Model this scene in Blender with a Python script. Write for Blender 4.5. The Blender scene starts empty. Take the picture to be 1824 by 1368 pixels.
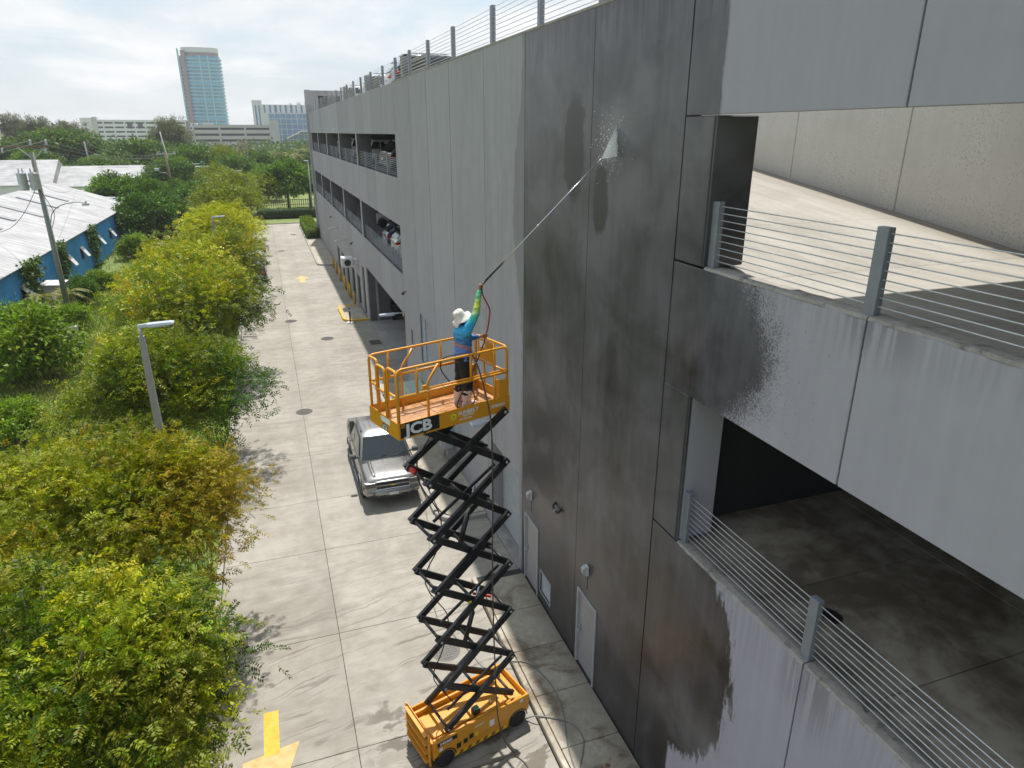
import bpy, math, random
import numpy as np
from mathutils import Vector, Matrix
R = math.radians
random.seed(7)
SC = bpy.context.scene
COL = SC.collection

# ---------------------------------------------------------------- camera
CAM_H = 12.2
cd = bpy.data.cameras.new("camera")
cd.lens = 24.0; cd.sensor_width = 36.0; cd.sensor_fit = 'HORIZONTAL'
cd.clip_start = 0.1; cd.clip_end = 20000
cam = bpy.data.objects.new("camera", cd); COL.objects.link(cam)
cam.location = (0, 0, CAM_H)
cam.rotation_euler = (R(90 - 20.27), 0, R(-19.34))
SC.camera = cam
SC.render.resolution_x = 1024; SC.render.resolution_y = 768

# ---------------------------------------------------------------- sky
SUNV = Vector((0.085, 0.42, 1.0)).normalized()       # towards the sun
SUN_EL = math.asin(SUNV.z); SUN_AZ = math.atan2(SUNV.x, SUNV.y)
wd = bpy.data.worlds.new("World"); SC.world = wd; wd.use_nodes = True
wt = wd.node_tree; wt.nodes.clear()
wo = wt.nodes.new('ShaderNodeOutputWorld'); wb = wt.nodes.new('ShaderNodeBackground')
sky = wt.nodes.new('ShaderNodeTexSky'); sky.sky_type = 'NISHITA'; sky.sun_disc = False
sky.sun_elevation = SUN_EL; sky.sun_rotation = SUN_AZ
sky.air_density = 1.3; sky.dust_density = 2.5; sky.ozone_density = 1.5
wb.inputs['Strength'].default_value = 0.1
wt.links.new(wb.outputs[0], wo.inputs[0])

# ---------------------------------------------------------------- sun
sl = bpy.data.lights.new("sun", 'SUN'); sl.energy = 4.3; sl.angle = R(0.9); sl.color = (1.0, 0.955, 0.89)
so = bpy.data.objects.new("sun", sl); COL.objects.link(so)
so.rotation_euler = SUNV.to_track_quat('Z', 'Y').to_euler()
so.location = (0, 0, 60)
SC.view_settings.view_transform = 'Standard'; SC.view_settings.look = 'None'
SC.view_settings.exposure = 0.46; SC.view_settings.gamma = 1.0; SC.view_settings.use_curve_mapping = False
SC.cycles.use_denoising = True; SC.cycles.use_adaptive_sampling = True; SC.cycles.adaptive_threshold = 0.02
SC.cycles.max_bounces = 8; SC.cycles.diffuse_bounces = 3; SC.cycles.transparent_max_bounces = 12
SC.cycles.volume_bounces = 0

# ---------------------------------------------------------------- node helpers
class S:
    """a socket with arithmetic"""
    def __init__(s, nb, sock): s.nb = nb; s.k = sock
    def _m(s, op, b): return s.nb.math(op, s, b)
    def __add__(s, b): return s._m('ADD', b)
    __radd__ = __add__
    def __sub__(s, b): return s._m('SUBTRACT', b)
    def __rsub__(s, b): return s.nb.math('SUBTRACT', b, s)
    def __mul__(s, b): return s._m('MULTIPLY', b)
    __rmul__ = __mul__
    def __truediv__(s, b): return s._m('DIVIDE', b)
    def __neg__(s): return s._m('MULTIPLY', -1.0)
    def __pow__(s, b): return s._m('POWER', b)
class NB:
    def __init__(s, nt): s.nt = nt; s._c = {}
    def new(s, t): return s.nt.nodes.new(t)
    def put(s, sock, v):
        if isinstance(v, S): s.nt.links.new(v.k, sock)
        elif isinstance(v, (tuple, list)) and len(v) == 3 and len(sock.default_value) == 4: sock.default_value = (*v, 1)
        else: sock.default_value = v
    def math(s, op, a, b=None, c=None, clamp=False):
        n = s.new('ShaderNodeMath'); n.operation = op; n.use_clamp = clamp
        for i, v in enumerate((a, b, c)):
            if v is not None: s.put(n.inputs[i], v)
        return S(s, n.outputs[0])
    def pos(s):
        if 'pos' not in s._c: s._c['pos'] = S(s, s.new('ShaderNodeNewGeometry').outputs['Position'])
        return s._c['pos']
    def obj(s):
        if 'obj' not in s._c: s._c['obj'] = S(s, s.new('ShaderNodeTexCoord').outputs['Object'])
        return s._c['obj']
    def rnd(s):
        if 'rnd' not in s._c: s._c['rnd'] = S(s, s.new('ShaderNodeObjectInfo').outputs['Random'])
        return s._c['rnd']
    def xyz(s, v):
        n = s.new('ShaderNodeSeparateXYZ'); s.put(n.inputs[0], v); return [S(s, o) for o in n.outputs]
    def vec(s, x, y, z):
        n = s.new('ShaderNodeCombineXYZ')
        for i, v in enumerate((x, y, z)): s.put(n.inputs[i], v)
        return S(s, n.outputs[0])
    def scl(s, v, sc):
        n = s.new('ShaderNodeVectorMath'); n.operation = 'MULTIPLY'; s.put(n.inputs[0], v); n.inputs[1].default_value = sc
        return S(s, n.outputs[0])
    def noise(s, vec, scale=5, detail=4, rough=0.55, dist=0.0):
        n = s.new('ShaderNodeTexNoise'); s.put(n.inputs['Vector'], vec); s.put(n.inputs['Scale'], scale)
        n.inputs['Detail'].default_value = detail; n.inputs['Roughness'].default_value = rough; n.inputs['Distortion'].default_value = dist
        return S(s, n.outputs['Fac'])
    def voro(s, vec, scale=5, feature='F1', out='Distance'):
        n = s.new('ShaderNodeTexVoronoi'); n.feature = feature; s.put(n.inputs['Vector'], vec); n.inputs['Scale'].default_value = scale
        return S(s, n.outputs[out])
    def wave(s, vec, scale, dist=2, detail=2, dscale=1, axis='Y'):
        n = s.new('ShaderNodeTexWave'); n.bands_direction = axis; s.put(n.inputs['Vector'], vec)
        n.inputs['Scale'].default_value = scale; n.inputs['Distortion'].default_value = dist
        n.inputs['Detail'].default_value = detail; n.inputs['Detail Scale'].default_value = dscale
        return S(s, n.outputs['Fac'])
    def smooth(s, x, a, b):
        n = s.new('ShaderNodeMapRange'); n.interpolation_type = 'SMOOTHSTEP'
        s.put(n.inputs[0], x); s.put(n.inputs[1], a); s.put(n.inputs[2], b)
        n.inputs[3].default_value = 0; n.inputs[4].default_value = 1
        return S(s, n.outputs[0])
    def lin(s, x, a, b, c, d):
        n = s.new('ShaderNodeMapRange'); s.put(n.inputs[0], x)
        for i, v in enumerate((a, b, c, d)): s.put(n.inputs[1 + i], v)
        return S(s, n.outputs[0])
    def mx(s, a, b): return s.math('MAXIMUM', a, b)
    def mn(s, a, b): return s.math('MINIMUM', a, b)
    def mixc(s, f, a, b, mode='MIX'):
        n = s.new('ShaderNodeMix'); n.data_type = 'RGBA'; n.blend_type = mode
        s.put(n.inputs[0], f); s.put(n.inputs[6], a); s.put(n.inputs[7], b)
        return S(s, n.outputs[2])
    def attr(s, name):
        n = s.new('ShaderNodeAttribute'); n.attribute_name = name; return S(s, n.outputs['Color'])
    def gray(s, v):
        n = s.new('ShaderNodeCombineColor')
        for i in range(3): s.put(n.inputs[i], v)
        return S(s, n.outputs[0])
MATS = {}
def mat(name, fn):
    m = bpy.data.materials.new(name); m.use_nodes = True; nt = m.node_tree
    bs = nt.nodes['Principled BSDF']; nb = NB(nt); d = fn(nb) or {}
    names = dict(base='Base Color', rough='Roughness', metal='Metallic', alpha='Alpha', trans='Transmission Weight', ior='IOR',
                 coat='Coat Weight', spec='Specular IOR Level', sss='Subsurface Weight', emit='Emission Color', emits='Emission Strength')
    for k, v in d.items():
        if k in names: nb.put(bs.inputs[names[k]], v)
    if 'bump' in d:
        n = nt.nodes.new('ShaderNodeBump'); n.inputs['Strength'].default_value = d.get('bs', 0.5); n.inputs['Distance'].default_value = d.get('bd', 0.01)
        nb.put(n.inputs['Height'], d['bump']); nt.links.new(n.outputs[0], bs.inputs['Normal'])
    if 'transl' in d:
        tr = nt.nodes.new('ShaderNodeBsdfTranslucent'); nb.put(tr.inputs[0], d['tcol'])
        ms = nt.nodes.new('ShaderNodeMixShader'); ms.inputs[0].default_value = d['transl']
        nt.links.new(bs.outputs[0], ms.inputs[1]); nt.links.new(tr.outputs[0], ms.inputs[2])
        nt.links.new(ms.outputs[0], nt.nodes['Material Output'].inputs[0])
    MATS[name] = m; return m
def simple(name, col, rough=0.6, metal=0.0, var=0.12, scale=4.0, bump=0.0, coat=0.0, spec=0.5, dirt=0.0, dirtcol=(0.08, 0.06, 0.045)):
    def fn(nb):
        v = nb.obj(); n = nb.noise(v, scale, 5, 0.6); n2 = nb.noise(v, scale * 7, 3, 0.6)
        b = nb.mixc(nb.smooth(n, 0.25, 0.8), tuple(c * (1 - var) for c in col), tuple(min(1, c * (1 + var)) for c in col))
        if dirt: b = nb.mixc(nb.smooth(n * 0.6 + n2 * 0.4, 0.52, 0.68) * dirt, b, dirtcol)
        d = dict(base=b, rough=nb.lin(n2, 0.2, 0.8, max(0.03, rough - 0.07), min(1, rough + 0.1)), metal=metal, coat=coat, spec=spec)
        if bump: d.update(bump=n2, bs=0.4, bd=bump)
        return d
    return mat(name, fn)

# ---------------------------------------------------------------- clouds in the sky
def _clouds():
    nb = NB(wt)
    g = S(nb, nb.new('ShaderNodeTexCoord').outputs['Generated'])
    x, y, z = nb.xyz(g)
    zz = nb.mx(z, 0.0) + 0.22
    p = nb.vec(x / zz, y / zz, z * 1.5)
    n1 = nb.noise(p, 1.15, 8, 0.58, 0.35)
    n2 = nb.noise(p, 0.55, 3, 0.5)
    n3 = nb.noise(nb.vec(x * 5, y * 5, z * 9), 1.3, 6, 0.6, 0.3)
    cover = nb.smooth(n1 * 0.7 + n2 * 0.4, 0.44, 0.62)
    cover = nb.mx(cover, nb.smooth(z, 0.16, -0.02) * 0.9) * 0.97
    shade = nb.lin(n3 * 0.45 + n1 * 0.55, 0.36, 0.66, 6.0, 7.9)
    cc = nb.mixc(nb.smooth(n3, 0.3, 0.65), (0.90, 0.955, 1.0), (0.985, 0.99, 1.0))
    cloud = nb.mixc(1.0, cc, nb.gray(shade), 'MULTIPLY')
    skyc = S(nb, sky.outputs[0])
    hazy = nb.mixc(0.62, skyc, (4.4, 5.9, 7.2))
    nb.put(wb.inputs['Color'], nb.mixc(cover, hazy, cloud))
_clouds()

# ---------------------------------------------------------------- mesh helpers
class MB:
    def __init__(s): s.v = []; s.f = []; s.sm = []
    def add(s, vs, fs, smooth=False):
        o = len(s.v); s.v += [tuple(p) for p in vs]
        for f in fs: s.f.append(tuple(i + o for i in f)); s.sm.append(smooth)
        return s
    def box(s, x0, x1, y0, y1, z0, z1):
        vs = [(x, y, z) for x in (x0, x1) for y in (y0, y1) for z in (z0, z1)]
        return s.add(vs, [(0, 1, 3, 2), (4, 6, 7, 5), (0, 4, 5, 1), (2, 3, 7, 6), (0, 2, 6, 4), (1, 5, 7, 3)])
    def bbox(s, x0, x1, y0, y1, z0, z1, b=0.01):
        """box with chamfered edges"""
        X, Y, Z = (x0, x1), (y0, y1), (z0, z1); b = min(b, abs(x1 - x0) / 2.2, abs(y1 - y0) / 2.2, abs(z1 - z0) / 2.2)
        idx = {}; vs = []
        for i in (0, 1):
            for j in (0, 1):
                for k in (0, 1):
                    sx, sy, sz = (1, -1)[i] * b, (1, -1)[j] * b, (1, -1)[k] * b
                    for a, p in enumerate(((X[i], Y[j] + sy, Z[k] + sz), (X[i] + sx, Y[j], Z[k] + sz), (X[i] + sx, Y[j] + sy, Z[k]))):
                        idx[i, j, k, a] = len(vs); vs.append(p)
        q = lambda *t: tuple(idx[e] for e in t)
        fs = []
        for i in (0, 1):
            fs.append(q((i, 0, 0, 0), (i, 0, 1, 0), (i, 1, 1, 0), (i, 1, 0, 0))[::(1 if i == 0 else -1)])
            fs.append(q((0, i, 0, 1), (1, i, 0, 1), (1, i, 1, 1), (0, i, 1, 1))[::(1 if i == 0 else -1)])
            fs.append(q((0, 0, i, 2), (0, 1, i, 2), (1, 1, i, 2), (1, 0, i, 2))[::(1 if i == 0 else -1)])
        for i in (0, 1):
            for j in (0, 1):
                fs.append(q((i, j, 0, 0), (i, j, 1, 0), (i, j, 1, 1), (i, j, 0, 1)))
                fs.append(q((i, 0, j, 0), (i, 1, j, 0), (i, 1, j, 2), (i, 0, j, 2)))
                fs.append(q((0, i, j, 1), (1, i, j, 1), (1, i, j, 2), (0, i, j, 2)))
                for k in (0, 1): fs.append(q((i, j, k, 0), (i, j, k, 1), (i, j, k, 2)))
        return s.add(vs, fs)
    def bar(s, a, b, w, h, up=(0, 0, 1)):
        """rectangular bar from a to b, w sideways, h along up"""
        a, b = Vector(a), Vector(b); d = (b - a).normalized(); up = Vector(up)
        if abs(d.dot(up)) > 0.98: up = Vector((0, 1, 0))
        r = d.cross(up).normalized() * (w / 2); u = r.cross(d).normalized() * (h / 2)
        vs = [p + r * i + u * j for p in (a, b) for i, j in ((-1, -1), (1, -1), (1, 1), (-1, 1))]
        return s.add(vs, [(3, 2, 1, 0), (4, 5, 6, 7)] + [(i, (i + 1) % 4, 4 + (i + 1) % 4, 4 + i) for i in range(4)])
    def tube(s, pts, r, n=8, cap=True, smooth=True):
        pts = [Vector(p) for p in pts]; m = len(pts); rr = r if isinstance(r, (list, tuple)) else [r] * m
        d0 = (pts[1] - pts[0]).normalized(); ref = Vector((0, 0, 1)) if abs(d0.z) < 0.9 else Vector((1, 0, 0))
        u = d0.cross(ref).normalized(); vs = []
        for i, p in enumerate(pts):
            d = (pts[min(i + 1, m - 1)] - pts[max(i - 1, 0)]).normalized()
            u = (u - d * u.dot(d)).normalized(); w = d.cross(u)
            vs += [p + (u * math.cos(2 * math.pi * k / n) + w * math.sin(2 * math.pi * k / n)) * rr[i] for k in range(n)]
        fs = [(i * n + k, i * n + (k + 1) % n, (i + 1) * n + (k + 1) % n, (i + 1) * n + k) for i in range(m - 1) for k in range(n)]
        s.add(vs, fs, smooth)
        if cap:
            o = len(s.v) - len(vs); s.f.append(tuple(o + k for k in range(n))[::-1]); s.sm.append(False)
            s.f.append(tuple(o + (m - 1) * n + k for k in range(n))); s.sm.append(False)
        return s
    def lathe(s, prof, c=(0, 0, 0), axis='Z', n=16, smooth=True):
        """prof: list of (radius, along)"""
        vs = []
        for r, h in prof:
            for k in range(n):
                a = 2 * math.pi * k / n; p = (r * math.cos(a), r * math.sin(a), h)
                if axis == 'X': p = (p[2], p[0], p[1])
                elif axis == 'Y': p = (p[1], p[2], p[0])
                vs.append((p[0] + c[0], p[1] + c[1], p[2] + c[2]))
        fs = [(i * n + k, i * n + (k + 1) % n, (i + 1) * n + (k + 1) % n, (i + 1) * n + k) for i in range(len(prof) - 1) for k in range(n)]
        s.add(vs, fs, smooth)
        o = len(s.v) - len(vs)
        if prof[0][0] > 1e-4: s.f.append(tuple(o + k for k in range(n))[::-1]); s.sm.append(False)
        if prof[-1][0] > 1e-4: s.f.append(tuple(o + (len(prof) - 1) * n + k for k in range(n))); s.sm.append(False)
        return s
    def prism(s, poly, h0, h1, axis='Z'):
        """extrude a 2-D polygon"""
        n = len(poly); P = lambda a, b, h: (a, b, h) if axis == 'Z' else ((h, a, b) if axis == 'X' else (a, h, b))
        vs = [P(a, b, h0) for a, b in poly] + [P(a, b, h1) for a, b in poly]
        return s.add(vs, [tuple(range(n))[::-1], tuple(range(n, 2 * n))] + [(i, (i + 1) % n, n + (i + 1) % n, n + i) for i in range(n)])
    def loft(s, rings, closed=True, caps=True, smooth=True):
        n = len(rings[0]); vs = [p for r in rings for p in r]; m = len(rings)
        fs = [(i * n + k, i * n + (k + 1) % n, (i + 1) * n + (k + 1) % n, (i + 1) * n + k) for i in range(m - 1) for k in range(n if closed else n - 1)]
        s.add(vs, fs, smooth); o = len(s.v) - len(vs)
        if caps:
            s.f.append(tuple(o + k for k in range(n))[::-1]); s.sm.append(False)
            s.f.append(tuple(o + (m - 1) * n + k for k in range(n))); s.sm.append(False)
        return s
    def quad(s, a, b, c, d): return s.add([a, b, c, d], [(0, 1, 2, 3)])
    def slab(s, pts, t):
        """a flat polygon given a thickness along its normal"""
        P = [Vector(p) for p in pts]; nrm = (P[1] - P[0]).cross(P[2] - P[0]).normalized() * t; n = len(P)
        return s.add(P + [p - nrm for p in P], [tuple(range(n)), tuple(range(n, 2 * n))[::-1]] + [((i + 1) % n, i, n + i, n + (i + 1) % n) for i in range(n)])
    def mesh(s, name, m):
        me = bpy.data.meshes.new(name); me.from_pydata(s.v, [], s.f)
        me.polygons.foreach_set('use_smooth', s.sm); me.materials.append(MATS[m] if isinstance(m, str) else m)
        me.update()
        return me
    def build(s, name, m, parent=None, loc=None, rz=0.0):
        return link(name, s.mesh(name, m), parent, loc, rz)
def link(name, me, parent=None, loc=None, rz=0.0):
    o = bpy.data.objects.new(name, me); COL.objects.link(o)
    if parent is not None: o.parent = parent
    if loc is not None: o.location = loc
    if rz: o.rotation_euler = (0, 0, rz)
    return o
def tag(o, label=None, cat=None, group=None, kind=None):
    if label: o['label'] = label
    if cat: o['category'] = cat
    if group: o['group'] = group
    if kind: o['kind'] = kind
    return o
def thing(name, label, cat, loc=(0, 0, 0), rz=0.0, group=None):
    return tag(link(name, None, None, loc, rz), label, cat, group)
def copy_tree(o, parent=None):
    c = o.copy(); COL.objects.link(c); c.parent = parent
    for ch in list(o.children): copy_tree(ch, c)
    return c
def fix_normals(o):
    import bmesh
    bm = bmesh.new(); bm.from_mesh(o.data); bmesh.ops.recalc_face_normals(bm, faces=bm.faces); bm.to_mesh(o.data); bm.free()
def text_mesh(name, txt, size, m, bold=0.0, thick=0.002, align='LEFT', spacing=1.0, sx=1.0):
    cu = bpy.data.curves.new(name, 'FONT'); cu.body = txt; cu.size = size; cu.extrude = thick; cu.offset = bold
    cu.align_x = align; cu.space_character = spacing; cu.resolution_u = 3
    o = bpy.data.objects.new(name, cu); COL.objects.link(o)
    dg = bpy.context.evaluated_depsgraph_get(); dg.update()
    me = bpy.data.meshes.new_from_object(o.evaluated_get(dg))
    bpy.data.objects.remove(o); bpy.data.curves.remove(cu)
    if sx != 1.0:
        for v in me.vertices: v.co.x *= sx
    me.materials.clear(); me.materials.append(MATS[m]); return me
# ================================================================ materials of the setting
XW = 5.86                                            # plane of the facade
def _facade(nb):
    p = nb.pos(); x, y, z = nb.xyz(p)
    n_lo = nb.noise(p, 0.55, 4, 0.55); n_md = nb.noise(p, 2.2, 5, 0.6); n_hi = nb.noise(p, 14, 5, 0.65); n_sp = nb.noise(p, 34, 3, 0.7)
    streak = nb.noise(nb.vec(x, y * 3.2, z * 0.16), 1.6, 5, 0.6)
    streak2 = nb.noise(nb.vec(x, y * 9, z * 0.35), 1.5, 4, 0.6)
    # dry painted concrete, every panel a touch different
    tone = 0.80 + nb.rnd() * 0.14 + (n_md - 0.5) * 0.22 + (streak - 0.5) * 0.34
    dry = nb.mixc(1.0, (0.375, 0.370, 0.388), nb.gray(tone), 'MULTIPLY')
    dry = nb.mixc(nb.smooth(streak2 * 0.55 + n_lo * 0.45, 0.52, 0.72) * 0.30, dry, (0.2, 0.195, 0.19))
    # panels already washed are bluer and paler
    washed = nb.smooth(y, 9.2, 9.0)
    dry = nb.mixc(washed * 0.8, dry, nb.mixc(1.0, (0.395, 0.375, 0.455), nb.gray(0.9 + (n_md - 0.5) * 0.10 + (streak - 0.5) * 0.10), 'MULTIPLY'))
    # drips under the ledges of the washed panels
    ledge = nb.mx(nb.smooth(z, 4.5, 5.75) * nb.smooth(z, 5.80, 5.76), nb.smooth(z, 9.7, 10.32) * nb.smooth(z, 10.5, 10.34))
    post = nb.smooth(nb.math('ABSOLUTE', y - 5.2), 0.85, 0.1)
    dripm = ledge * nb.smooth(streak2 + n_hi * 0.15, 0.48, 0.66) * nb.mx(post, 0.28) * washed
    dry = nb.mixc(dripm * 0.45, dry, (0.06, 0.055, 0.05))
    # ---- wet / sooty zones (y along the wall, z up)
    e = lambda cy, cz, ry, rz: nb.math('SQRT', ((y - cy) / ry) ** 2.0 + ((z - cz) / rz) ** 2.0)
    edge = (n_md - 0.5) * 0.5 + (n_hi - 0.5) * 0.25
    left = 15.95 + nb.smooth(nb.math('ABSOLUTE', z - 10.4), 3.4, 0.4) * 0.62 + (n_md - 0.5) * 0.5
    faint = nb.smooth(y, left + 0.06, left - 0.06) * nb.smooth(y, 15.7, 15.85)      # damp rim on the next panel
    tall = nb.smooth(y, 15.86, 15.78) * nb.smooth(y, 9.0, 9.13)
    ztop = nb.smooth(z, 12.38, 12.44) * nb.smooth(y + (n_md - 0.5) * 0.16, 8.28, 8.36) * nb.smooth(y, 9.2, 9.14)
    jamb = nb.mx(nb.smooth(x, 5.93, 5.9), nb.smooth(z, 9.0, 9.1)) * nb.smooth(y, 8.33, 8.38) * nb.smooth(y, 9.16, 9.13) * nb.smooth(z, 5.7, 5.8)
    db = e(8.85, 9.35, 2.3, 1.45) + (n_md - 0.5) * 0.35 + (n_sp - 0.5) * 0.75 * nb.smooth(e(8.85, 9.35, 2.3, 1.45), 0.55, 1.0)
    band = nb.smooth(z, 8.3, 8.36) * nb.smooth(z, 10.42, 10.36)
    blob = nb.smooth(db, 1.08, 0.80) * band
    ragged = nb.noise(nb.vec(x, y * 5, z * 1.2), 1.3, 6, 0.65)
    dc = e(9.0, 4.0, 2.38, 2.6) + (ragged - 0.5) * 0.42 + (n_hi - 0.5) * 0.10
    low = nb.mx(nb.smooth(dc, 1.04, 0.98), nb.smooth(y + (ragged - 0.5) * 0.1, 8.0, 8.06)) * nb.smooth(z, 5.82, 5.76) * nb.smooth(y, 9.2, 9.14)
    wet = nb.mn(nb.mx(nb.mx(tall, ztop), nb.mx(jamb, nb.mx(blob, low))), 1.0)
    # tone inside the wet area
    soot = nb.noise(p, 0.8, 4, 0.6, 0.4)
    lift_ = 0.30 + (streak - 0.5) * 0.6 + (soot - 0.5) * 2.1 + (n_lo - 0.5) * 0.9 + (streak2 - 0.5) * 0.12 + nb.smooth(z, 3.0, 13.0) * 0.36
    wcol = nb.mixc(nb.math('MULTIPLY', lift_, 1.0, clamp=True), (0.015, 0.0142, 0.016), (0.112, 0.109, 0.127))
    brown = nb.smooth(e(8.3, 4.0, 1.1, 1.3) + (soot - 0.5), 1.1, 0.2)
    wcol = nb.mixc(brown * 0.5, wcol, (0.080, 0.060, 0.050))
    low_dirt = nb.smooth(z + (soot - 0.5) * 5, 4.2, 0.3) * tall
    wcol = nb.mixc(low_dirt * 0.35, wcol, (0.045, 0.039, 0.036))
    # darker running patches and the freshly rinsed halo round the jet
    pat = nb.mx(nb.smooth(e(13.0, 11.9, 0.55, 1.1) + edge * 1.6, 1.0, 0.75), nb.smooth(e(11.75, 11.0, 0.36, 0.75) + edge * 1.6, 1.0, 0.7))
    pat = nb.mx(pat, nb.mx(nb.smooth(e(14.4, 4.05, 1.25, 0.62) + edge * 1.2, 1.1, 0.7), nb.smooth(e(14.7, 5.4, 1.0, 0.5) + edge * 1.2, 1.1, 0.7)))
    pat = nb.mx(pat, nb.smooth(z + (streak2 - 0.5) * 2.4, 13.6, 14.4) * 0.75)
    painted_sheen = nb.mx(nb.smooth(e(14.3, 3.1, 1.5, 0.7) + edge, 1.1, 0.2), nb.smooth(e(11.2, 3.0, 1.2, 1.3) + edge, 1.1, 0.1) * 0.6)  # reflected light low on the wet wall, painted into its colour
    wcol = nb.mixc(painted_sheen * 0.35, wcol, (0.15, 0.138, 0.125))
    wcol = nb.mixc(pat * 0.92, wcol, (0.013, 0.012, 0.0125))
    mist = nb.smooth(e(11.3, 12.2, 0.9, 0.75) + (n_hi - 0.5) * 0.9 + (n_md - 0.5) * 0.7, 1.0, 0.1)
    wcol = nb.mixc(mist * 0.42, wcol, (0.26, 0.26, 0.27))
    base = nb.mixc(faint * 0.45, dry, (0.11, 0.11, 0.115))
    base = nb.mixc(wet, base, wcol)
    spat = nb.smooth(nb.noise(nb.vec(x, y * 8 + z * 3, z * 5), 5, 2, 0.5), 0.70, 0.74) * nb.smooth(db, 1.75, 1.0) * band * washed
    base = nb.mixc(spat * 0.8, base, (0.03, 0.03, 0.03))
    rough = nb.lin(nb.mx(nb.mx(tall, low), nb.mx(jamb, faint * 0.3)) + (n_hi - 0.5) * 0.3, 0.0, 1.0, 0.80, 0.34)
    return dict(base=base, rough=rough, bump=n_sp, bs=0.2, bd=0.006, spec=nb.lin(wet, 0, 1, 0.3, 0.5))
mat('facade_washed', _facade)
def _facade_dry(nb):
    p = nb.pos(); x, y, z = nb.xyz(p)
    n_md = nb.noise(p, 1.6, 4, 0.6); n_hi = nb.noise(p, 18, 2, 0.65)
    streak = nb.noise(nb.vec(x, y * 2.6, z * 0.14), 1.6, 4, 0.6); streak2 = nb.noise(nb.vec(x, y * 9, z * 0.4), 1.5, 3, 0.6)
    tone = 0.82 + nb.rnd() * 0.14 + (n_md - 0.5) * 0.26 + (streak - 0.5) * 0.24
    dry = nb.mixc(1.0, (0.375, 0.368, 0.382), nb.gray(tone), 'MULTIPLY')
    under = nb.mx(nb.smooth(z, 12.4, 14.2), nb.mx(nb.smooth(z, 8.9, 10.2) * nb.smooth(z, 10.21, 10.19), nb.smooth(z, 4.6, 5.7) * nb.smooth(z, 5.71, 5.69)))
    dry = nb.mixc(nb.smooth(streak2 * 0.6 + n_md * 0.4, 0.48, 0.68) * (0.10 + under * 0.22), dry, (0.17, 0.165, 0.16))
    return dict(base=dry, rough=0.82, bump=n_hi, bs=0.2, bd=0.006, spec=0.3)
mat('facade_concrete', _facade_dry)
def _conc(c0, c1, dirtc, dirt, sc=1.0, rough=0.85):
    def fn(nb):
        p = nb.pos(); a = nb.noise(p, 0.7 * sc, 5, 0.6); b = nb.noise(p, 6 * sc, 5, 0.65); c = nb.noise(p, 45, 3, 0.7)
        col = nb.mixc(nb.smooth(a * 0.5 + b * 0.35 + c * 0.15, 0.36, 0.62), c0, c1)
        col = nb.mixc(nb.smooth(nb.noise(p, 1.7 * sc, 6, 0.7, 0.6), 0.53, 0.70) * dirt, col, dirtc)
        return dict(base=col, rough=rough, bump=c, bs=0.35, bd=0.008)
    return fn
mat('ledge_concrete', _conc((0.22, 0.205, 0.18), (0.34, 0.32, 0.285), (0.05, 0.045, 0.04), 0.75, 2.0))
mat('slab_concrete', _conc((0.24, 0.235, 0.225), (0.34, 0.33, 0.315), (0.12, 0.11, 0.10), 0.5))
def _ramp(nb):
    p = nb.pos(); x, y, z = nb.xyz(p); a = nb.noise(p, 0.6, 5, 0.6); b = nb.noise(p, 9, 5, 0.65); st = nb.noise(nb.vec(x * 2.4, y * 0.3, z), 1.2, 4, 0.6)
    col = nb.mixc(nb.smooth(a * 0.4 + b * 0.2 + st * 0.4, 0.36, 0.64), (0.28, 0.262, 0.225), (0.385, 0.365, 0.325))
    gut = nb.smooth(x + (a - 0.5) * 1.1, 11.1, 12.1)
    col = nb.mixc(gut * 0.6, col, (0.20, 0.165, 0.12))
    return dict(base=col, rough=0.85, bump=b, bs=0.3, bd=0.006)
mat('ramp_concrete', _ramp)
def _backwall(nb):
    p = nb.pos(); x, y, z = nb.xyz(p); a = nb.noise(p, 0.9, 5, 0.6); st = nb.noise(nb.vec(x, y * 2.5, z * 0.2), 2.0, 5, 0.6)
    sp = nb.noise(p, 32, 3, 0.75); spm = nb.smooth(sp + (a - 0.5) * 0.5 + nb.smooth(z, 13.2, 10.6) * 0.05, 0.60, 0.68)
    col = nb.mixc(nb.smooth(a * 0.75 + st * 0.25, 0.3, 0.7), (0.54, 0.52, 0.47), (0.64, 0.62, 0.57))
    col = nb.mixc(spm * 0.32, col, (0.13, 0.10, 0.075))
    return dict(base=col, rough=0.9, bump=sp, bs=0.3, bd=0.006)
mat('ramp_wall_concrete', _backwall)
def _deck(nb):                                        # wet, oil-stained floor of the lower parking level
    p = nb.pos(); x, y, z = nb.xyz(p); a = nb.noise(p, 0.55, 5, 0.62, 0.8); b = nb.noise(p, 3, 5, 0.65, 0.4); c = nb.noise(p, 30, 3, 0.6)
    col = nb.mixc(nb.smooth(a * 0.7 + b * 0.3, 0.38, 0.62), (0.155, 0.128, 0.095), (0.42, 0.37, 0.30))
    e = nb.math('SQRT', ((x - 6.95) / 0.16) ** 2.0 + ((y - 6.05) / 0.20) ** 2.0) + (b - 0.5) * 1.1
    col = nb.mixc(nb.smooth(e, 1.05, 0.8), col, (0.012, 0.012, 0.012))
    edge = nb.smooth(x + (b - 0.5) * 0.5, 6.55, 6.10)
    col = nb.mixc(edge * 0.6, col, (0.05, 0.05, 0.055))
    return dict(base=col, rough=nb.lin(a, 0.3, 0.7, 0.35, 0.75), bump=c, bs=0.2, bd=0.004)
mat('parking_deck', _deck)
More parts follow.
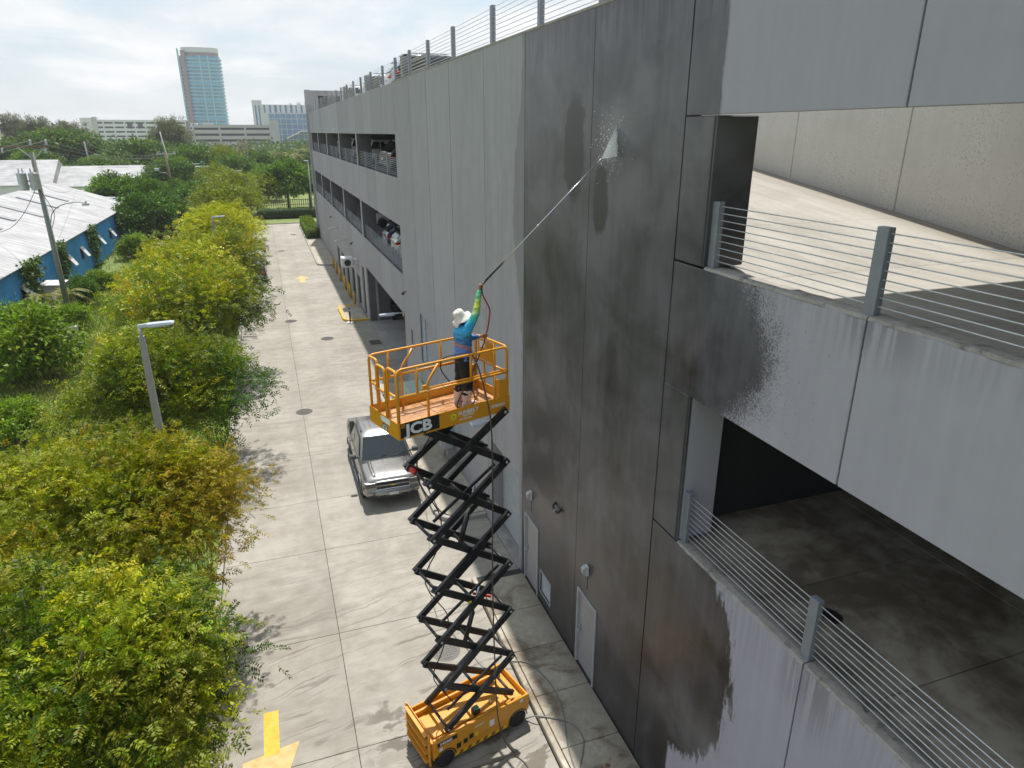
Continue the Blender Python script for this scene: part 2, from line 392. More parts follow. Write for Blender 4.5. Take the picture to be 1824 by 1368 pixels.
def _drive(nb):
    p = nb.pos(); x, y, z = nb.xyz(p)
    a = nb.noise(p, 0.35, 5, 0.6); b = nb.noise(p, 2.6, 6, 0.65); c = nb.noise(p, 38, 3, 0.7)
    ten = nb.noise(nb.vec(x * 1.2, y * 5.0, z), 0.55, 5, 0.6)           # broom strokes across the lane
    brm = nb.noise(nb.vec(x * 1.0, y * 55, 0.0), 1.0, 3, 0.6)
    col = nb.mixc(nb.smooth(a * 0.4 + b * 0.25 + ten * 0.35, 0.36, 0.64), (0.225, 0.204, 0.170), (0.350, 0.328, 0.285))
    col = nb.mixc(0.5, col, nb.mixc(1.0, col, nb.gray(0.90 + nb.rnd() * 0.2), 'MULTIPLY'))
    col = nb.mixc(nb.smooth(nb.noise(p, 0.9, 6, 0.7, 0.7), 0.55, 0.72) * 0.42, col, (0.17, 0.148, 0.118))
    track = nb.smooth(nb.math('ABSOLUTE', nb.math('ABSOLUTE', x - 1.2) - 0.85), 0.55, 0.05)
    col = nb.mixc(track * nb.smooth(ten, 0.42, 0.62) * 0.30, col, (0.15, 0.14, 0.125))
    # wash water running from the lift across the lane to the left
    near = nb.smooth(y, 21.0, 14.5) * nb.smooth(x, -2.6, -0.6)
    warp = (nb.noise(nb.vec(x * 0.35, y * 0.5, 0.0), 1.0, 4, 0.55) - 0.5) * 1.1
    yy = y + warp - x * 0.22
    riv = nb.noise(nb.vec(x * 0.05, yy * 1.7, 3.0), 1.0, 2, 0.5)
    line = nb.smooth(nb.math('ABSOLUTE', riv - 0.5), 0.022, 0.004) * near * nb.smooth(nb.noise(nb.vec(x * 0.5, yy * 0.8, 1.0), 1.0, 3, 0.5), 0.36, 0.50)
    fat = nb.smooth(nb.noise(nb.vec(x * 0.14, yy * 0.85, 9.0), 1.0, 4, 0.6), 0.55, 0.62) * nb.smooth(y, 16.6, 13.6) * nb.smooth(x, -2.4, 0.4)
    pud = nb.smooth(nb.noise(nb.vec(x * 0.7, yy * 1.5, 5.0), 1.0, 5, 0.6), 0.46, 0.56) * nb.smooth(y + (b - 0.5) * 1.5, 12.9, 12.0) * nb.smooth(x + (b - 0.5), -0.3, 1.2)
    wetm = nb.mn(nb.mx(line * 0.85, nb.mx(fat * 0.62, pud)), 1.0)
    col = nb.mixc(wetm * 0.72, col, nb.mixc(b, (0.075, 0.06, 0.042), (0.135, 0.115, 0.085)))
    return dict(base=col, rough=nb.lin(wetm, 0, 1, 0.85, 0.16), bump=brm, bs=0.22, bd=0.005)
mat('driveway_concrete', _drive)
def _walk(nb):
    p = nb.pos(); x, y, z = nb.xyz(p); a = nb.noise(p, 0.8, 5, 0.65, 0.5); b = nb.noise(p, 5, 6, 0.68, 0.3); c = nb.noise(p, 40, 3, 0.7)
    col = nb.mixc(nb.smooth(a * 0.4 + b * 0.4 + c * 0.2, 0.36, 0.62), (0.27, 0.235, 0.18), (0.42, 0.38, 0.305))
    near = nb.smooth(y, 19.0, 15.0)
    col = nb.mixc(nb.smooth(nb.noise(p, 0.85, 6, 0.7, 0.9), 0.46, 0.62) * near * 0.75, col, (0.12, 0.085, 0.05))
    col = nb.mixc(nb.smooth(x + (b - 0.5) * 0.9, 5.3, 5.9) * near * 0.45, col, (0.09, 0.075, 0.06))
    w = nb.smooth(nb.noise(p, 1.1, 4, 0.6, 1.0), 0.48, 0.60) * near
    return dict(base=col, rough=nb.lin(w, 0, 1, 0.85, 0.38), bump=c, bs=0.3, bd=0.006)
mat('sidewalk_concrete', _walk)
def _soil(nb):
    p = nb.pos(); a = nb.noise(p, 0.12, 5, 0.6); b = nb.noise(p, 1.5, 6, 0.65); c = nb.noise(p, 14, 4, 0.7)
    col = nb.mixc(nb.smooth(b * 0.5 + c * 0.5, 0.35, 0.65), (0.09, 0.14, 0.025), (0.20, 0.24, 0.07))
    col = nb.mixc(nb.smooth(a * 0.5 + b * 0.5, 0.54, 0.68) * 0.75, col, (0.21, 0.17, 0.11))
    return dict(base=col, rough=0.95, bump=c, bs=0.6, bd=0.05)
mat('meadow_soil', _soil)
simple('shaded_concrete', (0.15, 0.15, 0.148), 0.85, scale=0.8, var=0.2)  # darker copy of the slab concrete, with the dim interior's shade in its colour
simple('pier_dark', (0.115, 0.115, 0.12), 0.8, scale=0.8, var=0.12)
simple('dark_gap', (0.03, 0.03, 0.03), 0.9)
simple('joint_sealant', (0.045, 0.045, 0.048), 0.8)
simple('kerb_concrete', (0.33, 0.31, 0.28), 0.85, scale=3, dirt=0.5)
simple('yellow_paint', (0.62, 0.36, 0.03), 0.6, scale=5, var=0.15, dirt=0.35, dirtcol=(0.22, 0.17, 0.10))
simple('road_yellow', (0.66, 0.40, 0.04), 0.75, scale=5, var=0.2, dirt=0.85, dirtcol=(0.36, 0.30, 0.20))
simple('road_yellow_faded', (0.56, 0.40, 0.17), 0.8, scale=5, var=0.2, dirt=0.9, dirtcol=(0.38, 0.33, 0.25))
simple('cast_iron', (0.10, 0.095, 0.088), 0.55, 0.6, scale=12, dirt=0.4)
simple('galvanised', (0.42, 0.44, 0.47), 0.45, 0.55, scale=6)
simple('rail_paint', (0.225, 0.235, 0.28), 0.5, 0.25, scale=5, var=0.08)
simple('cable_steel', (0.60, 0.64, 0.68), 0.4, 0.4, scale=10)
simple('dark_plastic', (0.02, 0.02, 0.022), 0.5)
simple('black_rubber', (0.016, 0.016, 0.017), 0.75, var=0.2)
simple('white_metal', (0.62, 0.62, 0.61), 0.5, scale=6, dirt=0.2)
simple('black_concrete', (0.022, 0.022, 0.024), 0.8)  # near-black concrete for the inner wall of the lower level
simple('door_paint', (0.30, 0.295, 0.305), 0.5, scale=2, var=0.08, dirt=0.25)
simple('louvre_paint', (0.36, 0.375, 0.40), 0.5, scale=4)
simple('glass_dark', (0.02, 0.028, 0.03), 0.06, spec=0.6, var=0.05)
simple('rust', (0.20, 0.09, 0.035), 0.8, scale=20)

# ================================================================ ground, driveway, pavement
def structure(name, mb, m): return tag(mb.build(name, m), kind='structure')
g = MB(); g.quad((-6000, -3000, -0.06), (6000, -3000, -0.06), (6000, 9000, -0.06), (-6000, 9000, -0.06)); structure('ground', g, 'meadow_soil')
DL = -2.4                                             # left edge of the lane
drive = structure('driveway', MB().box(DL, XW + 0.2, -6, 103.5, -0.055, -0.022), 'dark_gap')
ys = [3.8, 7.55, 11.3, 15.05, 19.05, 22.25]
while ys[-1] < 100: ys.append(ys[-1] + 3.8)
ys[-1] = 103.4
for y0, y1 in zip(ys[:-1], ys[1:]):
    for x0, x1 in ((DL, 0.53), (0.53, 4.36 if y1 < 17 else XW - 0.01)):
        q = MB().bbox(x0 + 0.006, x1 - 0.006, y0 + 0.006, y1 - 0.006, -0.02, 0.0, 0.005)
        q.build('concrete_slab', 'driveway_concrete', drive)
MB().box(DL - 0.16, DL - 0.005, 3.8, 103.4, -0.05, 0.12).build('kerb', 'kerb_concrete', drive)
MB().box(-2.56, 9.0, 103.42, 103.6, -0.05, 0.12).build('kerb', 'kerb_concrete', drive)
# raised walk below the near facade, each bay a slab of its own
walk = structure('sidewalk', MB().box(4.38, XW, 2.0, 16.0, -0.05, 0.10), 'dark_gap')
yy = 2.3
for k in range(9):
    y1 = min(yy + 1.49, 15.95)
    MB().bbox(4.52, XW - 0.02, yy + 0.007, y1 - 0.007, 0.101, 0.15, 0.008).build('paving_slab', 'sidewalk_concrete', walk); yy = y1
MB().bbox(4.375, 4.505, 2.0, 15.98, -0.02, 0.148, 0.02).build('kerb', 'sidewalk_concrete', walk)
# the drive apron in front of the roll-up door, and the walk beyond it with rounded end
def rounded(x0, x1, y0, y1, r, n=8):
    pts = [(x1, y0)]
    pts += [(x0 + r - r * math.sin(a), y0 + r - r * math.cos(a)) for a in [math.pi / 2 * i / n for i in range(n + 1)]]
    pts += [(x0 + r - r * math.cos(a), y1 - r + r * math.sin(a)) for a in [math.pi / 2 * i / n for i in range(n + 1)]]
    return pts + [(x1, y1)]
w2 = structure('walkway', MB().prism(rounded(4.22, XW - 0.01, 19.26, 33.0, 0.75), -0.05, 0.125), 'dark_gap')
for y0, y1 in zip((19.4, 22.0, 25.0, 28.0, 31.0), (22.0, 25.0, 28.0, 31.0, 32.98)):
    if y0 == 19.4: q = MB().prism([(XW - 0.02, 19.42), (4.95, 19.42), (4.62, 19.55), (4.43, 19.85), (4.38, 20.2), (4.38, 21.99), (XW - 0.02, 21.99)][::-1], 0.127, 0.15)
    else: q = MB().bbox(4.38, XW - 0.02, y0 + 0.006, y1 - 0.006, 0.127, 0.15, 0.006)
    q.build('paving_slab', 'sidewalk_concrete', w2)
def kerb_path(pts, w, h, m, parent, z0=-0.02):
    mb = MB(); P = [Vector((*p, 0)) for p in pts]; rings = []
    for i, p in enumerate(P):
        d = (P[min(i + 1, len(P) - 1)] - P[max(0, i - 1)]).normalized(); nrm = Vector((-d.y, d.x, 0)) * (w / 2)
        rings.append([p + nrm + Vector((0, 0, z0)), p - nrm + Vector((0, 0, z0)), p - nrm + Vector((0, 0, h - 0.02)), p - nrm * 0.8 + Vector((0, 0, h)), p + nrm * 0.8 + Vector((0, 0, h)), p + nrm + Vector((0, 0, h - 0.02))])
    mb.loft(rings, smooth=False); return mb.build('kerb', m, parent)
kerb_path(rounded(4.26, XW - 0.02, 19.3, 33.5, 0.72)[:-11], 0.16, 0.155, 'kerb_concrete', w2)
kerb_path([(4.26, 20.0), (4.26, 24.0), (4.26, 28.5), (4.26, 33.0)], 0.16, 0.1545, 'kerb_concrete', w2)
# yellow-kerbed island at the garage entrance
isl = structure('entrance_island', MB().prism(rounded(4.25, 5.70, 46.5, 50.8, 0.6), -0.05, 0.12), 'sidewalk_concrete')
kerb_path([(9.0, 46.45), (7.5, 46.45)] + rounded(4.22, 5.6, 46.45, 50.85, 0.65)[1:], 0.2, 0.15, 'yellow_paint', isl)
# planted island by the far corner of the garage
isl2 = structure('corner_island', MB().prism(rounded(4.2, XW - 0.02, 68.5, 101.5, 1.0), -0.05, 0.12), 'sidewalk_concrete')
kerb_path(rounded(4.16, XW - 0.03, 68.46, 101.5, 1.0), 0.18, 0.15, 'kerb_concrete', isl2)
# painted arrows
def arrow(name, label, cx, cy, sc, m, flip):
    s_ = -1 if flip else 1
    poly = [(-0.16, -1.0), (0.16, -1.0), (0.16, 0.1), (0.46, 0.1), (0.0, 1.0), (-0.46, 0.1), (-0.16, 0.1)]
    pts = [(cx + a * sc, cy + b * s_ * sc) for a, b in poly]
    if flip: pts = pts[::-1]
    tag(MB().prism(pts, 0.004, 0.0065).build(name, m), label, 'road marking')
MB_arrow = MB().prism([(-1.345, 12.93), (-1.03, 12.93), (-1.03, 11.72), (-1.345, 11.72)][::-1], 0.004, 0.0065)
o = tag(MB_arrow.build('painted_arrow', 'road_yellow'), 'bright yellow lane arrow painted beside the dark green tree', 'road marking')
MB().prism([(-1.78, 11.70), (-0.62, 11.92), (-1.02, 10.7), (-1.34, 9.6), (-1.5, 10.6)][::-1], 0.004, 0.0062).build('arrow_head', 'road_yellow_faded', o)
arrow('painted_arrow', 'small faded yellow lane arrow between two far manhole covers', 2.3, 62.5, 1.5, 'road_yellow_faded', False)
# iron covers
def manhole(x, y, r, label):
    mb = MB(); mb.lathe([(r + 0.05, 0.002), (r + 0.05, 0.008), (r, 0.010), (r, 0.004), (r - 0.02, 0.004), (r - 0.02, 0.009), (0.001, 0.011)], (x, y, 0), n=28, smooth=False)
    o = tag(mb.build('manhole_cover', 'cast_iron'), label, 'manhole')
    k = MB()
    for i in range(-3, 4):
        for j in range(-3, 4):
            if math.hypot(i, j) < 3.4: k.box(x + i * r / 4 - r * 0.07, x + i * r / 4 + r * 0.07, y + j * r / 4 - r * 0.07, y + j * r / 4 + r * 0.07, 0.010, 0.018)
    tag(k.build('tread_studs', 'cast_iron', o), kind='stuff')
manhole(2.98, 13.5, 0.31, 'round iron manhole cover half hidden behind the scissor arms')
manhole(0.60, 30.85, 0.33, 'round iron manhole cover on the lane seam near the silver pickup')
manhole(2.71, 42.8, 0.36, 'round iron manhole cover off the seam, level with the drain grate')
manhole(0.73, 47.95, 0.36, 'round iron manhole cover on the seam beside the yellow kerbed island')
manhole(1.05, 79.0, 0.36, 'round iron manhole cover on the lane beyond the faded arrow')
manhole(2.9, 92.0, 0.36, 'far round iron manhole cover near the clipped corner bush')
dg_ = tag(MB().box(5.10, 5.76, 40.5, 41.5, 0.002, 0.006).build('drain_grate', 'dark_gap'), 'square iron drain grate in the shade before the garage entrance', 'drain')
for k in range(10): MB().box(5.12 + k * 0.064, 5.155 + k * 0.064, 40.52, 41.48, 0.007, 0.016).build('bar', 'cast_iron', dg_)
# ================================================================ the parking garage
gar = thing('parking_garage', 'long grey concrete parking garage with cable railings and a wet dark washed wall', 'garage', (0, 0, 0))
PD = 0.09                                             # thickness of a facing panel
def panel(name, y0, y1, z0, z1, holes=(), m='facade_concrete', x=XW):
    """facing panel with real openings; holes = (y0, y1, z0, z1)"""
    mb = MB(); jg = 0.012 if y1 < 20 else 0.018; a, b = y0 + jg, y1 - jg
    if not holes: mb.bbox(x, x + PD, a, b, z0, z1, 0.008)
    else:
        cuts = sorted(holes); cur = a
        for hy0, hy1, hz0, hz1 in cuts:
            if hy0 > cur + 0.002: mb.box(x, x + PD, cur, hy0, z0, z1)
            if hz0 > z0 + 0.002: mb.box(x, x + PD, max(hy0, cur), hy1, z0, hz0)
            if hz1 < z1 - 0.002: mb.box(x, x + PD, max(hy0, cur), hy1, hz1, z1)
            cur = hy1
        if cur < b - 0.002: mb.box(x, x + PD, cur, b, z0, z1)
    return mb.build(name, m, gar)
def core(y0, y1, z0, z1, x0=XW + PD + 0.003, x1=XW + 0.26, name='wall_core', m='joint_sealant'):
    return MB().box(x0, x1, y0, y1, z0, z1).build(name, m, gar)
TOP = 14.25
J = [9.14, 12.24, 15.80, 19.0, 22.7, 26.0, 29.05, 32.6]
D1 = (11.06, 12.03, 0.15, 2.27); D2 = (14.55, 15.56, 0.15, 2.27); RU = (16.1, 18.7, 0.0, 3.12); LV = (27.05, 28.85, 2.55, 4.75); LV2 = (30.55, 31.1, 2.7, 3.45); VT = (13.68, 14.36, 0.5, 1.12)
for y0, y1 in zip(J[:-1], J[1:]):
    hs = [h for h in (D1, D2, RU, LV, LV2, VT) if h[0] >= y0 - 0.1 and h[1] <= y1 + 0.1]
    panel('wall_panel', y0, y1, 0.0, TOP, hs, 'facade_washed' if y0 < 17 else 'facade_concrete')
core(9.14, 16.0, 0.0, TOP - 0.004); core(16.0, 18.8, 3.2, TOP - 0.004); core(18.8, 32.6, 0.0, TOP - 0.004)
MB().box(XW - 0.01, XW + 0.28, 9.14, 32.6, TOP, TOP + 0.05).build('coping', 'ledge_concrete', gar)
def seal(y, z0, z1, w): MB().box(XW + 0.004, XW + PD, y - w, y + w, z0 + 0.002, z1 - 0.002).build('joint_seal', 'joint_sealant', gar)
for y in J[1:-1]: seal(y, 0.0, TOP, 0.0118 if y < 19 else 0.0178)
seal(32.6, 0.0, TOP, 0.03)
# ---- near bays with the ramp openings
NJ = [-5.4, -1.9, 1.75, 5.37, 9.14]
for y0, y1 in zip(NJ[:-1], NJ[1:]):
    for a, b in ((12.42, TOP), (8.36, 10.33), (0.0, 5.73)): panel('spandrel_panel', y0, y1, a, b, m='facade_washed')
for a, b in ((12.43, TOP - 0.004), (8.37, 10.31), (0.0, 5.71)): core(-5.4, 9.135, a, b)
for a, b, yy0, yy1 in ((5.735, 8.355, 8.38, 9.14), (10.335, 12.415, 8.38, 9.14)):
    MB().bbox(XW + 0.004, 6.55, yy0, yy1, a + 0.02, b - 0.004, 0.015).build('pier', 'facade_washed' , gar)
    MB().box(XW - 0.006, XW + 0.02, 8.40, 8.425, a + 0.03, b - 0.01).build('pier_joint', 'joint_sealant', gar)
def ledge(y0, y1, z):
    mb = MB(); n = 26; rng = random.Random(int(y0 * 10 + z)); rings = []
    for i in range(n + 1):
        y = y0 + (y1 - y0) * i / n; j = rng.uniform(-0.012, 0.016); h = rng.uniform(-0.006, 0.006)
        rings.append([(XW - 0.004 + j, y, z), (XW + 0.27, y, z), (XW + 0.27, y, z + 0.035 + h), (XW + 0.02 + j, y, z + 0.035 + h)])
    mb.loft(rings, smooth=False); return mb.build('ledge', 'ledge_concrete', gar)
for y0, y1 in zip(NJ[:-1], NJ[1:]):
    ledge(y0 + 0.01, min(y1 - 0.01, 8.37), 10.332); ledge(y0 + 0.01, min(y1 - 0.01, 8.37), 5.732)
# ramp floor, flat by the near bay and climbing away behind the tall wall
def ramp_slab(y0, y1, z0, z1, x0=6.13, x1=12.26, t=0.3, m='ramp_concrete', name='ramp_slab'):
    mb = MB(); mb.add([(x0, y0, z0), (x1, y0, z0), (x1, y1, z1), (x0, y1, z1), (x0, y0, z0 - t), (x1, y0, z0 - t), (x1, y1, z1 - t), (x0, y1, z1 - t)],
           [(0, 1, 2, 3), (7, 6, 5, 4), (0, 4, 5, 1), (1, 5, 6, 2), (2, 6, 7, 3), (3, 7, 4, 0)])
    return mb.build(name, m, gar)
zr = lambda y: 10.22 + max(0, y - 8.0) * 0.142
for a, b in ((-5.4, 2.5), (2.5, 5.2), (5.2, 8.0), (8.0, 10.6), (10.6, 13.6), (13.6, 17.0), (17.0, 22.0), (22.0, 27.0), (27.0, 33.0)):
    ramp_slab(a + 0.006, b - 0.006, zr(a), zr(b))
for a, b in ((4.2, 7.6), (7.6, 11.08), (11.08, 14.28), (14.28, 17.5), (17.5, 21.0), (21.0, 25.0), (25.0, 33.0)):
    MB().bbox(12.27, 12.5, a + 0.008, b - 0.008, 9.8, 14.9, 0.012).build('ramp_wall_panel', 'ramp_wall_concrete', gar)
MB().box(12.505, 12.6, 4.2, 33, 9.8, 14.85).build('wall_core', 'joint_sealant', gar)
MB().box(6.13, 26, -5.4, 8.12, 13.72, 14.05).build('roof_slab', 'slab_concrete', gar)
MB().box(12.5, 38, 8.125, 87.4, 13.66, 13.98).build('roof_slab', 'slab_concrete', gar)
MB().box(6.13, 12.45, 33.0, 87.4, 13.66, 13.98).build('roof_slab', 'slab_concrete', gar)
MB().box(6.2, 25.8, 33.0, 87.0, 13.4, 13.655).build('ceiling', 'shaded_concrete', gar)
for y in (36, 41, 51, 62, 72, 82):
    for z in (9.5, 13.25): MB().bbox(9.5, 12.0, y - 0.12, y + 0.12, z, z + 0.1, 0.02).build('strip_fitting', 'white_metal', gar)
MB().box(12.27, 12.5, -5.4, 4.19, 9.8, 13.7).build('ramp_wall_panel', 'ramp_wall_concrete', gar)
# lower level seen through the near opening
for x0, x1 in ((6.14, 9.6), (9.6, 13.1), (13.1, 24)):
    for y0, y1 in ((-5.4, 1.0), (1.0, 4.62), (4.62, 6.72), (6.72, 8.9)):
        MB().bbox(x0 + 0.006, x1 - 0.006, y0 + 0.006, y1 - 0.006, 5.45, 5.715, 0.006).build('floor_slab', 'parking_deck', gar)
MB().box(6.555, 24, 8.91, 9.13, 5.4, 9.9).build('inner_wall', 'black_concrete', gar)
MB().box(24.0, 24.3, -5.4, 9.1, 0, 13.7).build('inner_wall', 'slab_concrete', gar)
MB().box(6.14, 24.3, -5.7, -5.4, 0, 13.7).build('inner_wall', 'slab_concrete', gar)
MB().box(12.55, 24, -5.4, 8.9, 9.85, 10.15).build('ceiling_slab', 'slab_concrete', gar)
def railing(y0, y1, z, posts, n=9, h=0.92, x=XW + 0.13, pw=0.075, step=None, ph=0.0):
    r = link('railing', None, gar)
    for py in posts:
        MB().bbox(x - 0.05, x + 0.05, py - pw, py + pw, z + 0.0, z + h + ph, 0.006).build('post', 'rail_paint', r)
    for k in range(n):
        zz = z + 0.10 + (h - 0.16) * k / (n - 1)
        MB().tube([(x, y0, zz), (x, y1, zz)], 0.0075, 6).build('cable', 'cable_steel', r)
    return r
railing(-5.3, 8.38, 10.367, (8.32, 5.45, 2.45, -0.5, -3.5))
railing(-5.3, 8.38, 5.767, (8.32, 5.45, 2.45, -0.5, -3.5))
rp = [9.2, 12.24, 15.21, 18.55, 22.5, 25.95, 29.2, 32.3, 35.7, 39.5, 43.4, 46.8, 50.3, 53.7, 57.1, 60.5, 63.9, 67.3, 70.7, 74.1, 77.5, 80.9, 84.3, 87.0]
railing(9.2, 32.4, TOP + 0.052, rp[:8], n=8, h=0.90, pw=0.09)
railing(32.4, 87.2, TOP + 0.002, rp[8:], n=8, h=0.90, pw=0.09)
# ---- far bays, open on two parking levels
FJ = [32.6, 35.95, 39.3, 42.75, 46.15, 49.6, 53.0, 56.5, 60.0, 63.4, 66.9, 70.3, 73.7, 77.1, 80.5, 83.9, 87.4]
bays = [(50.0, 51.9, 0.0, 2.3), (53.2, 55.2, 0.0, 2.3), (56.9, 58.9, 0.0, 2.3), (60.5, 62.4, 0.0, 2.3), (64.0, 65.9, 0.0, 2.3), (47.35, 48.6, 0.0, 3.45)]
for y0, y1 in zip(FJ[:-1], FJ[1:]):
    panel('spandrel_panel', y0, y1, 12.1, TOP); panel('spandrel_panel', y0, y1, 8.05, 10.2)
    if y1 < 46.5: panel('spandrel_panel', y0, y1, 3.75, 5.7)
    else: panel('wall_panel', y0, y1, 0.0, 5.7, [h for h in bays if h[0] >= y0 - 0.05 and h[1] <= y1 + 0.05])
    if y0 > 33:
        for a_, b_ in ((12.1, TOP), (8.05, 10.2), (3.75, 5.7)): seal(y0, a_, b_, 0.0178)
    for hz in ((12.11, TOP - 0.01), (8.06, 10.19), (3.76, 5.69)): core(y0, y1, *hz)
    if y0 > 46: MB().box(XW + 0.55, XW + 0.7, y0, y1, 0, 3.76).build('inner_wall', 'slab_concrete', gar)
for hy0, hy1, hz0, hz1 in bays:                       # reveals and dark steel doors of the service bays
    b = MB().box(XW + 0.40, XW + 0.46, hy0, hy1, 0.0, hz1).build('bay_door', 'dark_plastic', gar)
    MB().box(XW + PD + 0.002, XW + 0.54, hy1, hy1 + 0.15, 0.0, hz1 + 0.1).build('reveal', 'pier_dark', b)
for py in (46.4, 56.7, 67.2, 76.9, 86.0):
    for z0, z1 in ((5.7, 8.05), (10.2, 12.1)):
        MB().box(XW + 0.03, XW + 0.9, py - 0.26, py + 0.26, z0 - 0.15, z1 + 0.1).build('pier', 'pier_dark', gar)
        MB().box(XW - 0.004, XW + 0.028, py - 0.27, py + 0.27, z0 + 0.002, z1 - 0.002).build('pier_face', 'facade_concrete', gar)
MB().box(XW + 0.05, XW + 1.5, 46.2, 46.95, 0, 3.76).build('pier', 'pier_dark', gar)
MB().box(XW + 0.1, XW + 0.5, 32.6, 33.25, 0, 3.76).build('pier', 'facade_concrete', gar)
for z in (5.62, 10.05): MB().box(6.13, 38, 33.0, 87.4, z - 0.4, z).build('floor_slab', 'shaded_concrete', gar)
MB().box(6.13, 38, 9.2, 32.9, 5.2, 5.6).build('floor_slab', 'slab_concrete', gar)
MB().box(25.8, 26.1, 33.0, 87.4, 0, 13.65).build('inner_wall', 'shaded_concrete', gar)
MB().box(6.13, 25.8, 32.72, 32.99, 0, 13.65).build('inner_wall', 'slab_concrete', gar)
for z0, z1 in ((0, 5.2), (5.63, 9.64), (10.06, 13.65)): MB().box(6.5, 25.79, 87.0, 87.4, z0, z1).build('inner_wall', 'shaded_concrete', gar)
for a in range(5):
    y0 = (33.0, 46.66, 56.96, 67.46, 77.16)[a]; y1 = (46.14, 56.44, 66.94, 76.64, 85.74)[a]
    ps = [y for y in rp if y0 + 0.8 < y < y1 - 0.8]
    for z in (5.705, 10.205): railing(y0, y1, z, ps, n=9, h=0.90)
# far corner: tall fin and open stair head above the roof
MB().box(XW - 0.22, XW + 0.35, 87.42, 88.0, 0, 16.7).build('corner_fin', 'facade_concrete', gar)
st = MB(); st.box(6.22, 13.0, 87.45, 91.0, 16.1, 16.65); st.box(6.22, 7.1, 87.45, 91.0, 13.98, 16.1); st.box(12.4, 13.0, 87.45, 91.0, 13.98, 16.1); st.box(7.1, 12.4, 90.6, 91.0, 13.98, 16.1)
st.build('stair_head', 'facade_concrete', gar)
MB().box(6.22, 38, 87.45, 88.0, 13.6, 14.2).build('end_wall', 'facade_concrete', gar)
# screens on the roof edge: a concrete stub with horizontal slats
for y0, y1 in ((30.1, 33.6), (42.0, 45.2), (54.0, 56.8), (66.0, 68.5)):
    s_ = MB().box(6.45, 6.8, y1 - 0.5, y1, 13.98, 15.35).build('roof_screen', 'slab_concrete', gar)
    MB().box(6.84, 6.9, y0, y1 - 0.5, 13.98, 15.2).build('screen_panel', 'slab_concrete', s_)
    for k in range(7): MB().box(6.76, 6.83, y0, y1 - 0.51, 14.2 + k * 0.14, 14.27 + k * 0.14).build('slat', 'ledge_concrete', s_)
MB().box(XW + 0.0, 38, 16.0, 87.4, -0.05, 0.0).build('floor_slab', 'slab_concrete', gar)
# ---- doors, vents, louvres
def door(y0, y1, z0, z1, hinge):
    d = MB().bbox(XW + 0.035, XW + 0.08, y0 + 0.05, y1 - 0.05, z0 + 0.01, z1 - 0.05, 0.004).build('door', 'door_paint', gar)
    f = MB(); f.box(XW - 0.03, XW + 0.085, y0, y0 + 0.045, z0, z1); f.box(XW - 0.03, XW + 0.085, y1 - 0.045, y1, z0, z1); f.box(XW - 0.03, XW + 0.085, y0 + 0.045, y1 - 0.045, z1 - 0.045, z1)
    f.build('frame', 'louvre_paint', d)
    hy = y1 - 0.13 if hinge < 0 else y0 + 0.13
    h = MB(); h.box(XW + 0.0, XW + 0.034, hy - 0.03, hy + 0.03, z0 + 0.95, z0 + 1.15); h.tube([(XW + 0.0, hy, z0 + 1.05), (XW - 0.07, hy, z0 + 1.05), (XW - 0.07, hy + 0.13 * hinge, z0 + 1.05)], 0.013, 6); h.build('handle', 'galvanised', d)
    for k in (0.25, 1.05, 1.85):
        yy = y0 + 0.05 if hinge < 0 else y1 - 0.05
        MB().tube([(XW - 0.012, yy, z0 + k), (XW - 0.012, yy, z0 + k + 0.12)], 0.014, 6).build('hinge', 'rust', d)
door(*D1[:4], -1); door(*D2[:4], -1)
def louvre(y0, y1, z0, z1, n, name='louvre', mull=False):
    l = MB().box(XW + 0.07, XW + 0.088, y0, y1, z0, z1).build(name, 'dark_plastic', gar)
    f = MB(); t = 0.035
    f.box(XW - 0.015, XW + 0.065, y0 - t, y0, z0 - t, z1 + t); f.box(XW - 0.015, XW + 0.065, y1, y1 + t, z0 - t, z1 + t); f.box(XW - 0.015, XW + 0.065, y0, y1, z0 - t, z0); f.box(XW - 0.015, XW + 0.065, y0, y1, z1, z1 + t)
    if mull: f.box(XW - 0.015, XW + 0.065, (y0 + y1) / 2 - 0.05, (y0 + y1) / 2 + 0.05, z0, z1)
    f.build('frame', 'louvre_paint', l)
    for k in range(n):
        z = z0 + (z1 - z0) * (k + 0.5) / n; h = (z1 - z0) / n * 0.16
        MB().slab([(XW + 0.02, y0 + 0.004, z - h), (XW + 0.02, y1 - 0.004, z - h), (XW + 0.055, y1 - 0.004, z + h), (XW + 0.055, y0 + 0.004, z + h)], 0.008).build('slat', 'louvre_paint', l)
louvre(*VT, 8, 'vent'); louvre(*LV, 20, mull=True); louvre(*LV2, 7)
# roll-up door set back in its opening
ru = MB().box(XW + 0.42, XW + 0.45, RU[0], RU[1], 0.0, 3.2).build('roll_up_door', 'louvre_paint', gar)
for k in range(30): MB().bbox(XW + 0.385, XW + 0.418, RU[0] + 0.02, RU[1] - 0.02, 0.03 + k * 0.103, 0.125 + k * 0.103, 0.015).build('slat', 'louvre_paint', ru)
jm = MB(); jm.box(XW + PD + 0.002, XW + 0.5, RU[0] - 0.25, RU[0] - 0.002, 0, 3.3); jm.box(XW + PD + 0.002, XW + 0.5, RU[1] + 0.002, RU[1] + 0.25, 0, 3.3); jm.box(XW + PD + 0.002, XW + 0.5, RU[0], RU[1], 3.125, 3.3); jm.build('reveal', 'facade_concrete', ru)
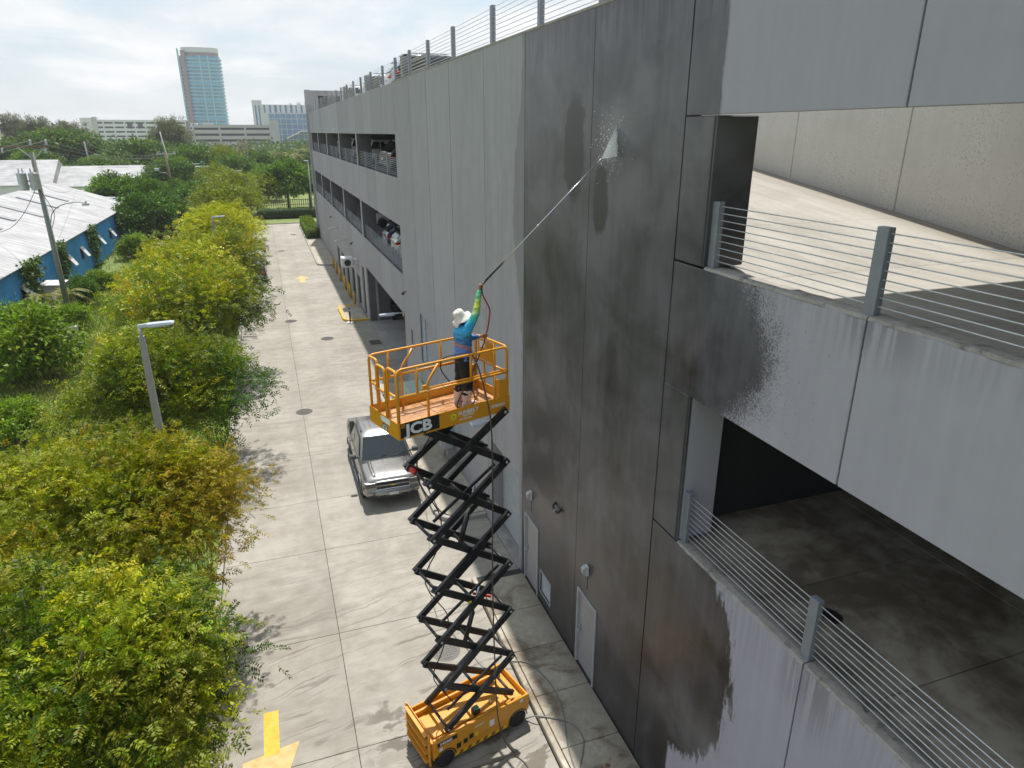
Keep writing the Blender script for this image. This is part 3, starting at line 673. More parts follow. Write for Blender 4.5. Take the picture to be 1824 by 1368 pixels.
# ================================================================ the scissor lift
def _lift_yellow(nb):
    v = nb.obj(); n = nb.noise(v, 3, 4, 0.6); c = nb.noise(v, 30, 3, 0.7); s_ = nb.noise(v, 8, 4, 0.65, 0.5)
    col = nb.mixc(n, (0.60, 0.245, 0.010), (0.70, 0.31, 0.014))
    col = nb.mixc(nb.smooth(s_ * 0.6 + c * 0.4, 0.60, 0.68) * 0.65, col, (0.16, 0.075, 0.025))
    return dict(base=col, rough=nb.lin(s_, 0.3, 0.7, 0.28, 0.5), coat=0.15, bump=c, bs=0.08, bd=0.003)
mat('lift_yellow', _lift_yellow)
def _lift_black(nb):
    v = nb.obj(); n = nb.noise(v, 5, 4, 0.6); c = nb.noise(v, 40, 3, 0.7)
    col = nb.mixc(nb.smooth(n * 0.6 + c * 0.4, 0.45, 0.68), (0.008, 0.008, 0.009), (0.035, 0.036, 0.040))
    return dict(base=col, rough=nb.lin(n, 0.3, 0.7, 0.32, 0.55), bump=c, bs=0.1, bd=0.003)
mat('lift_black', _lift_black)
def _wet_ply(nb):
    v = nb.obj(); x, y, z = nb.xyz(v); g = nb.noise(nb.vec(x * 1.2, y * 14, z), 2, 5, 0.6, 0.6); n = nb.noise(v, 4, 4, 0.6)
    col = nb.mixc(nb.smooth(g, 0.35, 0.65), (0.30, 0.135, 0.05), (0.52, 0.27, 0.12))
    w = nb.smooth(n, 0.42, 0.58)
    col = nb.mixc(w * 0.25, col, (0.62, 0.38, 0.20))
    return dict(base=col, rough=nb.lin(w, 0, 1, 0.16, 0.5), spec=0.6)
mat('platform_board', _wet_ply)
simple('decal_black', (0.012, 0.012, 0.014), 0.4); simple('decal_white', (0.72, 0.73, 0.76), 0.5, var=0.05); simple('decal_yellow', (0.72, 0.60, 0.02), 0.5)
simple('red_plastic', (0.55, 0.03, 0.03), 0.45); simple('green_plastic', (0.06, 0.22, 0.13), 0.5); simple('chrome_rod', (0.6, 0.62, 0.65), 0.15, 0.95)
simple('amber_plastic', (0.65, 0.22, 0.02), 0.3)
LA = R(15.0)
lift = thing('scissor_lift', 'yellow scissor lift with tall black folding arms standing on the wet driveway', 'scissor lift', (2.865, 11.04, 0), LA)
# -- chassis
ch = MB()
ch.bbox(-1.12, 1.22, -0.56, -0.515, 0.34, 0.75, 0.012); ch.bbox(-1.12, 1.22, 0.515, 0.56, 0.34, 0.75, 0.012)
ch.bbox(1.175, 1.22, -0.514, 0.514, 0.24, 0.72, 0.012); ch.bbox(-1.12, -1.075, -0.514, 0.514, 0.24, 0.66, 0.012)
ch.box(-1.07, 1.17, -0.51, 0.51, 0.50, 0.56)
for s_ in (-1, 1): ch.prism([(-0.66, 0.13), (0.66, 0.13), (0.74, 0.345), (-0.74, 0.345)][::-1], s_ * 0.54 - 0.02, s_ * 0.54 + 0.02, 'Y')
ch.bbox(-1.0, 1.0, -0.30, 0.30, 0.20, 0.50, 0.02)
chassis = ch.build('chassis', 'lift_yellow', lift)
for s_ in (-1, 1):                                    # slide channels for the rollers
    MB().bar((-1.06, s_ * 0.43, 0.62), (1.1, s_ * 0.43, 0.62), 0.05, 0.12).build('slide_channel', 'lift_yellow', chassis)
MB().bbox(0.15, 0.80, -0.50, -0.40, 0.565, 0.74, 0.02).build('battery_cover', 'lift_yellow', chassis)
MB().slab([(-1.0, -0.30, 0.60), (0.9, -0.30, 0.60), (0.9, 0.30, 0.60), (-1.0, 0.30, 0.60)], 0.02).build('deck_plate', 'lift_yellow', chassis)
# end ladder at the left
lad = MB(); lad.bar((-1.19, -0.50, 0.16), (-1.19, -0.50, 0.98), 0.05, 0.03, (1, 0, 0)); lad.bar((-1.19, 0.50, 0.16), (-1.19, 0.50, 0.98), 0.05, 0.03, (1, 0, 0)); lad.slab([(-1.18, -0.475, 0.16), (-1.18, -0.475, 0.98), (-1.18, 0.475, 0.98), (-1.18, 0.475, 0.16)], 0.012)
ladder = lad.build('end_ladder', 'lift_yellow', lift)
for k in range(4):
    t_ = MB().bbox(-1.265, -1.193, -0.46, 0.46, 0.22 + k * 0.23, 0.25 + k * 0.23, 0.006).build('step', 'lift_yellow', ladder)
for k in range(3):
    for j in range(5): MB().box(-1.1935, -1.1922, -0.40 + j * 0.18, -0.30 + j * 0.18, 0.29 + k * 0.23, 0.40 + k * 0.23).build('slot', 'decal_black', ladder)
for u in (-0.86, 0.93):
    for s_ in (-1, 1):
        w = MB(); c = (u, s_ * 0.50, 0.21)
        w.lathe([(0.11, -0.075), (0.19, -0.075), (0.21, -0.055), (0.21, 0.055), (0.19, 0.075), (0.11, 0.075)], c, 'Y', 26)
        wo_ = w.build('wheel', 'black_rubber', lift)
        h = MB(); h.lathe([(0.0001, 0.03), (0.03, 0.055), (0.05, 0.05), (0.06, 0.035), (0.112, 0.045), (0.112, -0.06), (0.0001, -0.06)] if s_ > 0 else [(0.0001, 0.06), (0.112, 0.06), (0.112, -0.045), (0.06, -0.035), (0.05, -0.05), (0.03, -0.055), (0.0001, -0.03)], c, 'Y', 20)
        h.build('rim', 'lift_black', wo_)
        arch = MB(); rr = [(u + 0.25 * math.cos(a), 0.21 + 0.25 * math.sin(a)) for a in [math.pi * i / 10 for i in range(11)]] + [(u + 0.225 * math.cos(a), 0.21 + 0.225 * math.sin(a)) for a in [math.pi * (10 - i) / 10 for i in range(11)]]
        arch.prism(rr, s_ * 0.563 - 0.004, s_ * 0.563 + 0.006, 'Y'); arch.build('wheel_arch', 'decal_black', wo_)
# hazard stripes, decals and hatches on the near side
for k in range(13):
    u = -0.64 + k * 0.098
    MB().prism([(u, 0.145), (u + 0.049, 0.145), (u + 0.098, 0.215), (u + 0.049, 0.215)][::-1], -0.5635, -0.5608, 'Y').build('hazard_stripe', 'decal_black' if k % 2 else 'decal_yellow', chassis)
MB().box(-1.04, -0.58, -0.5632, -0.5605, 0.60, 0.70).build('model_plate', 'decal_black', chassis)
for k, (u0, u1, z0, z1, m_) in enumerate(((-0.30, -0.20, 0.38, 0.50, 'decal_black'), (-0.44, -0.34, 0.34, 0.46, 'decal_black'), (-0.16, -0.08, 0.38, 0.48, 'decal_yellow'), (0.20, 0.32, 0.42, 0.58, 'decal_white'), (-0.60, -0.50, 0.30, 0.44, 'decal_black'), (-1.0, -0.92, 0.47, 0.55, 'decal_white'), (0.98, 1.06, 0.62, 0.70, 'decal_white'))):
    MB().box(u0, u1, -0.5632, -0.5605, z0, z1).build('sticker', m_, chassis)
def decal(txt, size, m, parent, x, y, z, bold=0.0, sx=1.0, rz=0.0, name='lettering'):
    o = link(name, text_mesh(name, txt, size, m, bold, 0.0012, sx=sx), parent, (x, y, z)); o.rotation_euler = (R(90), 0, rz); return o
decal('S4046E', 0.095, 'decal_white', chassis, -0.98, -0.5645, 0.615, 0.003, 1.0)
decal('SUNBELT', 0.055, 'decal_white', chassis, -0.16, -0.5635, 0.60, 0.002, 1.0)
cu_ = MB(); cu_.bbox(-0.02, 0.14, -0.30, -0.16, 0.602, 0.72, 0.012); cu_.build('charger_box', 'dark_plastic', chassis)
MB().bbox(-0.01, 0.13, -0.29, -0.17, 0.722, 0.75, 0.008).build('charger_lid', 'green_plastic', chassis)
MB().lathe([(0.035, 0.0), (0.035, 0.03), (0.02, 0.05), (0.0001, 0.055)], (0.62, -0.46, 0.742), n=12).build('beacon', 'amber_plastic', chassis)
MB().lathe([(0.0001, -0.045), (0.03, -0.033), (0.045, 0.0), (0.03, 0.033), (0.0001, 0.045)], (0.46, -0.18, 0.66), n=12).build('hydraulic_cap', 'chrome_rod', chassis)
# -- scissor arms
Zj = [0.80, 1.87, 3.03, 4.18, 5.32, 6.45, 7.46]
sh = lambda z: -0.028 * (z - 0.8)
UL, UR = -0.72, 0.88
for i in range(6):
    z0, z1 = Zj[i], Zj[i + 1]
    for s_ in (-1, 1):
        a = (UL + sh(z0), s_ * 0.43, z0); b = (UR + sh(z1), s_ * 0.43, z1)      # outer arms rise to the right
        ext = (Vector(b) - Vector(a)).normalized() * 0.06
        ar = MB().bar(Vector(a) - ext, Vector(b) + ext, 0.065, 0.125).build('scissor_arm', 'lift_black', lift)
        for pp in (a, b): MB().lathe([(0.0001, -0.012), (0.028, -0.01), (0.028, 0.01), (0.0001, 0.012)], (pp[0], pp[1] + s_ * 0.04, pp[2]), 'Y', 10).build('pin', 'galvanised', ar)
        a = (UL + sh(z1), s_ * 0.345, z1); b = (UR + sh(z0), s_ * 0.345, z0)    # inner arms rise to the left
        ext = (Vector(b) - Vector(a)).normalized() * 0.06
        MB().bar(Vector(a) - ext, Vector(b) + ext, 0.065, 0.125).build('scissor_arm', 'lift_black', lift)
for i in range(7):
    for u in (UL, UR):
        MB().tube([(u + sh(Zj[i]), -0.42, Zj[i]), (u + sh(Zj[i]), 0.42, Zj[i])], 0.03, 10).build('cross_shaft', 'lift_black', lift)
for i in range(6):
    zc = (Zj[i] + Zj[i + 1]) / 2; u = (UL + UR) / 2 + sh(zc)
    MB().tube([(u, -0.475, zc), (u, 0.475, zc)], 0.032, 10).build('centre_pin', 'lift_black', lift)
for i, j in ((1, 2), (3, 4)):
    a = Vector((0.0 + sh(Zj[i]), 0.0, Zj[i] + 0.45)); b = Vector((0.42 + sh(Zj[j]), 0.0, Zj[j] + 0.55)); m = a.lerp(b, 0.55)
    hy = MB().tube([a, m], 0.05, 12).build('hydraulic_cylinder', 'lift_black', lift)
    MB().tube([m, b], 0.026, 10).build('piston_rod', 'chrome_rod', hy)
for i in (0, 2, 4):
    a = Vector((UL + sh(Zj[i]) + 0.15, -0.15, Zj[i] + 0.18)); b = Vector((UR - 0.1 + sh(Zj[i + 1]), -0.2, Zj[i + 1] - 0.12))
    MB().bar(a, b, 0.035, 0.05).build('tie_rod', 'lift_black', lift)
MB().tube([(UL + sh(6.45), 0.08, 6.45), (UL + sh(6.45), 0.28, 6.45)], 0.05, 10).build('roller_sleeve', 'red_plastic', lift)
MB().bar((0.30, 0.16, 3.30), (0.72, 0.16, 3.05), 0.05, 0.04).build('safety_prop', 'red_plastic', lift)
MB().box(-0.20, -0.11, -0.4645, -0.4630, 3.66, 3.71).build('sticker', 'decal_yellow', lift)
# cables running up the arms
cab = [(UL + 0.25 + sh(z) + 0.22 * math.sin(z * 2.7), 0.10 + 0.05 * math.sin(z * 5), z) for z in [0.7 + 0.22 * k for k in range(31)]]
MB().tube(cab, 0.012, 6).build('control_cable', 'black_rubber', lift)
# -- platform (own frame: x along, y away, z up from the underside)
pl = MB(); PLx, PLy = 2.27, 1.07
pl.box(0.02, PLx - 0.02, 0.02, PLy - 0.02, 0.06, 0.12)
plat = pl.build('platform', 'lift_yellow', lift)
plat.location = (-1.394, -0.434, 7.42); plat.rotation_euler = (0, 0, R(2.4))
MB().bbox(0.03, 0.95, 0.03, PLy - 0.03, 0.122, 0.14, 0.004).build('floor_board', 'platform_board', plat)
MB().bbox(0.96, PLx - 0.03, 0.03, PLy - 0.03, 0.122, 0.14, 0.004).build('floor_board', 'platform_board', plat)
MB().bbox(0, PLx, 0, 0.018, 0.0, 0.30, 0.004).build('toe_board', 'lift_yellow', plat)
MB().bbox(0, PLx, PLy - 0.018, PLy, 0.0, 0.30, 0.004).build('toe_board', 'lift_yellow', plat)
MB().bbox(0, 0.018, 0.0185, PLy - 0.0185, 0.0, 0.30, 0.004).build('toe_board', 'lift_yellow', plat)
MB().bbox(PLx - 0.018, PLx, 0.0185, PLy - 0.0185, 0.0, 0.30, 0.004).build('toe_board', 'lift_yellow', plat)
TR, MR = 1.21, 0.74; rt = 0.023
def rail(pts, name='guard_rail', r=rt, m='lift_yellow'): return MB().tube(pts, r, 8).build(name, m, plat)
def hoop(p, q, z0, z1, rad=0.09):
    """upright - rounded corner - top - rounded corner - upright"""
    p, q = Vector((*p, 0)), Vector((*q, 0)); d = (q - p).normalized(); Z = Vector((0, 0, 1)); pts = [p + Z * z0, p + Z * (z1 - rad)]
    for i in range(1, 5): a = math.pi / 2 * i / 4; pts.append(p + d * rad * (1 - math.cos(a)) + Z * (z1 - rad + rad * math.sin(a)))
    for i in range(0, 5): a = math.pi / 2 * i / 4; pts.append(q - d * rad * (1 - math.sin(a)) + Z * (z1 - rad + rad * math.cos(a)))
    return pts + [q + Z * z0]
for y in (0.03, PLy - 0.03):
    rail(hoop((0.04, y), (PLx - 0.04, y), 0.28, TR))
    rail([(0.04, y, MR), (PLx - 0.04, y, MR)])
    y2 = y + (0.045 if y < 0.5 else -0.045)
    rail([(0.62, y2, 0.14), (0.62, y2, 0.86), (0.66, y2, 0.93), (0.86, y2, TR - 0.02)])
    rail([(0.50, y2, MR + 0.03), (PLx - 0.05, y2, MR + 0.03)], r=0.018)
    for u in (0.40, 1.46): rail([(u, y, MR), (u, y, TR)])
    rail([(1.95, y, 0.28), (1.95, y, MR)])
    MB().bbox(0.52, 0.60, y2 - 0.02, y2 + 0.02, MR + 0.05, MR + 0.10, 0.008).build('lock_tab', 'lift_yellow', plat)
    MB().bbox(PLx - 0.24, PLx - 0.02, y - 0.032 if y < 0.5 else y - 0.01, y + 0.01 if y < 0.5 else y + 0.032, 0.30, 0.62, 0.006).build('corner_plate', 'lift_yellow', plat)
# right end: rails and plate behind the controls
rail(hoop((PLx - 0.04, 0.04), (PLx - 0.04, PLy - 0.04), 0.28, TR)); rail([(PLx - 0.04, 0.04, MR), (PLx - 0.04, PLy - 0.04, MR)])
rail([(PLx - 0.04, 0.42, 0.28), (PLx - 0.04, 0.42, TR)]); rail([(PLx - 0.04, 0.75, 0.28), (PLx - 0.04, 0.75, MR)])
MB().bbox(PLx - 0.035, PLx - 0.02, 0.46, PLy - 0.10, MR + 0.03, TR - 0.05, 0.004).build('end_plate', 'lift_yellow', plat)
MB().box(PLx - 0.0385, PLx - 0.0362, 0.72, 0.90, TR - 0.20, TR - 0.08).build('warning_label', 'decal_white', plat)
MB().bbox(PLx - 0.24, PLx - 0.222, 0.03, 0.10, 0.30, 0.62, 0.004).build('corner_plate', 'lift_yellow', plat)
# left end: swing gate of two hoops
rail(hoop((0.035, 0.05), (0.035, 0.36), 0.28, TR - 0.03, 0.07)); rail(hoop((0.035, 0.71), (0.035, PLy - 0.05), 0.28, TR, 0.07)); rail(hoop((0.0, 0.38), (0.0, 0.69), 0.30, TR - 0.05, 0.08))
rail([(0.035, 0.05, MR), (0.035, 0.36, MR)]); rail([(0.035, 0.71, MR), (0.035, PLy - 0.05, MR)]); rail([(0.0, 0.38, MR), (0.0, 0.69, MR)])
# controls hung on the far rail
ct = MB().bbox(1.72, 1.95, 0.70, 0.86, 0.88, 1.04, 0.012).build('control_box', 'lift_yellow', plat)
MB().bbox(1.75, 1.85, 0.694, 0.6995, 0.90, 1.01, 0.0015).build('control_face', 'dark_plastic', ct)
MB().tube([(1.83, 0.78, 1.04), (1.83, 0.78, 1.11)], 0.014, 8).build('joystick', 'dark_plastic', ct)
MB().bbox(1.74, 1.98, 0.74, 0.94, 1.06, 1.16, 0.03).build('control_hood', 'dark_plastic', ct)
coil = [(2.0 + 0.022 * math.cos(t), 0.72 + 0.022 * math.sin(t), 0.88 - t * 0.0075) for t in [k * 0.7 for k in range(100)]]
MB().tube(coil, 0.006, 5).build('coiled_cable', 'black_rubber', plat)
# signs on the near toe board
plate = MB().bbox(0.035, 0.775, -0.0062, -0.0006, 0.035, 0.292, 0.002).build('maker_plate', 'decal_black', plat)
decal('JCB', 0.27, 'decal_white', plate, 0.13, -0.0075, 0.072, 0.010, 1.2)
MB().box(0.055, 0.115, -0.0085, -0.0064, 0.215, 0.275).build('emblem', 'lift_yellow', plate)
MB().box(0.07, 0.10, -0.0100, -0.0086, 0.23, 0.26).build('emblem_core', 'decal_black', plate)
sun_pts = [((0.075 if k % 2 == 0 else 0.048) * math.cos(k * math.pi / 10), (0.075 if k % 2 == 0 else 0.048) * math.sin(k * math.pi / 10)) for k in range(20)]
lg = MB().prism([(1.06 + a, 0.165 + b) for a, b in sun_pts], -0.004, -0.0006, 'Y').build('sun_logo', 'decal_yellow', plat)
MB().prism([(1.06 + 0.028 * math.cos(k * math.pi / 6), 0.165 + 0.028 * math.sin(k * math.pi / 6)) for k in range(12)], -0.0055, -0.0042, 'Y').build('logo_core', 'lift_yellow', lg)
decal('SUNBELT', 0.098, 'decal_white', plat, 1.16, -0.0035, 0.168, 0.0022, 1.04)
decal('RENTALS', 0.045, 'decal_white', plat, 1.25, -0.0035, 0.122, 0.0015, 1.25)
decal('1-800-667-9328', 0.042, 'decal_white', plat, 1.16, -0.0035, 0.066, 0.001, 1.0)
decal('10985093', 0.078, 'decal_white', plat, 1.845, -0.0035, 0.13, 0.002, 1.0)
MB().box(-0.004, -0.0006, 0.30, 0.62, 0.17, 0.27).build('sticker', 'decal_white', plat)
sm = MB().box(-0.005, -0.0007, 0.40, 0.58, 0.03, 0.14).build('maker_plate', 'decal_black', plat)
o_ = link('lettering', text_mesh('lettering', 'JCB', 0.11, 'decal_white', 0.003, 0.001, sx=0.95), sm, (-0.0065, 0.565, 0.047)); o_.rotation_euler = (R(90), 0, R(-90))
MB().bbox(0.80, 0.90, 0.06, 0.12, 0.142, 0.20, 0.015).build('foot_switch', 'lift_yellow', plat)
MB().bbox(1.05, 1.6, 0.35, 0.62, 0.1405, 0.1425, 0.0008).build('wet_mat', 'platform_board', plat)
# ================================================================ the worker, the lance and the hoses
def ell(mb, c, r, n=14, m=10, rot=None):
    vs = []; c = Vector(c)
    for i in range(m + 1):
        t = math.pi * i / m
        for k in range(n):
            a = 2 * math.pi * k / n; p = Vector((r[0] * math.sin(t) * math.cos(a), r[1] * math.sin(t) * math.sin(a), r[2] * math.cos(t)))
            if rot: p = rot @ p
            vs.append(c + p)
    mb.add(vs, [(i * n + k, i * n + (k + 1) % n, (i + 1) * n + (k + 1) % n, (i + 1) * n + k) for i in range(m) for k in range(n)], True)
def limb(mb, pts, rads):
    """dense chain of balls so that the remesher fuses it"""
    for i in range(len(pts) - 1):
        a, b = Vector(pts[i]), Vector(pts[i + 1]); L = (b - a).length; n = max(2, int(L / 0.02))
        for k in range(n + 1):
            t = k / n; r = rads[i] * (1 - t) + rads[i + 1] * t; ell(mb, a.lerp(b, t), (r, r, r), 10, 7)
def fused(mb, name, m, voxel, parent, smooth=4, wrinkle=0.0, seed=0):
    me = mb.mesh(name, m); o = bpy.data.objects.new(name, me); COL.objects.link(o)
    md = o.modifiers.new('r', 'REMESH'); md.mode = 'VOXEL'; md.voxel_size = voxel; md.use_smooth_shade = True
    s2 = o.modifiers.new('s', 'SMOOTH'); s2.iterations = smooth; s2.factor = 0.5
    dg = bpy.context.evaluated_depsgraph_get(); dg.update()
    me2 = bpy.data.meshes.new_from_object(o.evaluated_get(dg)); bpy.data.objects.remove(o)
    me2.name = name; me2.materials.clear(); me2.materials.append(MATS[m])
    if wrinkle:
        from mathutils import noise as mn
        for v in me2.vertices:
            c = v.co; d = mn.noise(Vector((c.x * 9 + seed, c.y * 9, c.z * 16))) * 0.6 + mn.noise(Vector((c.x * 22, c.y * 22 + seed, c.z * 30))) * 0.4
            v.co = c + v.normal * d * wrinkle
    for p in me2.polygons: p.use_smooth = True
    return link(name, me2, parent)
simple('skin', (0.30, 0.15, 0.085), 0.55, var=0.1)
def _shirt(nb):
    v = nb.obj(); x, y, z = nb.xyz(v); n = nb.noise(v, 7, 4, 0.6, 1.2); f = nb.noise(v, 20, 4, 0.7, 2.5)
    zz = z + (n - 0.5) * 0.22
    c = nb.mixc(nb.smooth(zz, 1.02, 1.20), (0.06, 0.13, 0.48), (0.012, 0.10, 0.36))
    c = nb.mixc(nb.smooth(zz, 1.24, 1.42), c, (0.02, 0.30, 0.58))
    c = nb.mixc(nb.smooth(zz, 1.50, 1.68), c, (0.05, 0.42, 0.40))
    c = nb.mixc(nb.smooth(zz, 1.66, 1.86), c, (0.42, 0.50, 0.06))
    c = nb.mixc(nb.smooth(zz, 1.90, 2.02), c, (0.10, 0.42, 0.22))
    belt = nb.smooth(nb.math('ABSOLUTE', z + x * 0.3 - 1.13 + (n - 0.5) * 0.1), 0.055, 0.02)
    c = nb.mixc(belt * 0.75, c, (0.42, 0.11, 0.05))
    fl = nb.smooth(nb.math('ABSOLUTE', f - 0.5), 0.03, 0.0) * nb.smooth(z, 1.55, 1.2)
    c = nb.mixc(fl * 0.8, c, (0.20, 0.55, 0.75))
    return dict(base=c, rough=0.75, bump=f, bs=0.2, bd=0.004)
mat('shirt_print', _shirt)
simple('trouser_black', (0.010, 0.009, 0.010), 0.8, bump=0.003); simple('boot_rubber', (0.60, 0.49, 0.44), 0.5, var=0.15, dirt=0.3, dirtcol=(0.3, 0.18, 0.12)); simple('hat_cotton', (0.62, 0.58, 0.55), 0.85, var=0.1, scale=12, bump=0.004)
simple('hair_dark', (0.015, 0.011, 0.009), 0.6)
FZ = 7.42 + 0.1405
pers = thing('person', 'worker in white bucket hat and printed blue shirt reaching up with a spray lance', 'person', (2.985, 11.13, FZ), R(2))
SHR, SHL = (0.02, -0.185, 1.41), (0.0, 0.185, 1.40)
HR = Vector((0.30, -0.10, 2.10)); ER = Vector((0.185, -0.21, 1.72))
HL = Vector((0.33, 0.02, 1.24)); EL = Vector((0.12, 0.24, 1.16))
HIPR, HIPL = (0, -0.09, 0.90), (0, 0.09, 0.90); KR, KL = (0.04, -0.10, 0.50), (-0.01, 0.12, 0.50); AR_, AL_ = (0.02, -0.10, 0.09), (-0.07, 0.13, 0.09)
LDIR = (Vector((5.36, 10.83, 11.76)) - Vector((3.285, 11.03, 9.70))).normalized()
def trunk(mb, k):
    for z, rx, ry, x in ((0.90, .115, .165, 0), (0.98, .112, .160, 0), (1.06, .108, .150, 0.005), (1.14, .108, .150, 0.01), (1.22, .115, .160, 0.01), (1.30, .118, .170, 0.005), (1.37, .105, .172, 0.0), (1.43, .075, .14, -0.005)):
        ell(mb, (x, 0, z), (rx * 1.12 + k, ry * 1.12 + k, 0.075 + k), 20, 10)
def hand(mb, wrist, palm, axis, toward):
    """fingers closed round a rod that runs along axis, on the side 'toward'"""
    axis = axis.normalized(); n = (toward - axis * toward.dot(axis)).normalized(); f = axis.cross(n)
    limb(mb, [wrist, palm], [0.026, 0.03]); ell(mb, palm, (0.026, 0.03, 0.034), 10, 8)
    o = palm + n * 0.042
    for k in range(4):
        L = (1.0, 1.12, 1.06, 0.86)[k]; pts = []
        for i in range(7):
            t = R(20 + 215 * L * i / 6); pts.append(o + axis * (k - 1.5) * 0.0215 + (-n * math.cos(t) + f * math.sin(t)) * 0.031)
        limb(mb, pts, [0.0105, 0.010, 0.0098, 0.0095, 0.009, 0.0088, 0.008])
    pts = [palm - f * 0.02 + axis * 0.02, palm - f * 0.045 + axis * 0.045 + n * 0.02, o - f * 0.034 + axis * 0.05 + n * 0.01, o + n * 0.030 + axis * 0.048 - f * 0.008]
    limb(mb, pts, [0.014, 0.012, 0.0105, 0.009])
b = MB(); trunk(b, -0.012)
limb(b, [(-0.005, 0, 1.43), (0.015, 0, 1.53)], [0.058, 0.054])
tilt = Matrix.Rotation(R(-32), 3, 'Y')                # head thrown back, looking up at the jet
HC = Vector((0.005, 0, 1.615))
ell(b, HC, (0.092, 0.074, 0.112), 18, 14, tilt)
ell(b, HC + tilt @ Vector((0.045, 0, -0.055)), (0.052, 0.052, 0.055), 14, 10, tilt)                    # jaw
ell(b, HC + tilt @ Vector((0.098, 0, -0.018)), (0.018, 0.013, 0.024), 10, 8, tilt)                      # nose
ell(b, HC + tilt @ Vector((0.088, 0, -0.062)), (0.012, 0.024, 0.010), 10, 8, tilt)                      # lips
for s_ in (-1, 1):
    ell(b, HC + tilt @ Vector((-0.005, s_ * 0.075, -0.012)), (0.018, 0.010, 0.030), 10, 8, tilt)         # ears
    ell(b, HC + tilt @ Vector((0.080, s_ * 0.030, 0.018)), (0.014, 0.018, 0.010), 10, 8, tilt)           # brows
limb(b, [SHR, ER, HR], [0.050, 0.040, 0.026]); limb(b, [SHL, EL, HL], [0.050, 0.040, 0.026])
RW = HR; RP = HR + Vector((0.012, 0.012, 0.075)); hand(b, RW, RP, Vector((0.45, 0, 0.9)), Vector((0.6, 0.55, -0.2)))
hand(b, HL, HL + Vector((0.055, -0.02, 0.02)), Vector((0.35, -0.1, 0.9)), Vector((0.7, -0.5, -0.1)))
for h, k, a in ((HIPR, KR, AR_), (HIPL, KL, AL_)):
    limb(b, [h, k, a], [0.085, 0.056, 0.042]); limb(b, [a, (a[0] + 0.13, a[1], 0.04)], [0.042, 0.03])
fused(b, 'body', 'skin', 0.0075, pers, 3)
e_ = MB()
for s_ in (-1, 1): ell(e_, HC + tilt @ Vector((0.084, s_ * 0.030, 0.002)), (0.011, 0.014, 0.011), 10, 8)
tag(e_.build('eyes', 'decal_white', pers), kind='stuff')
s_ = MB(); trunk(s_, 0.03); limb(s_, [SHR, ER, ER.lerp(HR, 0.93)], [0.095, 0.070, 0.045]); limb(s_, [SHL, EL, EL.lerp(HL, 0.85)], [0.09, 0.068, 0.046])
limb(s_, [(0, -0.12, 1.43), SHR], [0.06, 0.07]); limb(s_, [(0, 0.12, 1.43), SHL], [0.06, 0.07])
fused(s_, 'shirt', 'shirt_print', 0.013, pers, 3, 0.016, 3)
t_ = MB()
for h, k, a in ((HIPR, KR, AR_), (HIPL, KL, AL_)): limb(t_, [h, k, Vector(k).lerp(Vector(a), 0.52)], [0.13, 0.112, 0.108])
ell(t_, (-0.01, 0, 0.90), (0.15, 0.20, 0.12), 18, 10)
fused(t_, 'trousers', 'trouser_black', 0.013, pers, 3, 0.018, 11)
for k, a in ((KR, AR_), (KL, AL_)):
    bt = MB(); a = Vector(a); top = Vector(k).lerp(a, 0.50)
    limb(bt, [top, a + Vector((0, 0, 0.06)), a], [0.108, 0.084, 0.068]); limb(bt, [a + Vector((-0.03, 0, -0.030)), a + Vector((0.16, 0, -0.040))], [0.055, 0.046])
    bo = fused(bt, 'boot', 'boot_rubber', 0.011, pers, 3, 0.006, 5)
    MB().prism([(a.x - 0.085, a.y - 0.045), (a.x + 0.17, a.y - 0.048), (a.x + 0.205, a.y), (a.x + 0.17, a.y + 0.048), (a.x - 0.085, a.y + 0.045)], 0.001, 0.022).build('sole', 'boot_rubber', bo)
# bucket hat, tipped back
prof = [(0.0001, 0.150), (0.055, 0.148), (0.088, 0.130), (0.100, 0.085), (0.107, 0.035), (0.120, 0.012), (0.165, -0.028), (0.185, -0.045), (0.183, -0.050), (0.160, -0.034), (0.112, 0.004), (0.100, 0.03)]
hm = MB(); hm.lathe(prof, n=28)
for i, v in enumerate(hm.v):
    a = math.atan2(v[1], v[0]); rr = math.hypot(v[0], v[1]); k = max(0, rr - 0.11)
    p = Vector((v[0], v[1], v[2] + k * (0.35 * math.sin(a * 3 + 0.5) + 0.2 * math.sin(a * 5)) + 0.006 * math.sin(a * 7 + v[2] * 60)))
    hm.v[i] = tuple(HC + tilt @ (p + Vector((-0.012, 0, 0.02))))
hat = hm.build('bucket_hat', 'hat_cotton', pers)
hr = MB(); ell(hr, HC + tilt @ Vector((-0.035, 0, -0.035)), (0.075, 0.078, 0.095), 14, 10, tilt); hr.build('hair', 'hair_dark', pers)
# -- spray lance held overhead
Mw = pers.matrix_basis if False else Matrix.Translation(pers.location) @ Matrix.Rotation(R(2), 4, 'Z')
grip = Mw @ (RP + Vector((0.022, 0.026, -0.01)))
tip = Vector((5.40, 10.86, 11.78)); LD = (tip - grip).normalized()
lance = thing('pressure_lance', 'long thin steel spray lance with black grip pointed at the wall', 'spray lance', grip)
rel = lambda p: Vector(p) - grip
q = grip
MB().tube([rel(q - LD * 0.05), rel(q + LD * 0.10)], 0.020, 8).build('gun_body', 'dark_plastic', lance)
MB().tube([rel(q), rel(q + Vector((0.012, 0, -0.05))), rel(q + Vector((0.02, -0.005, -0.125)))], [0.017, 0.018, 0.016], 8).build('grip', 'dark_plastic', lance)
MB().tube([rel(q + LD * 0.08), rel(q + LD * 0.55)], 0.017, 8).build('foam_sleeve', 'black_rubber', lance)
MB().tube([rel(q + LD * 0.55), rel(tip - LD * 0.1)], 0.0085, 8).build('tube', 'chrome_rod', lance)
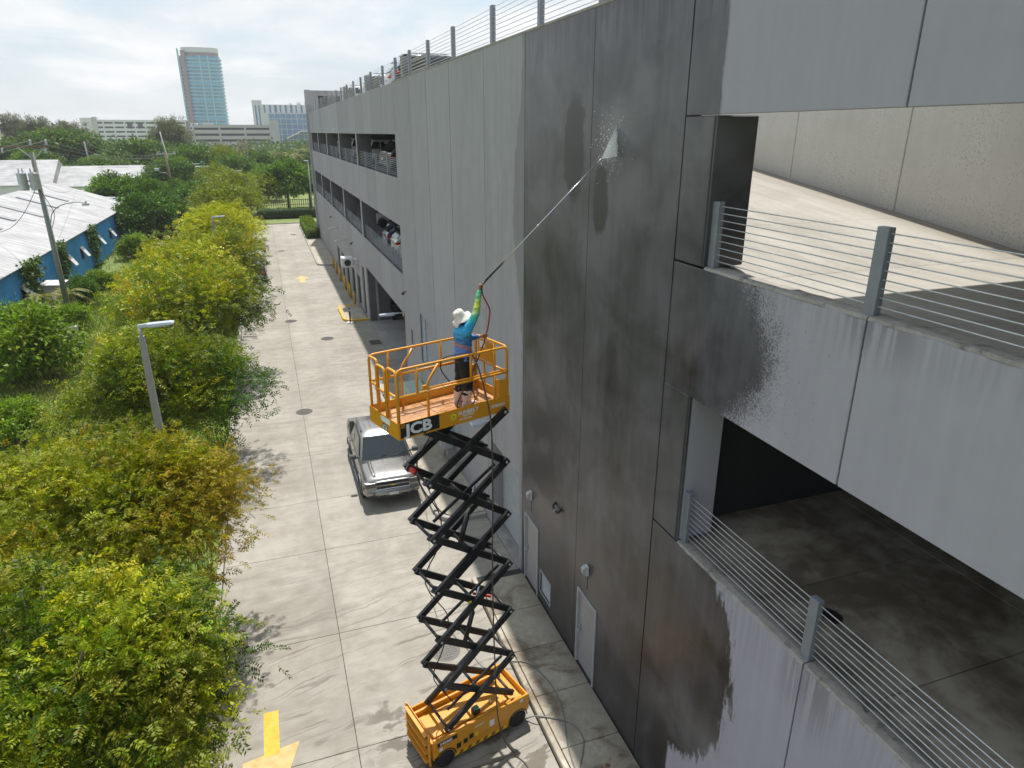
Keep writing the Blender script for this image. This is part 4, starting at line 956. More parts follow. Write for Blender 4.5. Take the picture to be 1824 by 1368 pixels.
MB().tube([rel(tip - LD * 0.1), rel(tip)], [0.013, 0.009], 8).build('nozzle', 'galvanised', lance)
MB().tube([rel(q + LD * 1.38), rel(q + LD * 1.42)], 0.014, 8).build('coupling', 'galvanised', lance)
# -- the fan of water
def _spray(nb):
    v = nb.obj(); x, y, z = nb.xyz(v); n = nb.noise(nb.vec(x * 2, y * 22, z * 22), 2, 4, 0.6); f = nb.noise(v, 60, 3, 0.7)
    return dict(base=(0.95, 0.96, 0.97), rough=0.6, alpha=nb.math('ADD', 0.66 + (n - 0.5) * 2.4 + (f - 0.5) * 1.4, 0.05, clamp=True), transl=0.5, tcol=(0.95, 0.96, 0.97), spec=0.2, sss=0.0)
mat('water_spray', _spray); simple('droplet', (0.85, 0.87, 0.9), 0.3)
A, B = Vector((XW - 0.012, 11.24, 12.30)), Vector((XW - 0.012, 11.16, 11.80))
fm = MB(); nn = 10; rings = []
axis_n = (A - tip).cross(B - tip).normalized()
for i in range(8):
    t = i / 7; r_ = []
    for k in range(nn): s2 = k / (nn - 1); r_.append(tip.lerp(A.lerp(B, s2) + Vector((0, 0.02 * math.sin(k * 2.1), 0)), 0.02 + 0.98 * t) + axis_n * 0.02 * t * math.sin(math.pi * s2))
    for k in range(nn): s2 = 1 - k / (nn - 1); r_.append(tip.lerp(A.lerp(B, s2) + Vector((0, 0.02 * math.sin(k * 1.7), 0)), 0.02 + 0.98 * t) - axis_n * 0.02 * t * math.sin(math.pi * s2))
    rings.append(r_)
fm.loft(rings, smooth=True)
tag(fm.build('water_spray', 'water_spray'), 'white fan of pressurised water hitting the dark wall', 'water spray')
dr = MB(); rd = random.Random(9)
for k in range(520):
    t = rd.random(); d_ = abs(rd.gauss(0, 0.22)); a = rd.uniform(0, 6.283); c = A.lerp(B, rd.random()) + Vector((-abs(rd.gauss(0.02, 0.16)), d_ * math.cos(a), d_ * math.sin(a) * 1.2 - 0.05)); r_ = rd.uniform(0.0015, 0.006)
    dr.add([c + Vector((r_, 0, -r_)), c + Vector((-r_, r_, -r_)), c + Vector((-r_, -r_, -r_)), c + Vector((0, 0, r_ * 1.6))], [(0, 2, 1), (0, 1, 3), (1, 2, 3), (2, 0, 3)], True)
tag(dr.build('water_droplets', 'droplet'), 'cloud of fine droplets bouncing off the wall around the spray fan', 'droplets', kind='stuff')
# -- hoses
def smooth_path(pts, n=10):
    P = [Vector(p) for p in pts]; P = [P[0] * 2 - P[1]] + P + [P[-1] * 2 - P[-2]]; out = []
    for i in range(1, len(P) - 2):
        for k in range(n):
            t = k / n; a, b, c, d = P[i - 1:i + 3]
            out.append(0.5 * ((2 * b) + (c - a) * t + (2 * a - 5 * b + 4 * c - d) * t * t + (3 * b - a - 3 * c + d) * t ** 3))
    return out + [P[-2]]
def hose(name, label, pts, r, m, n=7): return tag(MB().tube(smooth_path(pts), r, n).build(name, m), label, 'hose')
simple('hose_red', (0.36, 0.035, 0.035), 0.45); simple('hose_black', (0.02, 0.019, 0.018), 0.5); simple('hose_brown', (0.075, 0.055, 0.04), 0.5); simple('hose_grey', (0.17, 0.18, 0.175), 0.5)
lh = Mw @ (HL + Vector((0.085, -0.045, 0.02)))
g0 = grip + Vector((0.02, -0.005, -0.125))
hose('red_hose', 'red rubber hose looping from the lance grip to the worker\'s waist hand', [g0, g0 + Vector((0.04, 0, -0.10)), g0 + Vector((0.135, 0.01, -0.30)), g0 + Vector((0.12, 0.02, -0.52)), lh + Vector((0.04, 0, 0.10)), lh, lh + Vector((-0.02, 0, -0.12)), lh + Vector((-0.06, 0.0, -0.22))], 0.014, 'hose_red')
fx = FZ + 0.012
hose('black_hose', 'thin black hose coiled at the worker\'s boots and draped over the platform rail', [lh + Vector((-0.06, 0, -0.22)), (3.18, 11.0, 8.35), (2.98, 10.92, 8.02), (2.84, 10.88, 7.80), (2.80, 10.90, 7.62), (2.95, 10.88, fx + 0.03), (3.10, 10.84, 7.72), (3.06, 10.84, 7.92), (2.92, 10.86, 7.98), (2.70, 10.84, 8.10), (2.50, 10.76, 8.40), (2.52, 10.72, 8.60), (2.70, 10.72, 8.66), (2.90, 10.74, 8.655), (3.05, 10.72, 8.62)], 0.011, 'hose_black')
hose('supply_hose', 'long dark hose hanging straight down from the platform past the scissor arms', [(3.05, 10.72, 8.62), (3.10, 10.60, 8.45), (3.20, 10.52, 8.0), (3.26, 10.38, 7.4), (3.25, 10.30, 6.2), (3.22, 10.27, 4.8), (3.22, 10.25, 3.4), (3.24, 10.24, 2.2), (3.27, 10.24, 1.2), (3.34, 10.22, 0.62), (3.45, 10.15, 0.25), (3.62, 10.0, 0.03), (3.74, 9.7, 0.016), (3.70, 9.2, 0.016)], 0.014, 'hose_brown')
hose('grey_hose', 'grey hose looping over the sidewalk behind the lift wheels', [(3.1, 14.6, 0.016), (3.5, 13.4, 0.016), (3.75, 12.6, 0.016), (4.35, 12.45, 0.165), (4.75, 12.2, 0.166), (4.98, 11.4, 0.166), (4.92, 10.6, 0.166), (4.70, 9.9, 0.166), (4.58, 9.2, 0.166), (4.6, 8.4, 0.166)], 0.013, 'hose_grey')
hose('grey_hose', 'second grey hose bent in a tight loop beside the first on the walk', [(4.1, 10.85, 0.018), (4.30, 10.72, 0.16), (4.62, 10.55, 0.166), (4.98, 10.25, 0.166), (5.05, 9.85, 0.166), (4.88, 9.5, 0.166), (4.66, 9.1, 0.166), (4.74, 8.4, 0.166)], 0.014, 'hose_grey')
hose('grey_hose', 'pale hose lying along the lane past the pickup towards the lift', [(4.05, 21.6, 0.016), (3.95, 20.0, 0.016), (3.55, 17.8, 0.016), (3.15, 16.0, 0.016), (3.05, 14.4, 0.016)], 0.012, 'hose_grey')
# small leaf litter patch of rust on the walk
lf = MB(); rr_ = random.Random(4)
for k in range(7):
    cx, cy = 5.15 + rr_.uniform(-0.14, 0.14), 9.0 + rr_.uniform(-0.12, 0.12); s_ = rr_.uniform(0.04, 0.08); a = rr_.uniform(0, 6)
    lf.slab([(cx + s_ * math.cos(a + t), cy + s_ * math.sin(a + t) * 0.7, 0.156 + 0.01 * k * 0.2 + 0.008 * math.sin(t)) for t in (0, 1.2, 2.5, 3.8, 5.1)], 0.003)
tag(lf.build('fallen_leaves', 'rust'), 'small heap of rust brown fallen leaves on the sidewalk slab', 'leaves', kind='stuff')
# ================================================================ vehicles
def paint(name, col, metal=0.5):
    def fn(nb):
        v = nb.obj(); n = nb.noise(v, 1.2, 3, 0.5); d = n
        c = nb.mixc(nb.smooth(n * 0.7 + d * 0.3, 0.45, 0.65) * 0.25, col, tuple(k * 0.75 + 0.03 for k in col))
        return dict(base=c, rough=nb.lin(n, 0.3, 0.7, 0.26, 0.34), metal=metal, coat=0.6)
    return mat(name, fn)
for n_, c_, m_ in (('paint_silver', (0.27, 0.265, 0.255), 0.75), ('paint_white', (0.70, 0.70, 0.69), 0.0), ('paint_navy', (0.02, 0.035, 0.10), 0.3), ('paint_dark', (0.035, 0.037, 0.042), 0.4), ('paint_pearl', (0.50, 0.55, 0.53), 0.3), ('paint_red', (0.30, 0.02, 0.02), 0.3)): paint(n_, c_, m_)
simple('car_glass', (0.015, 0.024, 0.026), 0.05, spec=0.7, var=0.05); simple('tail_red', (0.50, 0.015, 0.012), 0.2); simple('headlamp', (0.10, 0.10, 0.095), 0.1, 0.3); simple('chrome', (0.62, 0.63, 0.64), 0.12, 0.95)
simple('trim_grey', (0.10, 0.105, 0.11), 0.55); simple('badge_gold', (0.60, 0.40, 0.10), 0.25, 0.7); simple('alloy', (0.35, 0.35, 0.36), 0.3, 0.8)
def sring(x, w, zb, zs, zt):
    """body section at x: sill, bulge, shoulder, bonnet crown"""
    h = [(0, zb), (w * 0.80, zb), (w * 0.95, zb + 0.06), (w * 0.995, zb + (zs - zb) * 0.40), (w, zb + (zs - zb) * 0.68), (w * 0.975, zs), (w * 0.93, zs + (zt - zs) * 0.65), (w * 0.84, zt - 0.005), (w * 0.45, zt + 0.018), (0, zt + 0.024)]
    return [(x, -a, b) for a, b in h] + [(x, a, b) for a, b in h[::-1][1:-1]]
def wheels(root, xs, tr, r, w=0.24):
    for x in xs:
        for s_ in (-1, 1):
            c = (x, s_ * tr, r); m = MB(); m.lathe([(r * 0.62, -w / 2), (r * 0.92, -w / 2), (r, -w * 0.36), (r, w * 0.36), (r * 0.92, w / 2), (r * 0.62, w / 2)], c, 'Y', 24)
            wh = m.build('wheel', 'black_rubber', root)
            k = MB(); o = s_ * w * 0.40
            k.lathe([(0.0001, o * 0.9), (r * 0.15, o), (r * 0.55, o * 0.85), (r * 0.63, o), (r * 0.63, -o), (0.0001, -o)], c, 'Y', 20)
            for j in range(5):
                a = 2 * math.pi * j / 5; k.bar((x, s_ * tr + o, r), (x + r * 0.58 * math.cos(a), s_ * tr + o, r + r * 0.58 * math.sin(a)), r * 0.12, 0.02, (0, 1, 0))
            k.build('rim', 'alloy', wh)
            a = MB(); n = 14; ri, ro = r * 1.04, r * 1.17
            pts = [(x + ro * math.cos(math.pi * i / n), r + ro * math.sin(math.pi * i / n)) for i in range(n + 1)] + [(x + ri * math.cos(math.pi * (n - i) / n), r + ri * math.sin(math.pi * (n - i) / n)) for i in range(n + 1)]
            a.prism(pts, s_ * (tr + w * 0.5) - 0.03, s_ * (tr + w * 0.5) + 0.012, 'Y'); a.build('wheel_arch', 'trim_grey', wh)
def pane(root, pts, m='car_glass', name='window', t=0.012, out=0.008):
    P = [Vector(p) for p in pts]; n = (P[1] - P[0]).cross(P[2] - P[0]).normalized()
    return MB().slab([p + n * out for p in P], t).build(name, m, root)
def shrink(pts, k):
    c = sum((Vector(p) for p in pts), Vector()) / len(pts); return [c.lerp(Vector(p), k) for p in pts]
def make_suv(label, m, group=None, L=4.6, W=0.93, Ht=1.68, hatch=0.15):
    """family SUV; x forward, tail at -x"""
    root = thing('parked_suv', label, 'car', group=group); f, b = L / 2, -L / 2
    bd = MB(); bd.loft([sring(*q) for q in ((b, W * 0.86, 0.42, 0.80, 0.98), (b + 0.08, W * 0.95, 0.34, 0.88, 1.04), (b + 0.5, W, 0.28, 0.92, 1.06), (-0.6, W, 0.26, 0.92, 1.04), (0.5, W, 0.26, 0.92, 1.03), (1.0, W, 0.26, 0.90, 1.04), (f - 0.7, W * 0.98, 0.28, 0.86, 0.99), (f - 0.2, W * 0.93, 0.32, 0.78, 0.90), (f - 0.04, W * 0.84, 0.36, 0.70, 0.80), (f, W * 0.76, 0.42, 0.64, 0.70))])
    bd.build('body', m, root)
    x0, x1, x2, x3 = b + 0.06, b + 0.42 + hatch, 0.42, 1.12; zb, zt = 1.03, Ht; wb, wt = W * 0.95, W * 0.76
    rg = lambda x, w1, w2, z2: [(x, -w1, zb - 0.02), (x, -w1 + (w1 - w2) * 0.9, zb + (z2 - zb) * 0.92), (x, -w2 * 0.86, z2), (x, 0, z2 + 0.02), (x, w2 * 0.86, z2), (x, w1 - (w1 - w2) * 0.9, zb + (z2 - zb) * 0.92), (x, w1, zb - 0.02)]
    gh = MB(); gh.loft([rg(x0, wb * 0.95, wb * 0.93, zb + 0.02), rg(x1, wb, wt, zt - 0.05), rg((x1 + x2) / 2, wb, wt * 1.03, zt), rg(x2, wb, wt, zt - 0.03), rg(x3, wb * 0.97, wb * 0.95, zb + 0.01)]); cab = gh.build('cabin', m, root)
    for s_ in (-1, 1):
        y = lambda t: s_ * (wb + 0.006 - (wb - wt) * 0.9 * t)
        for xa, xb, xc, xd in ((x0 + 0.30, x1 - 0.02, x1 + 0.42, x1 + 0.40), (x1 + 0.46, x1 + 0.48, -0.28 + 0.3, -0.28 + 0.3), (0.08, 0.08, x2 - 0.02, x3 - 0.22)):
            q = [(xa, y(0.1), zb + 0.06), (xd, y(0.1), zb + 0.06), (xc, y(0.85), zt - 0.14), (xb, y(0.85), zt - 0.14)]
            pane(cab, q if s_ < 0 else q[::-1], out=0.004)
        MB().bbox(x3 - 0.25, x3 - 0.10, s_ * (W + 0.02) - 0.02 if s_ < 0 else W, (-W if s_ < 0 else W + 0.20) if s_ > 0 else -W, 1.02, 1.17, 0.03).build('mirror', m, root) if False else MB().bbox(*(x3 - 0.25, x3 - 0.12), *sorted((s_ * W, s_ * (W + 0.19))), 1.02, 1.16, 0.03).build('mirror', m, root)
        MB().bbox(b - 0.012, b + 0.26, *sorted((s_ * W * 0.58, s_ * W * 0.955)), 0.84, 0.98, 0.03).build('tail_light', 'tail_red', root)
        MB().bbox(f - 0.30, f - 0.055, *sorted((s_ * W * 0.50, s_ * W * 0.875)), 0.62, 0.74, 0.03).build('headlight', 'headlamp', root)
        MB().bar((x1 + 0.1, s_ * wt * 0.86, zt + 0.03), (x2 - 0.1, s_ * wt * 0.86, zt + 0.03), 0.035, 0.035).build('roof_rail', 'trim_grey', root)
    q = [(x0 + 0.02, wb * 0.82, zb + 0.10), (x0 + 0.02, -wb * 0.82, zb + 0.10), (x1 - 0.06, -wt * 0.80, zt - 0.14), (x1 - 0.06, wt * 0.80, zt - 0.14)]
    pane(cab, q, name='rear_window', out=0.02)
    pane(cab, [(x3 - 0.05, -wb * 0.84, zb + 0.06), (x3 - 0.05, wb * 0.84, zb + 0.06), (x2 + 0.04, wt * 0.84, zt - 0.08), (x2 + 0.04, -wt * 0.84, zt - 0.08)], name='windscreen', out=0.02)
    MB().bbox(x1 - 0.20, x1 + 0.06, -wt * 0.8, wt * 0.8, zt - 0.045, zt - 0.005, 0.015).build('spoiler', m, root)
    MB().bbox(b - 0.05, b + 0.18, -W * 0.88, W * 0.88, 0.38, 0.58, 0.04).build('rear_bumper', 'trim_grey', root)
    MB().box(b - 0.018, b - 0.008, -0.2, 0.2, 0.66, 0.78).build('licence_plate', 'white_metal', root)
    MB().bbox(f - 0.16, f + 0.01, -W * 0.48, W * 0.48, 0.44, 0.66, 0.03).build('grille', 'trim_grey', root)
    wheels(root, (b + 0.86, f - 0.88), W - 0.12, 0.35)
    return root
# ---- the silver pickup on the driveway (x forward)
tk = thing('pickup_truck', 'silver grey crew cab pickup parked on the lane below the lift platform', 'pickup truck', (3.04, 23.72, 0), R(-90))
W = 0.99; f, b = 2.80, -2.82
bd = MB(); bd.loft([sring(*q) for q in ((b, W * 0.93, 0.52, 0.92, 1.12), (b + 0.06, W * 0.97, 0.46, 1.00, 1.17), (b + 0.6, W, 0.42, 1.02, 1.19), (-1.2, W, 0.38, 1.02, 1.18), (0.0, W, 0.36, 1.02, 1.16), (1.0, W, 0.36, 1.02, 1.16), (1.35, W, 0.36, 1.00, 1.17), (1.9, W, 0.38, 0.98, 1.15), (2.35, W * 0.985, 0.42, 0.94, 1.11), (2.58, W * 0.96, 0.46, 0.90, 1.05), (2.66, W * 0.93, 0.50, 0.86, 0.98), (2.68, W * 0.91, 0.52, 0.82, 0.92))]); body = bd.build('body', 'paint_silver', tk)
for s_ in (-1, 1):                                    # raised bonnet ribs
    MB().loft([[(x, s_ * (y0 + d), z) for d, z in ((-0.05, zc - 0.01), (-0.03, zc + 0.022), (0.05, zc + 0.022), (0.08, zc - 0.012))] for x, y0, zc in ((1.42, 0.60, 1.185), (1.9, 0.60, 1.165), (2.3, 0.585, 1.125), (2.48, 0.56, 1.085))]).build('bonnet_rib', 'paint_silver', body)
zb, zt = 1.16, 1.90; wb, wt = 0.93, 0.76; xr0, xr1, xf1, xf0 = -1.45, -1.18, 0.62, 1.36
rg = lambda x, w1, w2, z2: [(x, -w1, zb - 0.02), (x, -w1 + (w1 - w2) * 0.9, zb + (z2 - zb) * 0.90), (x, -w2 * 0.90, z2 - 0.005), (x, -w2 * 0.5, z2 + 0.018), (x, 0, z2 + 0.025), (x, w2 * 0.5, z2 + 0.018), (x, w2 * 0.90, z2 - 0.005), (x, w1 - (w1 - w2) * 0.9, zb + (z2 - zb) * 0.90), (x, w1, zb - 0.02)]
gh = MB(); gh.loft([rg(xr0, wb, wb * 0.97, zb + 0.03), rg(xr1, wb, wt, zt - 0.06), rg(-0.6, wb, wt * 1.02, zt), rg(0.1, wb, wt * 1.02, zt), rg(xf1, wb, wt, zt - 0.05), rg(xf0, wb * 0.96, wb * 0.94, zb + 0.01)]); cabn = gh.build('cabin', 'paint_silver', tk)
for s_ in (-1, 1):
    y = lambda t: s_ * (wb + 0.004 - (wb - wt) * 0.9 * t)
    for xa, xb, xc, xd in ((-1.30, -1.12, -0.42, -0.42), (-0.32, -0.32, 0.55, 1.02)):
        q = [(xa, y(0.08), zb + 0.05), (xd, y(0.08), zb + 0.05), (xc, y(0.86), zt - 0.15), (xb, y(0.86), zt - 0.15)]
        pane(cabn, q if s_ < 0 else q[::-1], out=0.006)
    mb_ = MB(); mb_.bbox(0.98, 1.10, *sorted((s_ * 1.01, s_ * 1.25)), 1.17, 1.36, 0.035); mb_.bar((1.02, s_ * 0.90, 1.20), (1.04, s_ * 1.03, 1.24), 0.05, 0.05); mb_.build('mirror', 'trim_grey', tk)
    MB().tube([(-1.0, s_ * 0.70, zt + 0.01), (-0.9, s_ * 0.69, zt + 0.06), (0.2, s_ * 0.69, zt + 0.055), (0.35, s_ * 0.69, zt + 0.0)], 0.022, 8).build('roof_rail', 'trim_grey', cabn)
    for k in range(2): MB().bbox(-0.9, 0.1, *sorted((s_ * (0.30 + 0.2 * k), s_ * (0.315 + 0.2 * k))), zt + 0.012, zt + 0.030, 0.003).build('roof_rib', 'trim_grey', cabn)
    MB().prism([(-1.20, zb), (-1.20, zb + 0.56), (-1.42, zb + 0.40), (-2.05, zb + 0.02)], *sorted((s_ * 0.80, s_ * 0.94)), 'Y').build('sail_panel', 'trim_grey', tk)
    h = MB(); h.loft([[(x, s_ * yy, z) for yy, z in ((y0, z0), (y1, z0), (y1, z1), (y0, z1))] for x, y0, y1, z0, z1 in ((2.35, 0.70, 0.995, 0.80, 0.99), (2.62, 0.60, 0.955, 0.78, 0.985), (2.695, 0.58, 0.90, 0.79, 0.955))], smooth=False); h.build('headlight', 'headlamp', tk)
    MB().lathe([(0.0001, 0.02), (0.055, 0.02), (0.06, 0.0)], (2.73, s_ * 0.66, 0.56), 'X', 12).build('fog_lamp', 'headlamp', tk)
    MB().bbox(-0.2, -0.04, *sorted((s_ * 0.985, s_ * 1.012)), 0.99, 1.03, 0.006).build('door_handle', 'paint_silver', tk); MB().bbox(-1.1, -0.94, *sorted((s_ * 0.985, s_ * 1.012)), 0.99, 1.03, 0.006).build('door_handle', 'paint_silver', tk)
    MB().bbox(-1.5, 1.45, *sorted((s_ * 0.93, s_ * 1.06)), 0.36, 0.41, 0.012).build('running_board', 'trim_grey', tk)
    MB().bbox(-2.0, 1.2, *sorted((s_ * 0.975, s_ * 1.008)), 0.70, 0.76, 0.008).build('side_moulding', 'trim_grey', tk)
pane(cabn, [(xf0 - 0.03, -wb * 0.90, zb + 0.05), (xf0 - 0.03, wb * 0.90, zb + 0.05), (xf1 + 0.05, wt * 0.90, zt - 0.09), (xf1 + 0.05, -wt * 0.90, zt - 0.09)], name='windscreen', out=0.014)
for y0, y1 in ((-0.55, 0.05), (0.1, 0.7)): MB().tube([(xf0 + 0.03, y0, zb + 0.075), (xf0 - 0.06, y1, zb + 0.155)], 0.012, 5).build('wiper', 'dark_plastic', cabn)
MB().bbox(xf0 - 0.02, xf0 + 0.12, -0.86, 0.86, zb - 0.01, zb + 0.012, 0.006).build('cowl', 'dark_plastic', cabn)
MB().bbox(b + 0.12, -1.42, -0.86, 0.86, 1.19, 1.245, 0.02).build('bed_cover', 'trim_grey', tk)
for k in (-2.25, -1.85): MB().box(k, k + 0.012, -0.84, 0.84, 1.2465, 1.249).build('cover_seam', 'dark_plastic', tk)
gr = MB().bbox(2.60, 2.705, -0.56, 0.56, 0.72, 0.96, 0.02).build('grille', 'dark_plastic', tk)
MB().bbox(2.69, 2.735, -0.60, 0.60, 0.825, 0.87, 0.012).build('grille_bar', 'paint_silver', gr)
MB().bbox(2.66, 2.72, -0.60, 0.60, 0.965, 1.0, 0.012).build('grille_bar', 'chrome', gr); MB().bbox(2.66, 2.725, -0.60, 0.60, 0.68, 0.715, 0.012).build('grille_bar', 'chrome', gr)
bw = [(-0.10, 0.012), (-0.035, 0.018), (-0.03, 0.032), (0.03, 0.032), (0.035, 0.018), (0.10, 0.012), (0.10, -0.016), (0.035, -0.018), (0.03, -0.032), (-0.03, -0.032), (-0.035, -0.018), (-0.10, -0.016)]
MB().prism([(a, c + 0.847) for a, c in bw], 2.737, 2.75, 'X').build('badge', 'badge_gold', gr)
bp = MB(); bp.loft([[(x, yy, z) for x, z in ((x0 - 0.35, z0), (x0, z0), (x0 + 0.03, (z0 + z1) / 2), (x0, z1), (x0 - 0.35, z1))] for yy, x0, z0, z1 in ((-1.0, 2.45, 0.50, 0.72), (-0.9, 2.66, 0.46, 0.72), (-0.5, 2.76, 0.42, 0.68), (0, 2.78, 0.42, 0.67), (0.5, 2.76, 0.42, 0.68), (0.9, 2.66, 0.46, 0.72), (1.0, 2.45, 0.50, 0.72))]); bp.build('front_bumper', 'paint_silver', tk)
MB().bbox(2.40, 2.74, -0.80, 0.80, 0.33, 0.43, 0.03).build('air_dam', 'dark_plastic', tk)
MB().box(2.812, 2.82, -0.16, 0.16, 0.50, 0.60).build('licence_plate', 'white_metal', tk)
for y_ in (-0.38, 0.38): MB().bbox(2.755, 2.80, y_ - 0.11, y_ + 0.11, 0.445, 0.495, 0.01).build('tow_slot', 'dark_plastic', tk)
wheels(tk, (-1.62, 1.68), 0.87, 0.40, 0.27)
# ---- parked cars in and on the garage, tails towards the railing (tail at -x)
protos = {}
def park(m, label, x, y, z, rz, group, **k):
    key = (m,) + tuple(sorted(k.items()))
    if key not in protos: o = protos[key] = make_suv(label, m, group, **k)
    else: o = copy_tree(protos[key]); o['label'] = label; o['group'] = group
    o.location = (x, y, z); o.rotation_euler = (0, 0, R(rz)); return o
G2, G3, G4 = 'cars parked on the lower open level', 'cars parked on the upper open level', 'cars parked on the garage roof'
z2, z3, z4 = 5.62, 10.05, 13.985
park('paint_pearl', 'pale silver SUV behind the lower railing, nearest the tall blank wall', 8.7, 38.0, z2, 0, G2)
park('paint_navy', 'dark blue SUV beside the pale silver one on the lower level', 8.7, 40.8, z2, 0, G2, Ht=1.6)
park('paint_white', 'white van-like SUV at the far side of the first lower bay', 9.6, 43.8, z2, 4, G2, Ht=1.85, L=4.9)
park('paint_dark', 'black SUV close against the tall wall on the lower level', 8.7, 35.3, z2, 0, G2, Ht=1.75)
park('paint_white', 'white SUV in the second lower bay of the garage', 9.4, 52.0, z2, 0, G2, Ht=1.7)
park('paint_dark', 'charcoal SUV with red tail lights behind the upper railing', 8.7, 38.2, z3, 0, G3, Ht=1.75)
park('paint_dark', 'charcoal SUV beside it, deeper in the upper bay', 8.9, 41.3, z3, 3, G3, Ht=1.7)
park('paint_white', 'white SUV behind the upper pier in the second bay', 9.0, 49.4, z3, 0, G3)
park('paint_dark', 'dark SUV in the second upper bay beyond the white one', 9.2, 52.6, z3, 0, G3, Ht=1.75)
park('paint_white', 'white SUV in the third upper bay', 9.0, 59.5, z3, 0, G3)
park('paint_pearl', 'pale SUV in the fourth upper bay', 9.0, 69.8, z3, 0, G3)
park('paint_dark', 'dark SUV with red tail lights above the roof parapet', 9.0, 36.6, z4, 0, G4, Ht=1.75)
park('paint_white', 'white SUV on the roof beside the dark one', 9.1, 39.6, z4, 0, G4)
park('paint_white', 'white SUV on the roof between two slatted screens', 9.1, 48.5, z4, 0, G4)
park('paint_white', 'white SUV on the roof near the far stair head', 9.1, 61.0, z4, 0, G4)
GL = 'cars parked under the trees along the lane'
park('paint_white', 'white car under the yellow trees, farther along the lane', -1.45, 80.5, 0, 90, GL, Ht=1.5)
park('paint_dark', 'dark car under the yellow trees beside the lane', -1.5, 64.2, 0, 90, GL, Ht=1.55)
park('paint_pearl', 'pale car half hidden under the yellow trees by the lane', -1.5, 70.5, 0, 90, GL, Ht=1.5)
# ================================================================ vegetation
_F = 24.0 / 36.0 * 1824; _P = R(20.27); _Y = R(19.34)
def at(px, py, Y):
    """point at depth Y along the street seen at a photo pixel"""
    a = (px - 912) / _F; b = -(py - 684) / _F; fw = math.cos(_P) + b * math.sin(_P); up = -math.sin(_P) + b * math.cos(_P)
    d = Vector((math.sin(_Y) * fw + math.cos(_Y) * a, math.cos(_Y) * fw - math.sin(_Y) * a, up)); d *= Y / d.y
    return Vector((d.x, d.y, d.z + CAM_H))
def _leafmat(name, tl=0.32, rough=0.5):
    def fn(nb):
        c = nb.attr('Col'); n = nb.rnd()
        c2 = nb.mixc(1.0, c, nb.gray(0.86 + n * 0.28), 'MULTIPLY')
        return dict(base=c2, rough=rough, spec=0.25, transl=tl, tcol=nb.mixc(1.0, c2, (1.15, 1.25, 0.5), 'MULTIPLY'))
    return mat(name, fn)
_leafmat('leaf'); _leafmat('leaf_glossy', 0.30, 0.55); _leafmat('grass_blade', 0.35, 0.7)
simple('bark', (0.16, 0.13, 0.10), 0.9, scale=9, var=0.3, bump=0.02)
simple('bark_pale', (0.26, 0.23, 0.19), 0.9, scale=9, var=0.3, bump=0.02)
def quads_mesh(name, V, C, m):
    """V (n,4,3) quads, C (n,3) colour of each"""
    n = len(V); me = bpy.data.meshes.new(name)
    me.vertices.add(n * 4); me.vertices.foreach_set('co', np.ascontiguousarray(V, dtype=np.float32).ravel())
    me.loops.add(n * 4); me.loops.foreach_set('vertex_index', np.arange(n * 4, dtype=np.int32))
    me.polygons.add(n); me.polygons.foreach_set('loop_start', np.arange(n, dtype=np.int32) * 4); me.polygons.foreach_set('loop_total', np.full(n, 4, dtype=np.int32))
    at_ = me.color_attributes.new('Col', 'FLOAT_COLOR', 'POINT'); cc = np.ones((n, 4, 4), dtype=np.float32); cc[:, :, :3] = C[:, None, :]
    at_.data.foreach_set('color', cc.ravel()); me.materials.append(MATS[m]); me.update(calc_edges=True); return me
def unit(a): return a / np.maximum(1e-6, np.linalg.norm(a, axis=-1, keepdims=True))
def leaves(rng, pos, axis, col, length, width, pairs, droop=0.25):
    """pinnate leaves: pairs of kite-shaped leaflets along a rachis; pairs=0 gives single blades"""
    n = len(pos); axis = unit(axis); side = unit(np.cross(axis, unit(rng.normal(size=(n, 3)) * 0.5 + np.array([0, 0, 1.0]))))
    nor = np.cross(side, axis)
    if pairs == 0:
        ln = length * rng.uniform(0.6, 1.25, (n, 1)); wd_ = width * rng.uniform(0.7, 1.2, (n, 1)); tip = pos + axis * ln - np.array([0, 0, 1.0]) * ln * droop * 0.5
        mid = pos + axis * ln * 0.45 + nor * ln * 0.08
        return np.stack([pos, mid + side * wd_, tip, mid - side * wd_], 1), col
    Vs, Cs = [], []; L = length * rng.uniform(0.7, 1.2, (n, 1)); down = np.array([0, 0, -1.0])
    for k in range(pairs):
        t = (k + 0.6) / pairs; base = pos + axis * L * t + down * L * droop * t * t; ll = L * (0.40 - 0.12 * abs(t - 0.45)) * rng.uniform(0.8, 1.2, (n, 1))
        for s_ in (-1, 1):
            d = unit(side * s_ + axis * (0.35 + 0.3 * t) + down * 0.25 + rng.normal(size=(n, 3)) * 0.18); w = unit(np.cross(d, nor + rng.normal(size=(n, 3)) * 0.35)) * width
            m = base + d * ll * 0.45; Vs.append(np.stack([base, m + w, base + d * ll, m - w], 1)); Cs.append(col * rng.uniform(0.85, 1.15, (n, 1)))
    return np.concatenate(Vs), np.concatenate(Cs)
